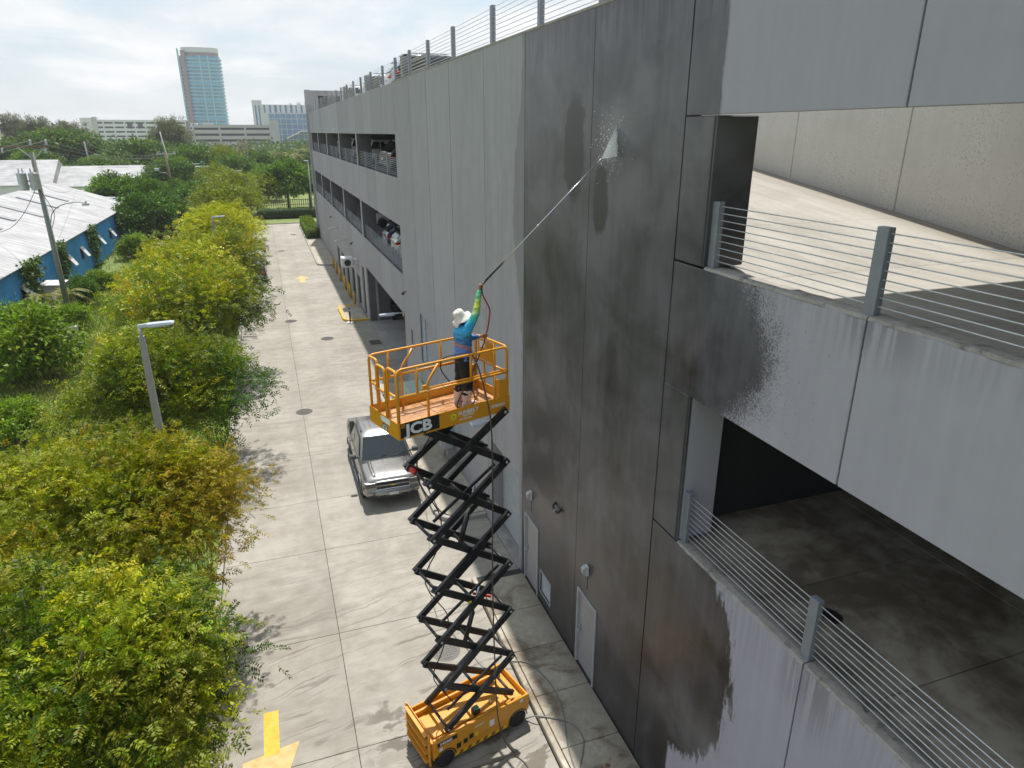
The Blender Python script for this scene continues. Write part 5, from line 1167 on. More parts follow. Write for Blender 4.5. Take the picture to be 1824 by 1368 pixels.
def crown(name, seed, rx, ry, rz, zc, clumps, per, clump_r, length, width, pairs, pal, lobes=13, droop=0.25, m='leaf', flat=0.0, patch=None, spiky=0.0):
    """crown built of lobes; pal = list of (r, g, b, weight); patch = (dir, colours) tints one flank"""
    rng = np.random.default_rng(seed); RR = np.array([rx, ry, rz])
    lc = unit(rng.normal(size=(lobes, 3))); lc[:, 2] = np.abs(lc[:, 2]) * 1.1 - 0.38; lr = rng.uniform(0.26, 0.46, lobes); lc = lc * (1.0 - lr)[:, None] * rng.uniform(0.82, 1.12, (lobes, 1))
    lc = np.vstack([lc, [[0, 0, 0.05]]]); lr = np.append(lr, 0.50)
    li = rng.choice(lobes + 1, clumps, p=(lr ** 2) / (lr ** 2).sum()); d = unit(rng.normal(size=(clumps, 3)) + np.array([0, 0, 0.28])); rad = lr[li] * rng.uniform(0.62, 1.08, clumps) ** 0.5
    c = (lc[li] + d * rad[:, None]); c[:, 2] = np.maximum(c[:, 2], -0.85 + flat + rng.uniform(0, 0.12, clumps))
    c *= 1 + spiky * rng.uniform(-1, 1, (clumps, 1)); cw = c * RR; out = unit(c + d * 0.6)
    w = np.array([p[3] for p in pal]); cols = np.array([p[:3] for p in pal]); ci = rng.choice(len(pal), clumps, p=w / w.sum()); ccol = cols[ci]
    lob_t = rng.uniform(0.86, 1.14, lobes + 1)[li][:, None]; ccol = ccol * lob_t
    if patch is not None:
        pd, pc = patch; f = np.clip((out @ unit(np.array(pd, dtype=float)) - 0.25) * 2.0 + rng.normal(size=clumps) * 0.25, 0, 1)[:, None]; ccol = ccol * (1 - f) + np.array(pc) * f
    idx = np.repeat(np.arange(clumps), per); n = len(idx)
    pos = cw[idx] + rng.normal(size=(n, 3)) * clump_r * np.array([1, 1, 0.7]); ax = out[idx] * 0.75 + rng.normal(size=(n, 3)) * 0.55 + np.array([0, 0, 0.12])
    col = np.clip(ccol[idx] * rng.uniform(0.78, 1.22, (n, 1)) * (1 + rng.normal(size=(n, 3)) * 0.06), 0.004, 0.9)
    V, C = leaves(rng, pos, ax, col, length, width, pairs, droop); V = V + np.array([0, 0, zc])
    return quads_mesh(name, V, C, m), cw + np.array([0, 0, zc])
def trunk_mesh(name, seed, h, r, tips, m='bark', nb_=9, lean=0.0):
    rg_ = random.Random(seed); mb = MB(); top = Vector((rg_.uniform(-.1, .1) + lean, rg_.uniform(-.1, .1), h))
    pts = [Vector((0, 0, -0.1)), Vector((rg_.uniform(-.05, .05), rg_.uniform(-.05, .05), h * 0.4)), top]; mb.tube(pts, [r * 1.25, r, r * 0.8], 9)
    sel = rg_.sample(range(len(tips)), min(nb_, len(tips)))
    for i in sel:
        e = Vector(tips[i]); k1 = top.lerp(e, 0.45) + Vector((rg_.uniform(-.2, .2), rg_.uniform(-.2, .2), -0.05 * h)); mb.tube([top - Vector((0, 0, 0.15)), k1, top.lerp(e, 0.97)], [r * 0.62, r * 0.32, r * 0.10], 6)
        for j in rg_.sample(range(len(tips)), min(14, len(tips))):
            q = Vector(tips[j])
            if (q - k1).length < (e - top).length * 0.8: mb.tube([k1, k1.lerp(q, 0.5) + Vector((0, 0, 0.1)), k1.lerp(q, 0.95)], [r * 0.26, r * 0.14, r * 0.05], 5)
    return mb.mesh(name, m)
PROTO = {}
def tree_proto(key, h, tr, bark='bark', nbr=9, **k):
    cm, tips = crown(key + '_crown', **k); PROTO[key] = (cm, trunk_mesh(key + '_trunk', k['seed'], h, tr, [tuple(t) for t in tips], bark, nbr), k)
def tree(key, x, y, label, s=1.0, rz=0.0, name='tree', cat='tree', group=None, sz=None, z=-0.05):
    cm, tm, _ = PROTO[key]; o = thing(name, label, cat, (x, y, z), rz, group); o.scale = (s, s, s if sz is None else sz)
    link('trunk', tm, o); link('crown', cm, o); return o
GD, GM, GY, YL, OR, OL = (0.046, 0.088, 0.006), (0.115, 0.175, 0.008), (0.22, 0.26, 0.010), (0.37, 0.375, 0.011), (0.36, 0.27, 0.012), (0.18, 0.19, 0.014)
K = dict(length=0.22, width=0.0155, pairs=6)
tree_proto('near_green', 2.2, 0.14, seed=11, rx=3.25, ry=3.1, rz=2.55, zc=3.15, clumps=800, per=25, clump_r=0.25, pal=[(*GM, 2.6), (*GY, 5), (*GD, 2.0), (*YL, 1.8), (*OL, 2.2)], lobes=24, **K)
tree_proto('near_gold', 2.2, 0.14, seed=23, rx=3.5, ry=3.2, rz=2.6, zc=3.85, clumps=720, per=22, clump_r=0.25, pal=[(*GY, 4), (*YL, 4.2), (*OR, 0.9), (*GM, 1.3)], lobes=22, patch=((1, 0.1, -0.25), (0.36, 0.275, 0.014)), **K)
tree_proto('mid_green', 2.3, 0.15, seed=37, rx=3.5, ry=3.3, rz=2.6, zc=3.6, clumps=600, per=15, clump_r=0.27, pal=[(*GM, 3), (*GY, 4), (*YL, 1.0), (*GD, 1.6), (*OL, 1)], lobes=16, length=0.29, width=0.022, pairs=4, patch=((1, 0, -0.5), (0.05, 0.12, 0.012)))
tree_proto('gold_green', 2.4, 0.15, seed=41, rx=4.0, ry=4.0, rz=3.0, zc=3.9, clumps=520, per=11, clump_r=0.32, pal=[(*GY, 3.0), (*YL, 3.2), (*GM, 1.6), (*OR, 0.4)], lobes=18, length=0.36, width=0.036, pairs=4, patch=((1, -0.3, -0.5), (0.10, 0.15, 0.012)))
tree_proto('gold', 2.3, 0.14, seed=53, rx=3.7, ry=3.7, rz=2.8, zc=3.6, clumps=420, per=9, clump_r=0.32, pal=[(0.37, 0.38, 0.012, 5), (*GY, 3), (0.45, 0.43, 0.012, 2.5)], lobes=16, length=0.40, width=0.055, pairs=3)
tree_proto('olive', 2.8, 0.18, seed=59, rx=4.4, ry=4.4, rz=3.2, zc=4.6, clumps=420, per=9, clump_r=0.4, pal=[(*OL, 3), (*GY, 3), (*GM, 2)], lobes=16, length=0.42, width=0.07, pairs=3)
tree_proto('dense', 3.0, 0.25, seed=61, rx=5.0, ry=5.0, rz=4.0, zc=4.8, clumps=620, per=26, clump_r=0.42, length=0.42, width=0.13, pairs=0, pal=[(*GD, 1.5), (0.09, 0.185, 0.015, 4), (0.14, 0.25, 0.016, 3.5)], lobes=20, m='leaf_glossy')
tree_proto('broad', 3.0, 0.4, seed=67, rx=6.0, ry=5.5, rz=4.0, zc=5.0, clumps=700, per=22, clump_r=0.5, length=0.50, width=0.16, pairs=0, pal=[(0.05, 0.11, 0.014, 4), (0.085, 0.16, 0.016, 4), (0.13, 0.21, 0.018, 2.6)], lobes=24, flat=0.25, m='leaf_glossy')
tree_proto('shrub', 0.5, 0.06, seed=71, rx=2.0, ry=2.0, rz=1.9, zc=1.55, clumps=330, per=24, clump_r=0.22, length=0.22, width=0.062, pairs=0, pal=[(0.13, 0.23, 0.014, 4), (0.19, 0.30, 0.016, 4), (0.24, 0.31, 0.018, 2), (*GM, 1.2)], lobes=14, m='leaf_glossy', nbr=14)
tree_proto('dark_shrub', 0.6, 0.08, seed=73, rx=2.2, ry=2.2, rz=2.2, zc=1.9, clumps=330, per=22, clump_r=0.26, length=0.26, width=0.07, pairs=0, pal=[(*GD, 2), (0.06, 0.135, 0.014, 4), (0.09, 0.18, 0.014, 2.5)], lobes=14, m='leaf_glossy', nbr=14)
tree_proto('casuarina', 7.0, 0.22, seed=79, rx=3.2, ry=3.2, rz=5.5, zc=8.0, clumps=260, per=40, clump_r=0.36, length=0.9, width=0.045, pairs=0, pal=[(0.10, 0.115, 0.05, 3), (0.14, 0.14, 0.07, 3), (0.07, 0.09, 0.04, 2)], lobes=34, droop=0.35, spiky=0.30, nbr=22)
GR = 'trees in a row beside the lane'
tree('near_green', -4.4, 10.5, 'dense green leafy tree beside the bright yellow painted arrow', 1.06, 0.4, group=GR)
tree('near_gold', -4.4, 16.1, 'golden and rust tinged tree in front of the tall lamp post', 0.98, 0.0, group=GR)
tree('mid_green', -4.5, 26.4, 'yellow-green tree standing just behind the tall lamp post', 1.08, 0.0, group=GR, z=-0.75)
tree('gold_green', -4.0, 37.0, 'large gold and green tree third beyond the painted arrow', 1.0, 0.2, group=GR)
tree('gold', -5.3, 46.5, 'bright yellow tree beside the small lamp post', 1.0, 1.0, group=GR)
tree('gold_green', -3.7, 55.0, 'green-gold tree over the dark parked car', 0.92, 2.4, group=GR)
tree('gold', -4.0, 64.5, 'vivid yellow tree over the pale parked car', 1.05, 2.9, group=GR)
tree('gold', -4.1, 74.0, 'yellow tree over the white parked car', 0.98, 4.4, group=GR)
tree('olive', -4.3, 86.0, 'pale olive tree near the far end of the row', 0.98, 0.7, group=GR)
tree('olive', -4.0, 99.0, 'olive tree at the corner of the lane and the hedge', 1.0, 3.0, group=GR)
# wasteland shrubs and trees beside the blue shed
GS = 'wild shrubs between the lane and the blue shed'
for key, x, y, s_, rz_, lb in (
    ('shrub', -12.6, 40.0, 1.35, 0.0, 'large bright green bush beside the stacked white blocks'), ('shrub', -10.8, 31.5, 0.62, 1.2, 'low green bush at the meadow edge below the large bright bush'),
    ('shrub', -14.2, 44.6, 0.72, 2.1, 'bright green bush against the near end of the blue shed'), ('dark_shrub', -13.6, 57.5, 0.62, 0.4, 'dark green shrub beside the leaning transformer pole'),
    ('shrub', -13.4, 63.0, 0.6, 3.3, 'green shrub by the shed wall beyond the transformer pole'), ('shrub', -12.9, 50.5, 0.6, 4.0, 'small green shrub at the foot of the transformer pole'),
    ('shrub', -13.2, 79.0, 0.85, 5.0, 'rounded green shrub in front of the crooked shed windows'), ('dark_shrub', -13.2, 89.5, 1.55, 1.6, 'tall dark shrub at the far corner of the blue shed'),
    ('dark_shrub', -11.2, 94.5, 1.5, 2.8, 'dark shrub beside the wooden pole'), ('shrub', -9.0, 96.0, 1.3, 0.9, 'green shrub between the wooden pole and the olive trees'),
    ('shrub', -10.5, 70.5, 0.55, 2.2, 'low scrub beside the yellow canoe'), ('dark_shrub', -8.4, 104.0, 1.6, 4.9, 'dark shrub by the railway behind the olive trees')):
    tree(key, x, y, lb, s_, rz_, 'shrub', 'shrub', GS)
def far_tree(key, px, ytop, half, Y, label, name='tree', group=None, seed=0, zs=1.0):
    k = PROTO[key][2]; top = at(px, ytop, Y); hgt = k['zc'] + k['rz'] * 0.98; s_ = half * Y / 1290.0 / (k['rx'] * 0.95)
    return tree(key, top.x, Y, label, s_, seed * 1.7, name, 'tree', group, max(0.3, (top.z + 0.05) / hgt) * zs)
GF, GB = 'trees beyond the end of the lane', 'trees along the skyline'
for i, (key, px, yt, half, Y, lb) in enumerate((
    ('dense', 200, 300, 46, 108, 'bright leafy tree in front of the long white shed'), ('dense', 258, 306, 34, 106, 'leafy tree beside the end of the long white shed'),
    ('dense', 300, 314, 36, 112, 'green tree behind the wooden pole'), ('dense', 345, 318, 30, 118, 'green tree beside the sign gantry'),
    ('olive', 405, 295, 52, 116, 'round olive-gold tree behind the row of lane trees'), ('olive', 452, 305, 44, 118, 'olive tree reaching towards the far hedge'),
    ('dense', 505, 276, 46, 121, 'large bright green tree behind the railway fence'), ('dense', 545, 288, 34, 126, 'green tree behind the far corner lamp pole'),
    ('dense', 470, 288, 32, 140, 'green tree peeping over the olive tree'), ('olive', 375, 285, 28, 140, 'pale olive tree behind the sign gantry'))):
    far_tree(key, px, yt, half, Y, lb, group=GF, seed=i)
for i, (key, px, yt, half, Y, lb) in enumerate((
    ('broad', 100, 224, 72, 190, 'huge dark spreading tree behind the white shed'), ('broad', 12, 244, 40, 185, 'dark tree left of the huge spreading tree'),
    ('broad', 245, 242, 62, 175, 'dark domed tree in front of the white office block'), ('broad', 345, 254, 46, 165, 'green tree below the blue tower'),
    ('olive', 400, 252, 30, 165, 'yellowish tree in front of the pale parking block'), ('olive', 190, 262, 30, 250, 'yellow tree seen between two dark crowns'),
    ('gold', 215, 258, 18, 255, 'small yellow tree before the white office block'), ('broad', 455, 264, 40, 190, 'green tree in front of the pale parking block corner'),
    ('dense', 505, 262, 32, 210, 'green tree below the blue glass office'), ('broad', 540, 266, 26, 200, 'green tree beside the garage corner fin'), ('broad', 60, 262, 40, 170, 'dark low tree behind the shed roof'), ('broad', 180, 274, 50, 165, 'dark tree over the long white shed'), ('broad', 300, 276, 44, 150, 'dark tree behind the sign gantry post'), ('broad', 415, 272, 40, 150, 'dark green tree behind the utility poles'),
    ('casuarina', 297, 203, 27, 225, 'feathery grey pine left of the blue tower'), ('casuarina', 22, 199, 26, 270, 'windswept feathery pine at the far left skyline'), ('casuarina', 58, 203, 26, 265, 'windswept feathery pine next to the dark spreading tree'),
    ('casuarina', 95, 212, 28, 275, 'thin feathery pine above the spreading tree'), ('casuarina', 128, 214, 26, 280, 'feathery pine beside the white office block'), ('casuarina', 280, 232, 22, 235, 'low feathery pine below the taller one'))):
    far_tree(key, px, yt, half, Y, lb, group=GB, seed=i + 3)
# distant belt of woodland: one mass
rng = np.random.default_rng(5); N = 26000
bx = rng.uniform(-330, 120, N); by = rng.uniform(300, 470, N); lump = 4.2 + 2.6 * np.sin(bx * 0.13 + 2 * np.sin(by * 0.05)) + 1.4 * np.sin(bx * 0.41 + by * 0.2); hz = lump * rng.uniform(0.35, 1.0, N) ** 0.5
pos = np.stack([bx, by, np.maximum(0.3, hz)], 1); base = np.where(rng.uniform(size=(N, 1)) < 0.3, np.array([[0.10, 0.13, 0.02]]), np.array([[0.04, 0.085, 0.015]])) * rng.uniform(0.6, 1.3, (N, 1))
V, C = leaves(rng, pos, rng.normal(size=(N, 3)) + np.array([0, 0, 0.5]), base, 2.0, 0.8, 0)
tag(link('woodland', quads_mesh('woodland', V, C, 'leaf')), 'low belt of mixed green woodland below the far buildings', 'woodland', kind='stuff')
# palms: crown of arching fronds
def palm(x, y, h, label, seed, s_=1.0, tint=1.0):
    rg_ = np.random.default_rng(seed); o = thing('palm_tree', label, 'palm', (x, y, -0.05), 0, 'palms')
    MB().tube([(0, 0, 0), (0.08, 0.03, h * 0.5), (0.0, 0.05, h)], [0.16, 0.12, 0.11], 8).build('trunk', 'bark_pale', o)
    for k in range(15):
        a = k * 2.4; el = rg_.uniform(-0.15, 1.1); L = rg_.uniform(1.5, 2.1) * s_; P = []; Vq = []; Cq = []
        for i in range(9):
            t = i / 8; r_ = L * t * math.cos(el * (1 - t * 0.5)); zz = h + L * (math.sin(el) * t - 0.75 * t * t); P.append(np.array([r_ * math.cos(a), r_ * math.sin(a) + 0.05, zz]))
        sd = np.array([-math.sin(a), math.cos(a), 0.0])
        for i in range(1, 9):
            for q in range(2):
                p0 = P[i - 1] + (P[i] - P[i - 1]) * (q / 2); dr = unit((P[i] - P[i - 1])[None])[0]
                for s2 in (-1, 1):
                    ll = 0.55 * s_ * (1.1 - abs(i / 8 - 0.4)); d = unit((sd * s2 + dr * 0.7 + np.array([0, 0, -0.35]))[None])[0]; Vq.append([p0 - dr * 0.03, p0 + d * ll * 0.5 - dr * 0.045, p0 + d * ll, p0 + d * ll * 0.5 + dr * 0.045])
                    Cq.append(np.array([0.16, 0.18, 0.03]) * tint * rg_.uniform(0.7, 1.3) if rg_.uniform() < 0.8 else np.array([0.30, 0.22, 0.09]))
        link('frond', quads_mesh('frond', np.array(Vq), np.array(Cq), 'leaf'), o)
palm(-14.9, 52.6, 1.9, 'short palm against the blue shed beside the bright bush', 3); palm(-13.9, 55.0, 1.6, 'yellowing short palm at the foot of the leaning pole', 5, 0.9); palm(-15.1, 49.5, 1.5, 'half hidden short palm by the shed gutter', 9, 0.9)
for i, (px, yt, Y) in enumerate(((515, 268, 190), (528, 270, 185), (488, 266, 195), (535, 262, 200), (150, 266, 240), (225, 262, 240))):
    p = at(px, yt, Y); palm(p.x, Y, p.z - 1.0, ('far palm crown below the blue glass office', 'far palm beside the garage fin', 'far palm before the pale parking block', 'far palm in front of the glass wing', 'far palm under the white office stair tower', 'far palm below the white office block')[i], 20 + i, 1.7, 0.7)
# clipped hedges: a leafy shell on a solid body
def hedge(name, label, x0, x1, y0, y1, h, seed, cols, dens=150, rnd=0.12):
    rg_ = np.random.default_rng(seed); o = thing(name, label, 'hedge', ((x0 + x1) / 2, (y0 + y1) / 2, 0)); a, b = (x1 - x0) / 2, (y1 - y0) / 2
    MB().bbox(-a + 0.08, a - 0.08, -b + 0.08, b - 0.08, 0, h - 0.08, 0.2).build('hedge_core', 'hedge_dark', o)
    areas = np.array([4 * a * b, 2 * b * h, 2 * b * h, 2 * a * h, 2 * a * h]); n = int(areas.sum() * dens); f = rg_.choice(5, n, p=areas / areas.sum()); u = rg_.uniform(-1, 1, n); v = rg_.uniform(0, 1, n)
    pos = np.zeros((n, 3)); nor = np.zeros((n, 3))
    for k in range(5):
        s_ = f == k
        if k == 0: pos[s_] = np.stack([u[s_] * a, (v[s_] * 2 - 1) * b, np.full(s_.sum(), h)], 1); nor[s_] = (0, 0, 1)
        elif k < 3: sg = 1 if k == 1 else -1; pos[s_] = np.stack([np.full(s_.sum(), sg * a), u[s_] * b, v[s_] * h], 1); nor[s_] = (sg, 0, 0.2)
        else: sg = 1 if k == 3 else -1; pos[s_] = np.stack([u[s_] * a, np.full(s_.sum(), sg * b), v[s_] * h], 1); nor[s_] = (0, sg, 0.2)
    pos += nor * (np.sin(pos[:, :1] * 2.3) * np.cos(pos[:, 1:2] * 1.7) * 0.05) + rg_.normal(size=(n, 3)) * 0.05; cc = np.array(cols)[rg_.choice(len(cols), n)] * rg_.uniform(0.7, 1.3, (n, 1))
    V, C = leaves(rg_, pos, nor + rg_.normal(size=(n, 3)) * 0.7, cc, 0.14, 0.05, 0); link('foliage', quads_mesh('foliage', V, C, 'leaf_glossy'), o)
simple('hedge_dark', (0.02, 0.04, 0.008), 0.9)
hedge('clipped_bush', 'bright yellow-green clipped bush on the island at the garage corner', 4.35, 5.75, 86.5, 101.0, 1.25, 1, [(0.13, 0.21, 0.012), (0.19, 0.25, 0.015), (0.08, 0.15, 0.01)])
hedge('hedge', 'long dark clipped hedge closing the far end of the lane', -1.2, 9.5, 110.2, 111.6, 1.35, 2, [(0.035, 0.085, 0.012), (0.06, 0.12, 0.014)], 90)
# meadow grass between the lane and the shed
rng = np.random.default_rng(8); N = 90000
gy = 6 + 98 * rng.uniform(size=N) ** 1.15; gx = rng.uniform(-16, -2.6, N); keep = (np.sin(gx * 0.9 + 1.3 * np.sin(gy * 0.23)) + np.sin(gy * 0.31 + gx * 0.4) + rng.normal(size=N) * 0.7) > -0.75
gx, gy = gx[keep], gy[keep]; N = len(gx); hh = rng.uniform(0.5, 1.2, (N, 1)); pos = np.stack([gx, gy, np.full(N, -0.06)], 1)
mixv = np.clip(0.5 + 0.4 * np.sin(gx * 0.7) * np.sin(gy * 0.19) + rng.normal(size=N) * 0.25, 0, 1)[:, None]; C = (np.array([[0.17, 0.28, 0.03]]) * mixv + np.array([[0.33, 0.32, 0.10]]) * (1 - mixv)) * rng.uniform(0.7, 1.3, (N, 1))
V, C = leaves(rng, pos, np.array([0, 0, 1.0]) + rng.normal(size=(N, 3)) * 0.35, C, 0.46, 0.035, 0, 0.2)
tag(link('meadow_grass', quads_mesh('meadow_grass', V, C, 'grass_blade')), 'rough tall meadow grass and weeds beside the blue shed', 'grass', kind='stuff')
# ================================================================ sheds and far buildings
def _shed_roof(nb):
    p = nb.pos(); x, y, z = nb.xyz(p); n = nb.noise(p, 0.5, 4, 0.6); st = nb.noise(nb.vec(x * 0.25, y * 3.0, z * 0.3), 1.0, 4, 0.65)
    c = nb.mixc(nb.smooth(n * 0.4 + st * 0.6, 0.35, 0.65), (0.24, 0.24, 0.245), (0.43, 0.43, 0.435)); c = nb.mixc(nb.smooth(st, 0.6, 0.72) * 0.5, c, (0.17, 0.155, 0.14))
    return dict(base=c, rough=0.7)
mat('shed_roof', _shed_roof)
simple('blue_steel', (0.06, 0.33, 0.74), 0.55, scale=0.6, var=0.2, dirt=0.25, dirtcol=(0.06, 0.12, 0.20)); simple('white_render', (0.66, 0.67, 0.68), 0.8, scale=0.2, var=0.1); simple('skylight', (0.26, 0.27, 0.29), 0.5)
simple('beige_render', (0.47, 0.455, 0.43), 0.85, scale=0.1, var=0.08); simple('pale_render', (0.62, 0.63, 0.65), 0.85, scale=0.1, var=0.06); simple('opening_dark', (0.035, 0.037, 0.04), 0.9)
simple('tower_glass', (0.01, 0.22, 0.40), 0.25, scale=0.15, var=0.35, spec=0.7); simple('tower_glass_pale', (0.03, 0.34, 0.54), 0.25, scale=0.2, var=0.3, spec=0.7); simple('tower_slab', (0.25, 0.50, 0.58), 0.6); simple('tower_core', (0.22, 0.15, 0.16), 0.8); simple('tower_cap', (0.50, 0.53, 0.54), 0.7)
simple('office_glass', (0.10, 0.22, 0.40), 0.12, scale=0.1, var=0.3, spec=0.7); simple('stripe_blue', (0.12, 0.20, 0.40), 0.4); simple('vine_stem', (0.03, 0.05, 0.012), 0.9)
# ---- blue metal shed
SX, EZ, RX_, RZ_, SY0, SY1 = -16.0, 3.9, -23.6, 6.55, 38.0, 97.4
shed = thing('metal_shed', 'long blue corrugated metal shed with pale worn roof beside the meadow', 'shed', (SX, (SY0 + SY1) / 2, 0)); oy = (SY0 + SY1) / 2
wl = MB(); n = int((SY1 - SY0) / 0.3); pts = []
for i in range(n + 1):
    y = SY0 - oy + (SY1 - SY0) * i / n; pts += [(0.0, y), (0.0, y + 0.12), (-0.045, y + 0.15), (-0.045, y + 0.27)]
wl.loft([[(a, b, z) for a, b in pts] for z in (0.0, EZ - 0.05)], closed=False, caps=False, smooth=False); wl.box(-15.2, -0.06, SY0 - oy, SY1 - oy, 0.0, EZ - 0.06); wl.build('wall', 'blue_steel', shed)
gb = MB(); gb.prism([(0, EZ - 0.06), (RX_ - SX, RZ_ - 0.08), (2 * (RX_ - SX), EZ - 0.06)], SY1 - oy - 0.1, SY1 - oy, 'Y'); gb.build('gable', 'blue_steel', shed)
def roof_side(x0, z0, x1, z1):
    mb = MB(); prof = []
    n = int((SY1 - SY0 + 1.0) / 0.6)
    for i in range(n): y = SY0 - oy - 0.4 + i * 0.6; prof += [(y, 0.0), (y + 0.44, 0.0), (y + 0.48, 0.022), (y + 0.56, 0.022)]
    mb.loft([[(x0, a, z0 + d) for a, d in prof], [(x1, a, z1 + d) for a, d in prof]], closed=False, caps=False, smooth=False)
    mb.slab([(x0, SY0 - oy - 0.4, z0 - 0.01), (x0, SY1 - oy + 0.4, z0 - 0.01), (x1, SY1 - oy + 0.4, z1 - 0.01), (x1, SY0 - oy - 0.4, z1 - 0.01)], 0.06)
    return mb.build('roof', 'shed_roof', shed)
rf = roof_side(0.35, EZ - 0.06, RX_ - SX, RZ_); roof_side(RX_ - SX, RZ_, 2 * (RX_ - SX) - 0.35, EZ - 0.06)
sl_ = lambda t: (0.35 + (RX_ - SX - 0.35) * t, EZ - 0.06 + (RZ_ - EZ + 0.06) * t)
for k, y in enumerate((44, 49, 54, 59, 63, 68, 73, 80, 86)):
    (xa, za), (xb, zb_) = sl_(0.42 + 0.05 * (k % 3)), sl_(0.88)
    MB().slab([(xa, y - oy, za + 0.10), (xa, y + 0.75 - oy, za + 0.10), (xb, y + 0.75 - oy, zb_ + 0.10), (xb, y - oy, zb_ + 0.10)], 0.06).build('skylight', 'skylight', rf)
for y in (53.5, 66.0, 70.8, 78.2, 84.0):                # crooked hanging shutters
    w_ = MB().box(0.005, 0.02, y - 0.5 - oy, y + 0.5 - oy, 1.5, 2.6).build('window', 'opening_dark', shed)
    s2 = MB().slab([(0.03, y - 0.55 - oy, 2.6), (0.55, y - 0.35 - oy, 1.75), (0.55, y + 0.55 - oy, 1.70), (0.03, y + 0.5 - oy, 2.6)], 0.04).build('shutter', 'white_metal', w_)
def vine(y, w, h, seed):
    rg_ = np.random.default_rng(seed); n = 900; yy = y + rg_.normal(size=n) * w * 0.4; zz = EZ + 0.1 - np.abs(rg_.normal(size=n)) * h * 0.5; zz = np.maximum(zz, 0.2); pos = np.stack([SX + 0.12 + rg_.uniform(0, 0.35, n), yy, zz], 1)
    V, C = leaves(rg_, pos, rg_.normal(size=(n, 3)) + np.array([0.8, 0, -0.4]), np.array([[0.06, 0.11, 0.014]]) * rg_.uniform(0.5, 1.8, (n, 1)), 0.26, 0.09, 0)
    o = thing('climbing_vine', {1: 'thin vine trailing down the near bays of the blue shed', 2: 'thick vine hanging off the shed eave by the crooked shutters', 3: 'vine spilling from the shed eave behind the leaning pole'}[seed], 'vine', (SX + 0.3, y, 0))
    V = V - np.array([SX + 0.3, y, 0]); link('foliage', quads_mesh('foliage', V, C, 'leaf'), o); MB().tube([(0.0, 0, 0), (-0.1, 0.1, 2.0), (-0.05, -0.1, EZ)], 0.03, 5).build('stem', 'vine_stem', o)
vine(55.0, 2.4, 2.2, 1); vine(74.5, 2.0, 3.6, 2); vine(63.0, 1.6, 3.0, 3)
ann = thing('shed_annex', 'low pale-roofed annex with blue wall behind the metal shed', 'shed', (-17.5, 108, 0))
MB().box(-6, 0, -5, 5, 0, 4.1).build('wall', 'blue_steel', ann); MB().slab([(0.4, -5.4, 4.15), (0.4, 5.4, 4.15), (-6.4, 5.4, 4.6), (-6.4, -5.4, 4.6)], 0.1).build('roof', 'shed_roof', ann)
# ---- long white sheds
def white_shed(label, px0, px1, yt, Y, dep, kink=None):
    a, b = at(px0, yt, Y), at(px1, yt + 2, Y); o = thing('white_shed', label, 'shed', ((a.x + b.x) / 2, Y, 0), 0, 'long white sheds beyond the blue one'); hw = abs(b.x - a.x) / 2; h = a.z
    MB().box(-hw, hw, 0, dep, 0, h * 0.42).build('wall', 'white_render', o)
    MB().prism([(-0.3, h * 0.42 + 0.01), (-0.3, h * 0.42 + 0.12), (dep * 0.55, h), (dep + 0.3, h * 0.6), (dep + 0.3, h * 0.42 + 0.01)][::-1], -hw - 0.3, hw + 0.3, 'X').build('roof', 'shed_roof', o)
    for k in range(int(hw * 2 / 7)): MB().box(-hw + 2 + k * 7, -hw + 4.4 + k * 7, -0.06, -0.005, 0.9, 1.7).build('window', 'opening_dark', o)
white_shed('tall white flat-fronted shed behind the transformer pole', -90, 82, 289, 150, 14); white_shed('long low white shed in front of the dark domed trees', 83, 247, 299, 152, 12)
# ---- far buildings
def box_at(px0, px1, yt, Y, dep): a, b = at(px0, yt, Y), at(px1, yt, Y); return a.x, b.x, a.z
# blue glass tower: rounded plan, a slab and a glass ring for each storey
TY = 800; xa, xb, zt_ = box_at(322, 399, 95, TY, 0); ca = at(330, 84, TY).z; tw = thing('glass_tower', 'tall blue glass apartment tower with curved balconies on the skyline', 'tower', ((xa + xb) / 2 - 4.5, TY + 15, 0)); hw = (xb - xa) / 2; hd = 15.0
def plan(k=1.0, n=26):
    out = []
    for i in range(n): a = 2 * math.pi * i / n; c, s_ = math.cos(a), math.sin(a); out.append((hw * k * math.copysign(abs(c) ** 0.62, c), hd * k * math.copysign(abs(s_) ** 0.8, s_)))
    return out
FH = 3.3; nfl = int(zt_ / FH); ZT = nfl * FH
slab_me = MB().prism(plan(1.03), 0, 0.55).mesh('floor_slab', 'tower_slab'); gl_me = [MB().prism(plan(0.965), 0.55, FH).mesh('glazing', m_) for m_ in ('tower_glass', 'tower_glass_pale')]
rail_me = MB().loft([[(x, y, z) for x, y in plan(1.022)] for z in (0.55, 1.5)], caps=False, smooth=False).mesh('balcony_rail', 'tower_glass_pale')
for i in range(nfl):
    link('floor_slab', slab_me, tw, (0, 0, i * FH)); link('glazing', gl_me[1 if i % 5 == 2 or i < 5 else 0], tw, (0, 0, i * FH)); link('balcony_rail', rail_me, tw, (0, 0, i * FH))
MB().bbox(-hw * 0.80, -hw * 0.63, -hd * 1.08, -hd * 0.5, 0, ZT + 4.5, 0.3).build('stair_core', 'tower_core', tw)
MB().box(-hw * 0.97, -hw * 0.90, -hd * 0.86, -hd * 0.62, 0, ZT + 6).build('corner_column', 'tower_slab', tw)
for u in (0.02, 0.40): MB().box(hw * u, hw * u + 0.9, -hd * 1.07, -hd * 0.95, 0, ZT).build('mullion', 'tower_slab', tw)
MB().prism([(x * 0.86 + 1.2, y * 0.86) for x, y in plan(1.0)], ZT, ZT + 3.2).build('penthouse', 'tower_core', tw)
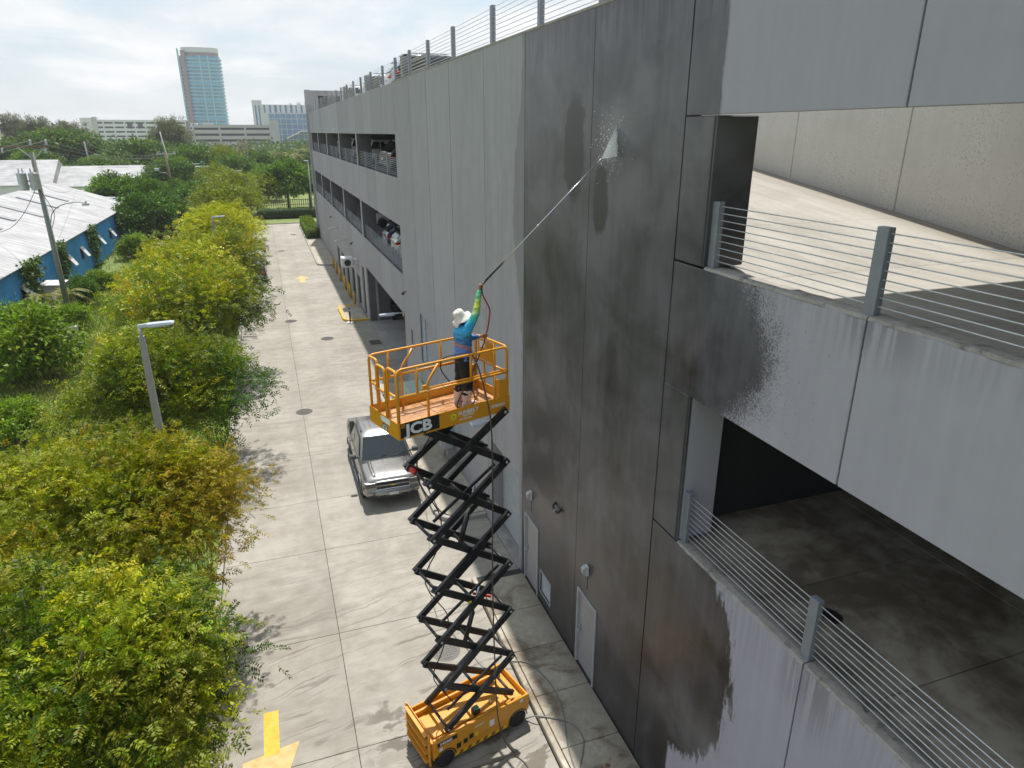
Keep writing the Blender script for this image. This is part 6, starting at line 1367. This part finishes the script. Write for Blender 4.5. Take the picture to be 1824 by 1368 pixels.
MB().prism([(x * 0.88 + 1.2, y * 0.88) for x, y in plan(1.0)], ZT + 3.2, ZT + 7.6).build('crown', 'tower_cap', tw)
# pale parking block
def parking_block(label, Y, px0, px1, yt, m, pitch, stair=None, nb_=3, dep=30, group='far parking blocks'):
    x0, x1, h = box_at(px0, px1, yt, Y, 0); cx = (x0 + x1) / 2; hw_ = (x1 - x0) / 2; o = thing('parking_block', label, 'building', (cx, Y, 0), 0, group); MB().box(-hw_, hw_, 0.8, dep, 0, h - 0.3).build('interior', 'opening_dark', o)
    k = 0; z = h
    while z > 0.6:
        z0 = max(0, z - pitch * (0.62 if k else 0.5)); MB().box(-hw_, hw_, 0, 0.5, z0, z).build('spandrel', m, o); z = z0 - pitch * 0.38; k += 1
    for i in range(nb_ + 1): c = -hw_ + 2 * hw_ * i / nb_; MB().box(max(-hw_, c - 0.5), min(hw_, c + 0.5), -0.06, 0.45, 0, h - 0.02).build('pillar', m, o)
    MB().box(-hw_, hw_, 0.51, dep, h - 0.29, h - 0.05).build('roof_slab', m, o)
    return o, hw_, h
o, hw_, h = parking_block('pale grey parking block standing before the blue tower', 440, 343, 480, 222, 'beige_render', 3.1)
MB().bbox(hw_ - 0.2, hw_ + 4.9, -0.6, 12, 0, h + 2.3, 0.05).build('stair_tower', 'beige_render', o); MB().box(-hw_ * 0.75, -hw_ * 0.50, 2, 6, h, h + 1.0).build('roof_box', 'beige_render', o)
o, hw_, h = parking_block('white office and parking block with a stair tower on the left skyline', 600, 163, 330, 213, 'pale_render', 3.1, nb_=9, group='far parking blocks')
MB().box(-hw_ - 7.5, -hw_ - 0.05, -0.5, 14, 0, h + 1.2).build('end_block', 'pale_render', o); MB().box(-hw_ + 0.2, -hw_ + 3.2, -1.2, 6, 0, h + 1.8).build('stair_tower', 'beige_render', o)
for k in range(4): MB().box(-hw_ - 5.2, -hw_ - 3.9, -0.56, -0.505, h - 4.4 - k * 3.0, h - 2.6 - k * 3.0).build('window', 'opening_dark', o)
for k in (3, 4, 6, 7): c = -hw_ + 2 * hw_ * (k + 0.5) / 9; MB().box(c - 1.7, c + 1.7, -0.12, -0.065, h - 6.0, h - 2.6).build('window', 'opening_dark', o)
# blue glass office with striped upper wall
OY = 520; x0, x1, h0 = box_at(466, 600, 186, OY, 0); of = thing('glass_office', 'blue glass office block with striped pale upper wall beside the garage', 'building', (x0, OY, 0)); wd_o = x1 - x0; zg = at(500, 202, OY).z
MB().box(0, wd_o, 0.3, 30, 0, h0).build('wall', 'pale_render', of); MB().box(-6.2, -0.02, -0.3, 24, 0, h0 + 2.6).build('end_block', 'pale_render', of)
for k in range(16): MB().box(1.0 + k * 3.4, 2.0 + k * 3.4 + (k % 3) * 0.3, 0.22, 0.295, zg + 0.4, h0 - 0.3).build('stripe', 'stripe_blue', of)
for k, u in enumerate((-4.6, -2.4)): MB().box(u, u + 1.0, -0.38, -0.305, 4, h0 - 0.5).build('stripe', 'stripe_blue', of)
gx0 = at(479, 210, OY).x - x0; nfo = int(zg / 3.3)
MB().box(gx0, wd_o, -0.55, 0.2, 0, zg).build('curtain_wall', 'office_glass', of)
for i in range(nfo + 1): MB().box(gx0, wd_o, -0.68, -0.56, zg - i * 3.3 - 0.25, zg - i * 3.3).build('transom', 'pale_render', of)
for k in range(14): MB().box(gx0 + k * 3.6, gx0 + k * 3.6 + 0.22, -0.75, -0.69, 0, zg).build('mullion', 'pale_render', of)
MB().prism([(gx0 + 10, 8.5), (gx0 + 20, 13.0), (wd_o, 13.4), (wd_o, 12.6), (gx0 + 20, 12.2), (gx0 + 10, 7.7)][::-1], -6, -0.8, 'Y').build('canopy', 'pale_render', of)
for k, u in enumerate((18, 23, 28, 33, 38)): MB().box(u, u + 1.5 + k % 2, 6, 9, h0, h0 + 1.2 + (k % 3) * 0.6).build('roof_unit', 'tower_cap', of)
bk = thing('lattice_block', 'small white lattice-fronted block at the foot of the blue tower', 'building', (at(328, 222, 640).x, 640, 0)); hb = at(328, 219, 640).z; MB().box(-9, 9, 0, 18, 0, hb).build('wall', 'pale_render', bk)
for i in range(7):
    for j in range(6): MB().box(-8.4 + j * 2.9 + (i % 2) * 0.9, -7.0 + j * 2.9 + (i % 2) * 0.9, -0.08, -0.005, 1.2 + i * 2.6, 2.7 + i * 2.6).build('window', 'opening_dark', bk) if 2.7 + i * 2.6 < hb - 0.3 else None
# ================================================================ poles, lamps and small fittings
simple('pole_wood', (0.17, 0.125, 0.09), 0.9, scale=6, var=0.25); simple('pole_concrete', (0.30, 0.30, 0.28), 0.85, scale=4, var=0.12); simple('pole_green', (0.20, 0.22, 0.185), 0.85, scale=4, var=0.15); simple('lamp_grey', (0.44, 0.48, 0.52), 0.4, 0.4); simple('insulator', (0.42, 0.43, 0.45), 0.35)
simple('wire', (0.10, 0.10, 0.10), 0.6); simple('canoe_yellow', (0.72, 0.42, 0.05), 0.45); simple('block_white', (0.50, 0.47, 0.42), 0.85, dirt=0.4); simple('weathered_wood', (0.20, 0.16, 0.12), 0.9); simple('sign_green', (0.03, 0.20, 0.14), 0.5); simple('rusty_brown', (0.16, 0.07, 0.04), 0.85)
# ---- lamp posts in the tree row
def lamp_post(x, y, h, label, arm=0.95, w=0.108):
    o = thing('lamp_post', label, 'lamp post', (x, y, 0), 0, 'lamp posts along the lane')
    MB().loft([[(-w * k, -w * k, z), (w * k, -w * k, z), (w * k, w * k, z), (-w * k, w * k, z)] for z, k in ((0, 1.25), (h - 0.28, 0.72))], smooth=False).build('pole', 'pole_concrete', o)
    MB().tube([(0, 0, h - 0.3), (0, 0, h + 0.02)], 0.05, 10).build('tenon', 'lamp_grey', o)
    hd_ = MB(); hd_.loft([[(u, -wy, zz), (u, wy, zz), (u, wy * 0.8, zz + t), (u, -wy * 0.8, zz + t)] for u, wy, zz, t in ((-0.05, 0.05, h - 0.02, 0.09), (0.18, 0.07, h + 0.0, 0.09), (0.24, 0.16, h + 0.01, 0.08), (arm - 0.1, 0.16, h + 0.04, 0.07), (arm, 0.13, h + 0.05, 0.04))], smooth=False); hd_.build('lamp_head', 'lamp_grey', o)
    MB().box(0.28, arm - 0.14, -0.12, 0.12, h - 0.012, h + 0.004).build('lens', 'white_metal', o); return o
lamp_post(-3.95, 22.2, 6.75, 'tall concrete lamp post rising from the gold tree, lamp over the lane'); lamp_post(-4.1, 60.0, 5.85, 'concrete lamp post among the bright yellow trees'); lamp_post(-3.4, 100.0, 7.4, 'far lamp post before the round olive tree')
p = at(545, 287, 112); o = thing('lamp_post', 'slim pale lamp pole beside the garage corner fin', 'lamp post', (p.x + 0.25, 112, 0), 0, 'lamp posts along the lane'); MB().tube([(0, 0, 0), (0, 0, p.z)], [0.12, 0.07], 8).build('pole', 'pole_concrete', o); MB().bbox(-0.6, 0.1, -0.12, 0.12, p.z, p.z + 0.1, 0.03).build('lamp_head', 'lamp_grey', o)
# ---- leaning transformer pole
PB = Vector((-13.36, 52.4, 0)); o = thing('utility_pole', 'greenish utility pole with two grey transformers and a curved lamp arm', 'utility pole', PB); top = Vector((-0.05, 0, 11.0))
MB().tube([(0, 0, -0.1), top * 0.5, top], [0.20, 0.165, 0.13], 12).build('pole', 'pole_green', o)
MB().bar((-1.75, 0.15, 11.35), (0.95, -0.1, 11.35), 0.09, 0.11).build('crossarm', 'pole_wood', o)
for s_ in (-0.75, 0.7): MB().bar((0, 0, 10.55), (s_, 0, 11.32), 0.04, 0.05).build('brace', 'galvanised', o)
for u in (-1.65, -0.0, 0.85): MB().lathe([(0.0001, 0), (0.07, 0.0), (0.09, 0.06), (0.06, 0.1), (0.09, 0.16), (0.06, 0.2), (0.085, 0.26), (0.05, 0.34), (0.0001, 0.36)], (u, 0.0, 11.41), n=10).build('insulator', 'insulator', o)
for u in (-1.55, 0.78): MB().lathe([(0.05, 0), (0.08, 0.08), (0.05, 0.16), (0.08, 0.24), (0.05, 0.32)], (u, -0.1, 10.95), n=8).build('fuse', 'insulator', o)
for u, m_ in ((-0.78, 'lamp_grey'), (-0.15, 'insulator')):
    t = MB().lathe([(0.0001, 0), (0.25, 0.0), (0.27, 0.05), (0.27, 0.95), (0.29, 0.98), (0.25, 1.05), (0.0001, 1.10)], (u, -0.38, 8.75), n=16).build('transformer', m_, o)
    for q in (-0.1, 0.1): MB().lathe([(0.03, 0), (0.05, 0.05), (0.03, 0.1), (0.05, 0.15), (0.02, 0.28)], (u + q, -0.38, 9.82), n=8).build('bushing', 'insulator', t)
MB().bar((-0.9, -0.2, 9.3), (0.1, -0.12, 9.3), 0.07, 0.08).build('bracket', 'galvanised', o)
arm_ = [(0.1, 0, 6.6), (0.35, -0.1, 7.3), (0.9, -0.25, 7.75), (1.7, -0.4, 7.95), (2.4, -0.5, 7.92)]; la = MB().tube(smooth_path(arm_, 6), 0.032, 7).build('lamp_arm', 'galvanised', o)
MB().bbox(2.2, 2.62, -0.62, -0.38, 7.74, 7.9, 0.04).build('lamp_head', 'lamp_grey', la); MB().tube([(2.45, -0.5, 7.9), (2.45, -0.5, 8.02)], 0.06, 8).build('photocell', 'insulator', la)
MB().tube([PB * 0 + Vector((0.12, -0.14, 8.9)), Vector((0.15, -0.16, 5)), Vector((0.2, -0.2, 0.1))], 0.03, 6).build('conduit', 'galvanised', o)
drop = [(-0.15, -0.6, 9.2), (0.25, -0.5, 8.3), (0.5, -0.3, 7.3), (0.2, -0.2, 6.4)]; MB().tube(smooth_path(drop, 6), 0.02, 5).build('drop_cable', 'black_rubber', o)
def sag(a, b, s_, n=16): a, b = Vector(a), Vector(b); return [a.lerp(b, i / n) - Vector((0, 0, s_ * 4 * (i / n) * (1 - i / n))) for i in range(n + 1)]
def cable(label, a, b, s_, r=0.016): tag(MB().tube(sag(a, b, s_), r, 5).build('overhead_wire', 'wire'), label, 'wire', 'overhead wires')
pt = lambda u, z: PB + Vector((u, 0, z))
P2 = Vector((at(312, 360, 112).x, 112, 0)); h2 = at(299, 274, 112).z
for k, (u, lb) in enumerate(((-1.65, 'overhead wire from the outer insulator towards the wooden pole'), (0.0, 'overhead wire from the pole-top insulator towards the wooden pole'), (0.85, 'overhead wire from the lane-side insulator towards the wooden pole'))):
    cable(lb, pt(u, 11.7), P2 + Vector((-0.9 + k * 0.9, 0, h2 + 0.2)), 1.0)
    cable(('overhead wire leaving the outer insulator towards the shed end', 'overhead wire leaving the pole top towards the shed end', 'overhead wire leaving the lane-side insulator towards the shed end')[k], pt(u, 11.7), (-15.5 + u, 8.0, 12.0), 1.0)
cable('low service wire from the transformer over the shed roof', pt(-0.1, 9.2), (-21, 97, 6.4), 0.8, 0.012); cable('slack service wire from the transformers down to the shed eave', pt(-0.2, 9.0), (-19.0, 60, 5.4), 0.9, 0.02)
# ---- wooden pole further on
o = thing('utility_pole', 'dark wooden utility pole with a crossarm behind the green trees', 'utility pole', P2); MB().tube([(0, 0, -0.1), (-0.25, 0, h2 + 0.3)], [0.2, 0.14], 9).build('pole', 'pole_wood', o); MB().bar((-1.4, 0, h2), (1.1, 0, h2), 0.1, 0.13).build('crossarm', 'lamp_grey', o)
for u in (-1.25, -0.5, 0.9): MB().lathe([(0.04, 0), (0.08, 0.1), (0.05, 0.2), (0.0001, 0.26)], (u, 0, h2 + 0.07), n=8).build('insulator', 'insulator', o)
MB().tube(smooth_path([(-0.1, 0, h2 - 3.2), (-0.5, 0, h2 - 2.6), (-1.1, -0.1, h2 - 2.5), (-1.5, -0.1, h2 - 2.2)], 5), 0.03, 6).build('lamp_arm', 'galvanised', o); MB().bbox(-1.95, -1.4, -0.25, 0.1, h2 - 2.3, h2 - 1.9, 0.05).build('floodlight', 'lamp_grey', o)
P3 = at(142, 252, 175); o = thing('utility_pole', 'thin far utility pole before the huge dark tree', 'utility pole', (P3.x + 1.2, 175, 0)); MB().tube([(0, 0, 0), (-0.4, 0, P3.z)], [0.2, 0.14], 8).build('pole', 'pole_concrete', o); MB().bar((-1.7, 0, P3.z - 0.3), (0.9, 0, P3.z - 0.3), 0.1, 0.12).build('crossarm', 'pole_wood', o)
cable('far overhead wire strung to the thin pole', P2 + Vector((0, 0, h2)), (P3.x + 0.8, 175, P3.z), 1.2, 0.03)
cable('lower far overhead wire strung to the thin pole', P2 + Vector((0, 0, h2 - 1.4)), (P3.x + 0.8, 175, P3.z - 1.6), 1.2, 0.03)
# ---- tall pale mast and the sign gantry
G0 = at(312, 300, 150); o = thing('sign_gantry', 'pale steel sign gantry with a tall light mast over the far road', 'gantry', (G0.x, 150, 0)); gz = at(330, 298, 150).z; gx = at(366, 298, 150).x - G0.x; mz = at(300, 235, 150).z
MB().tube([(0, 0, 0), (0, 0, gz + 0.9)], [0.42, 0.34], 10).build('post', 'lamp_grey', o); MB().tube([(gx, 0, 0), (gx, 0, gz)], [0.2, 0.16], 8).build('post', 'lamp_grey', o); MB().tube([(0, 0, gz), (gx + 1.2, 0, gz)], 0.2, 8).build('beam', 'lamp_grey', o)
MB().tube([(0.1, 0, gz + 0.5), (gx, 0, gz + 0.6)], 0.09, 6).build('brace', 'lamp_grey', o); MB().bbox(gx - 0.9, gx - 0.2, -0.1, 0.1, gz + 0.5, gz + 1.0, 0.02).build('sign', 'sign_green', o); MB().tube([(-0.1, 0, 0), (-1.6, 0, mz)], [0.16, 0.08], 8).build('mast', 'insulator', o)
for k, (px, lb) in enumerate(((424, 'left dark post of the group before the pale parking block'), (431, 'middle dark post of the group before the pale parking block'), (438, 'right dark post of the group before the pale parking block'))):
    q = at(px, 246 + k * 2, 160); o = thing('utility_pole', lb, 'utility pole', (q.x, 160, 0)); MB().tube([(0, 0, 0), (-0.15, 0, q.z)], [0.2, 0.15], 7).build('pole', 'pole_wood', o); MB().bar((-0.5, 0, q.z - 0.5), (0.5, 0, q.z - 0.5), 0.1, 0.12).build('crossarm', 'pole_wood', o)
# ---- railway fence beyond the hedge
fe = thing('railing_fence', 'dark low picket fence along the railway behind the hedge', 'fence', (3, 128, 0))
for z in (0.35, 1.15): MB().bar((-6, 0, z), (8, 0, z), 0.05, 0.08).build('rail', 'rusty_brown', fe)
pk = MB().box(-0.05, 0.05, -0.02, 0.02, 0, 1.3).mesh('picket', 'rusty_brown')
for k in range(40): link('picket', pk, fe, (-6 + k * 0.359, -0.05, 0))
# ---- oddments in the meadow
cn = MB(); n = 12; rings = []
for i in range(n + 1):
    t = i / n * 2 - 1; w = 0.38 * (1 - abs(t) ** 2.4) + 0.01; zz = 0.10 * abs(t) ** 3
    rings.append([(t * 2.0, -w, 0.30 + zz), (t * 2.0, -w * 0.8, 0.08 + zz), (t * 2.0, 0, 0.0 + zz), (t * 2.0, w * 0.8, 0.08 + zz), (t * 2.0, w, 0.30 + zz), (t * 2.0, 0, 0.36 + zz)])
cn.loft(rings); o = tag(cn.build('canoe', 'canoe_yellow', None, (-12.6, 80.2, 0.15), R(12)), 'yellow canoe lying in the grass near the blue shed', 'canoe'); MB().lathe([(0.30, 0.0), (0.33, 0.03), (0.27, 0.03), (0.25, 0.0)], (0, 0, 0.345), n=16).build('cockpit', 'dark_plastic', o)
for k, (x, y, z, lb) in enumerate(((-12.45, 48.0, 0, 'pale concrete block at the bottom of the small stack in the grass'), (-12.43, 48.02, 0.42, 'pale concrete block lying on top of the bottom block'), (-12.95, 48.1, 0.0, 'pale concrete block on the grass beside the small stack'))):
    m_ = MB(); m_.bbox(-0.42, 0.42, -0.2, 0.2, 0, 0.4, 0.03); ob = tag(m_.build('concrete_block', 'block_white', None, (x, y, z), 0.1 * k), lb, 'block', 'stack of pale blocks')
    for u in (-0.2, 0.2): MB().box(u - 0.12, u + 0.12, -0.12, 0.12, 0.4005, 0.404).build('hollow', 'dark_gap', ob)
o = thing('plank_table', 'weathered plank table standing in the grass by the dark shrub', 'table', (-10.9, 84.0, 0), 0.2)
for k in range(4): MB().bbox(-1.0, 1.0, -0.46 + k * 0.235, -0.25 + k * 0.235, 0.72, 0.77, 0.01).build('plank', 'weathered_wood', o)
for a in (-0.85, 0.85):
    for b_ in (-0.35, 0.35): MB().box(a - 0.05, a + 0.05, b_ - 0.05, b_ + 0.05, 0, 0.718).build('leg', 'weathered_wood', o)
o = thing('shipping_crate', 'beige box-like cabinet against the blue shed wall', 'cabinet', (-15.2, 57.2, 0)); MB().bbox(-0.7, 0.7, -0.9, 0.9, 0, 1.9, 0.03).build('body', 'block_white', o); MB().slab([(-0.8, -1.0, 2.0), (0.8, -1.0, 1.92), (0.8, 1.0, 1.92), (-0.8, 1.0, 2.0)], 0.06).build('lid', 'white_metal', o)
# ---- yellow bollards before the service bays
for k, y in enumerate((50.9, 53.6, 54.5, 56.85, 57.6, 60.6, 61.2, 64.1, 67.0)):
    m_ = MB().lathe([(0.085, 0.0), (0.085, 1.08), (0.06, 1.14), (0.0001, 1.16)], n=12); ob = tag(m_.build('bollard', 'yellow_paint', None, (5.46, y, 0.0)), 'yellow steel bollard, %s from the yellow-kerbed island along the service bays' % ('first', 'second', 'third', 'fourth', 'fifth', 'sixth', 'seventh', 'eighth', 'ninth')[k], 'bollard', 'yellow bollards by the service bays')
    MB().lathe([(0.13, 0.0), (0.13, 0.02), (0.09, 0.03)], (0, 0, 0.001), n=12).build('base_collar', 'kerb_concrete', ob)
o = thing('barrier_post', 'black reflective post on the yellow-kerbed entrance island', 'post', (4.55, 46.25, 0)); MB().tube([(0, 0, 0), (0, 0, 1.05)], 0.05, 8).build('post', 'dark_plastic', o); MB().lathe([(0.28, 0.0), (0.28, 0.03), (0.06, 0.06)], n=14).build('foot', 'white_metal', o); MB().lathe([(0.054, 0.8), (0.054, 0.9)], n=8).build('reflector', 'white_metal', o)
o = thing('litter_bin', 'black bin standing inside the dark garage entrance', 'bin', (7.6, 46.1, 0)); MB().loft([[(-w, -w, z), (w, -w, z), (w, w, z), (-w, w, z)] for z, w in ((0, 0.24), (1.0, 0.29))], smooth=False).build('body', 'dark_plastic', o); MB().bbox(-0.31, 0.31, -0.31, 0.31, 1.0, 1.08, 0.02).build('lid', 'dark_plastic', o)
# ---- fittings on the facade
def wall_arm_light(y, z, label, L=0.85):
    o = thing('wall_light', label, 'wall light', (XW, y, z), 0, 'area lights on the facade'); MB().bbox(-0.05, -0.001, -0.08, 0.08, -0.14, 0.14, 0.01).build('wall_plate', 'lamp_grey', o)
    MB().tube([(-0.04, 0, 0.04), (-L * 0.45, 0, 0.03)], 0.035, 8).build('arm', 'lamp_grey', o)
    MB().loft([[(-u, -w, z0), (-u, w, z0), (-u, w * 0.8, z0 + t), (-u, -w * 0.8, z0 + t)] for u, w, z0, t in ((L * 0.38, 0.09, -0.03, 0.10), (L * 0.5, 0.15, -0.04, 0.10), (L * 0.95, 0.15, -0.03, 0.08), (L, 0.12, -0.02, 0.05))], smooth=False).build('lamp_head', 'lamp_grey', o)
wall_arm_light(18.35, 3.86, 'pale flat area light above the roll-up door, near the lift platform', 0.75); wall_arm_light(32.9, 3.75, 'pale area light above the edge of the garage entrance', 1.2)
wall_arm_light(63.0, 4.2, 'small area light over the farther service bays', 0.9); wall_arm_light(57.5, 3.9, 'small area light over the middle service bays', 0.9)
def wall_sconce(y, z, label):
    o = thing('wall_sconce', label, 'wall light', (XW, y, z), 0, 'sealed lamps over the service doors'); o.scale = (0.8, 0.8, 0.8); MB().bbox(-0.06, -0.001, -0.09, 0.09, -0.16, 0.16, 0.02).build('backplate', 'white_metal', o)
    MB().loft([[(-0.06, -0.085, z0), (-0.06, 0.085, z0), (-0.06 - d, 0.07, z0), (-0.06 - d, -0.07, z0)] for z0, d in ((-0.15, 0.02), (-0.08, 0.10), (0.08, 0.13), (0.15, 0.05))], smooth=False).build('lens', 'insulator', o); MB().tube([(-0.012, 0, -0.16), (-0.012, 0.0, -0.62)], 0.010, 6).build('conduit', 'rail_paint', o)
wall_sconce(11.58, 3.02, 'white wall lamp above the near grey door'); wall_sconce(15.1, 3.03, 'white wall lamp above the far grey door')
def cctv(y, z, label, m_='dark_plastic', x=XW):
    o = thing('security_camera', label, 'camera', (x, y, z), 0, 'cameras on the facade'); MB().tube(smooth_path([(-0.001, 0, 0.05), (-0.10, 0, 0.05), (-0.16, 0, 0.02)], 5), 0.028, 8).build('bracket', m_, o); MB().lathe([(0.0001, 0.06), (0.06, 0.055), (0.075, 0.0), (0.06, -0.05), (0.0001, -0.075)], (-0.17, 0, -0.03), n=14).build('dome', m_, o)
cctv(31.9, 5.0, 'black dome camera above the garage entrance edge'); cctv(52.5, 4.4, 'black dome camera above the nearest service bay'); cctv(68.5, 4.6, 'black dome camera above the farthest service bay'); cctv(58.2, 12.35, 'white dome camera over the upper parking level', 'white_metal')
o = thing('pipe_elbow', 'black curved pipe stub on the wet wall beside the far door', 'pipe', (XW, 13.3, 3.68), 0); MB().tube(smooth_path([(-0.0, 0.17, 0.02), (-0.06, 0.17, -0.05), (-0.08, 0.08, -0.10), (-0.08, -0.08, -0.10), (-0.06, -0.17, -0.03), (0.0, -0.17, 0.05)], 6), 0.032, 8).build('elbow', 'dark_plastic', o); MB().lathe([(0.04, -0.02), (0.04, 0.02)], (-0.08, 0, -0.10), 'Y', 8).build('coupling', 'galvanised', o)
o = thing('hvac_unit', 'white boxy air unit mounted high over the service bays', 'air unit', (XW, 50.8, 3.35)); MB().bbox(-1.15, -0.35, -0.5, 0.5, -0.35, 0.35, 0.04).build('casing', 'white_metal', o); MB().bbox(-0.35, -0.002, -0.3, 0.3, -0.2, 0.2, 0.02).build('duct', 'white_metal', o); MB().lathe([(0.22, 0), (0.24, 0.03), (0.0001, 0.04)], (-0.75, -0.54, 0.0), 'Y', 14).build('fan_grille', 'dark_plastic', o)
o = thing('gas_meter', 'rounded grey meter box low on the wall behind the lift platform', 'meter', (XW, 23.6, 0.15)); MB().bbox(-0.55, -0.002, -0.45, 0.45, 0.55, 1.35, 0.12).build('casing', 'lamp_grey', o); MB().tube([(-0.3, -0.3, 0.0), (-0.3, -0.3, 0.56)], 0.03, 6).build('pipe', 'galvanised', o); MB().tube([(-0.3, 0.3, 0.0), (-0.3, 0.3, 0.56)], 0.03, 6).build('pipe', 'galvanised', o)
tg = thing('electrical_cabinet', 'pale green electrical cabinet against the wall below the louvre', 'cabinet', (XW - 0.46, 28.4, 0.15)); MB().bbox(-0.42, 0.42, -0.9, 0.9, 0, 1.35, 0.03).build('body', 'cabinet_green', tg) if 'cabinet_green' in MATS else (simple('cabinet_green', (0.36, 0.44, 0.38), 0.6), MB().bbox(-0.42, 0.42, -0.9, 0.9, 0, 1.35, 0.03).build('body', 'cabinet_green', tg)); MB().box(-0.426, -0.4215, -0.01, 0.01, 0.1, 1.25).build('door_seam', 'dark_plastic', tg); MB().bbox(-0.45, -0.4215, 0.05, 0.1, 0.6, 0.8, 0.005).build('handle', 'dark_plastic', tg)
cb = MB().loft([[(-w, -w, z), (w, -w, z), (w, w, z), (-w, w, z)] for z, w in ((0.151, 0.16), (0.42, 0.10))], smooth=False); ob = tag(cb.build('cable_anchor', 'dark_plastic', None, (4.95, 29.8, 0)), 'small black weighted block on the walk by the meter', 'weight'); MB().tube([(0, 0, 0.42), (0, 0, 0.52)], 0.02, 6).build('eye', 'galvanised', ob)
o = thing('level_sign', 'small pale green hanging sign at the second lower bay opening', 'sign', (XW + 0.2, 47.1, 7.25)); MB().bbox(-0.03, 0.03, -0.28, 0.28, -0.35, 0.35, 0.01).build('board', 'cabinet_green', o); MB().tube([(0, 0, 0.35), (0, 0, 0.79)], 0.015, 5).build('hanger', 'galvanised', o); MB().box(-0.034, -0.031, -0.18, 0.18, -0.12, 0.14).build('symbol', 'white_metal', o)
# ---- haze over the distance
hz_mat = bpy.data.materials.new('haze'); hz_mat.use_nodes = True; hn = hz_mat.node_tree; hn.nodes.remove(hn.nodes['Principled BSDF'])
pv = hn.nodes.new('ShaderNodeVolumePrincipled'); pv.inputs['Color'].default_value = (0.93, 0.96, 1.0, 1); pv.inputs['Density'].default_value = 0.00028; pv.inputs['Anisotropy'].default_value = 0.2
hn.links.new(pv.outputs[0], hn.nodes['Material Output'].inputs['Volume'])
hz_mb = MB().box(-700, 700, -60, 900, -1.2, 118).mesh('haze', hz_mat); tag(link('haze', hz_mb), 'thin pale haze of humid air over the whole place', 'haze', kind='stuff')
SC.cycles.volume_step_rate = 5.0
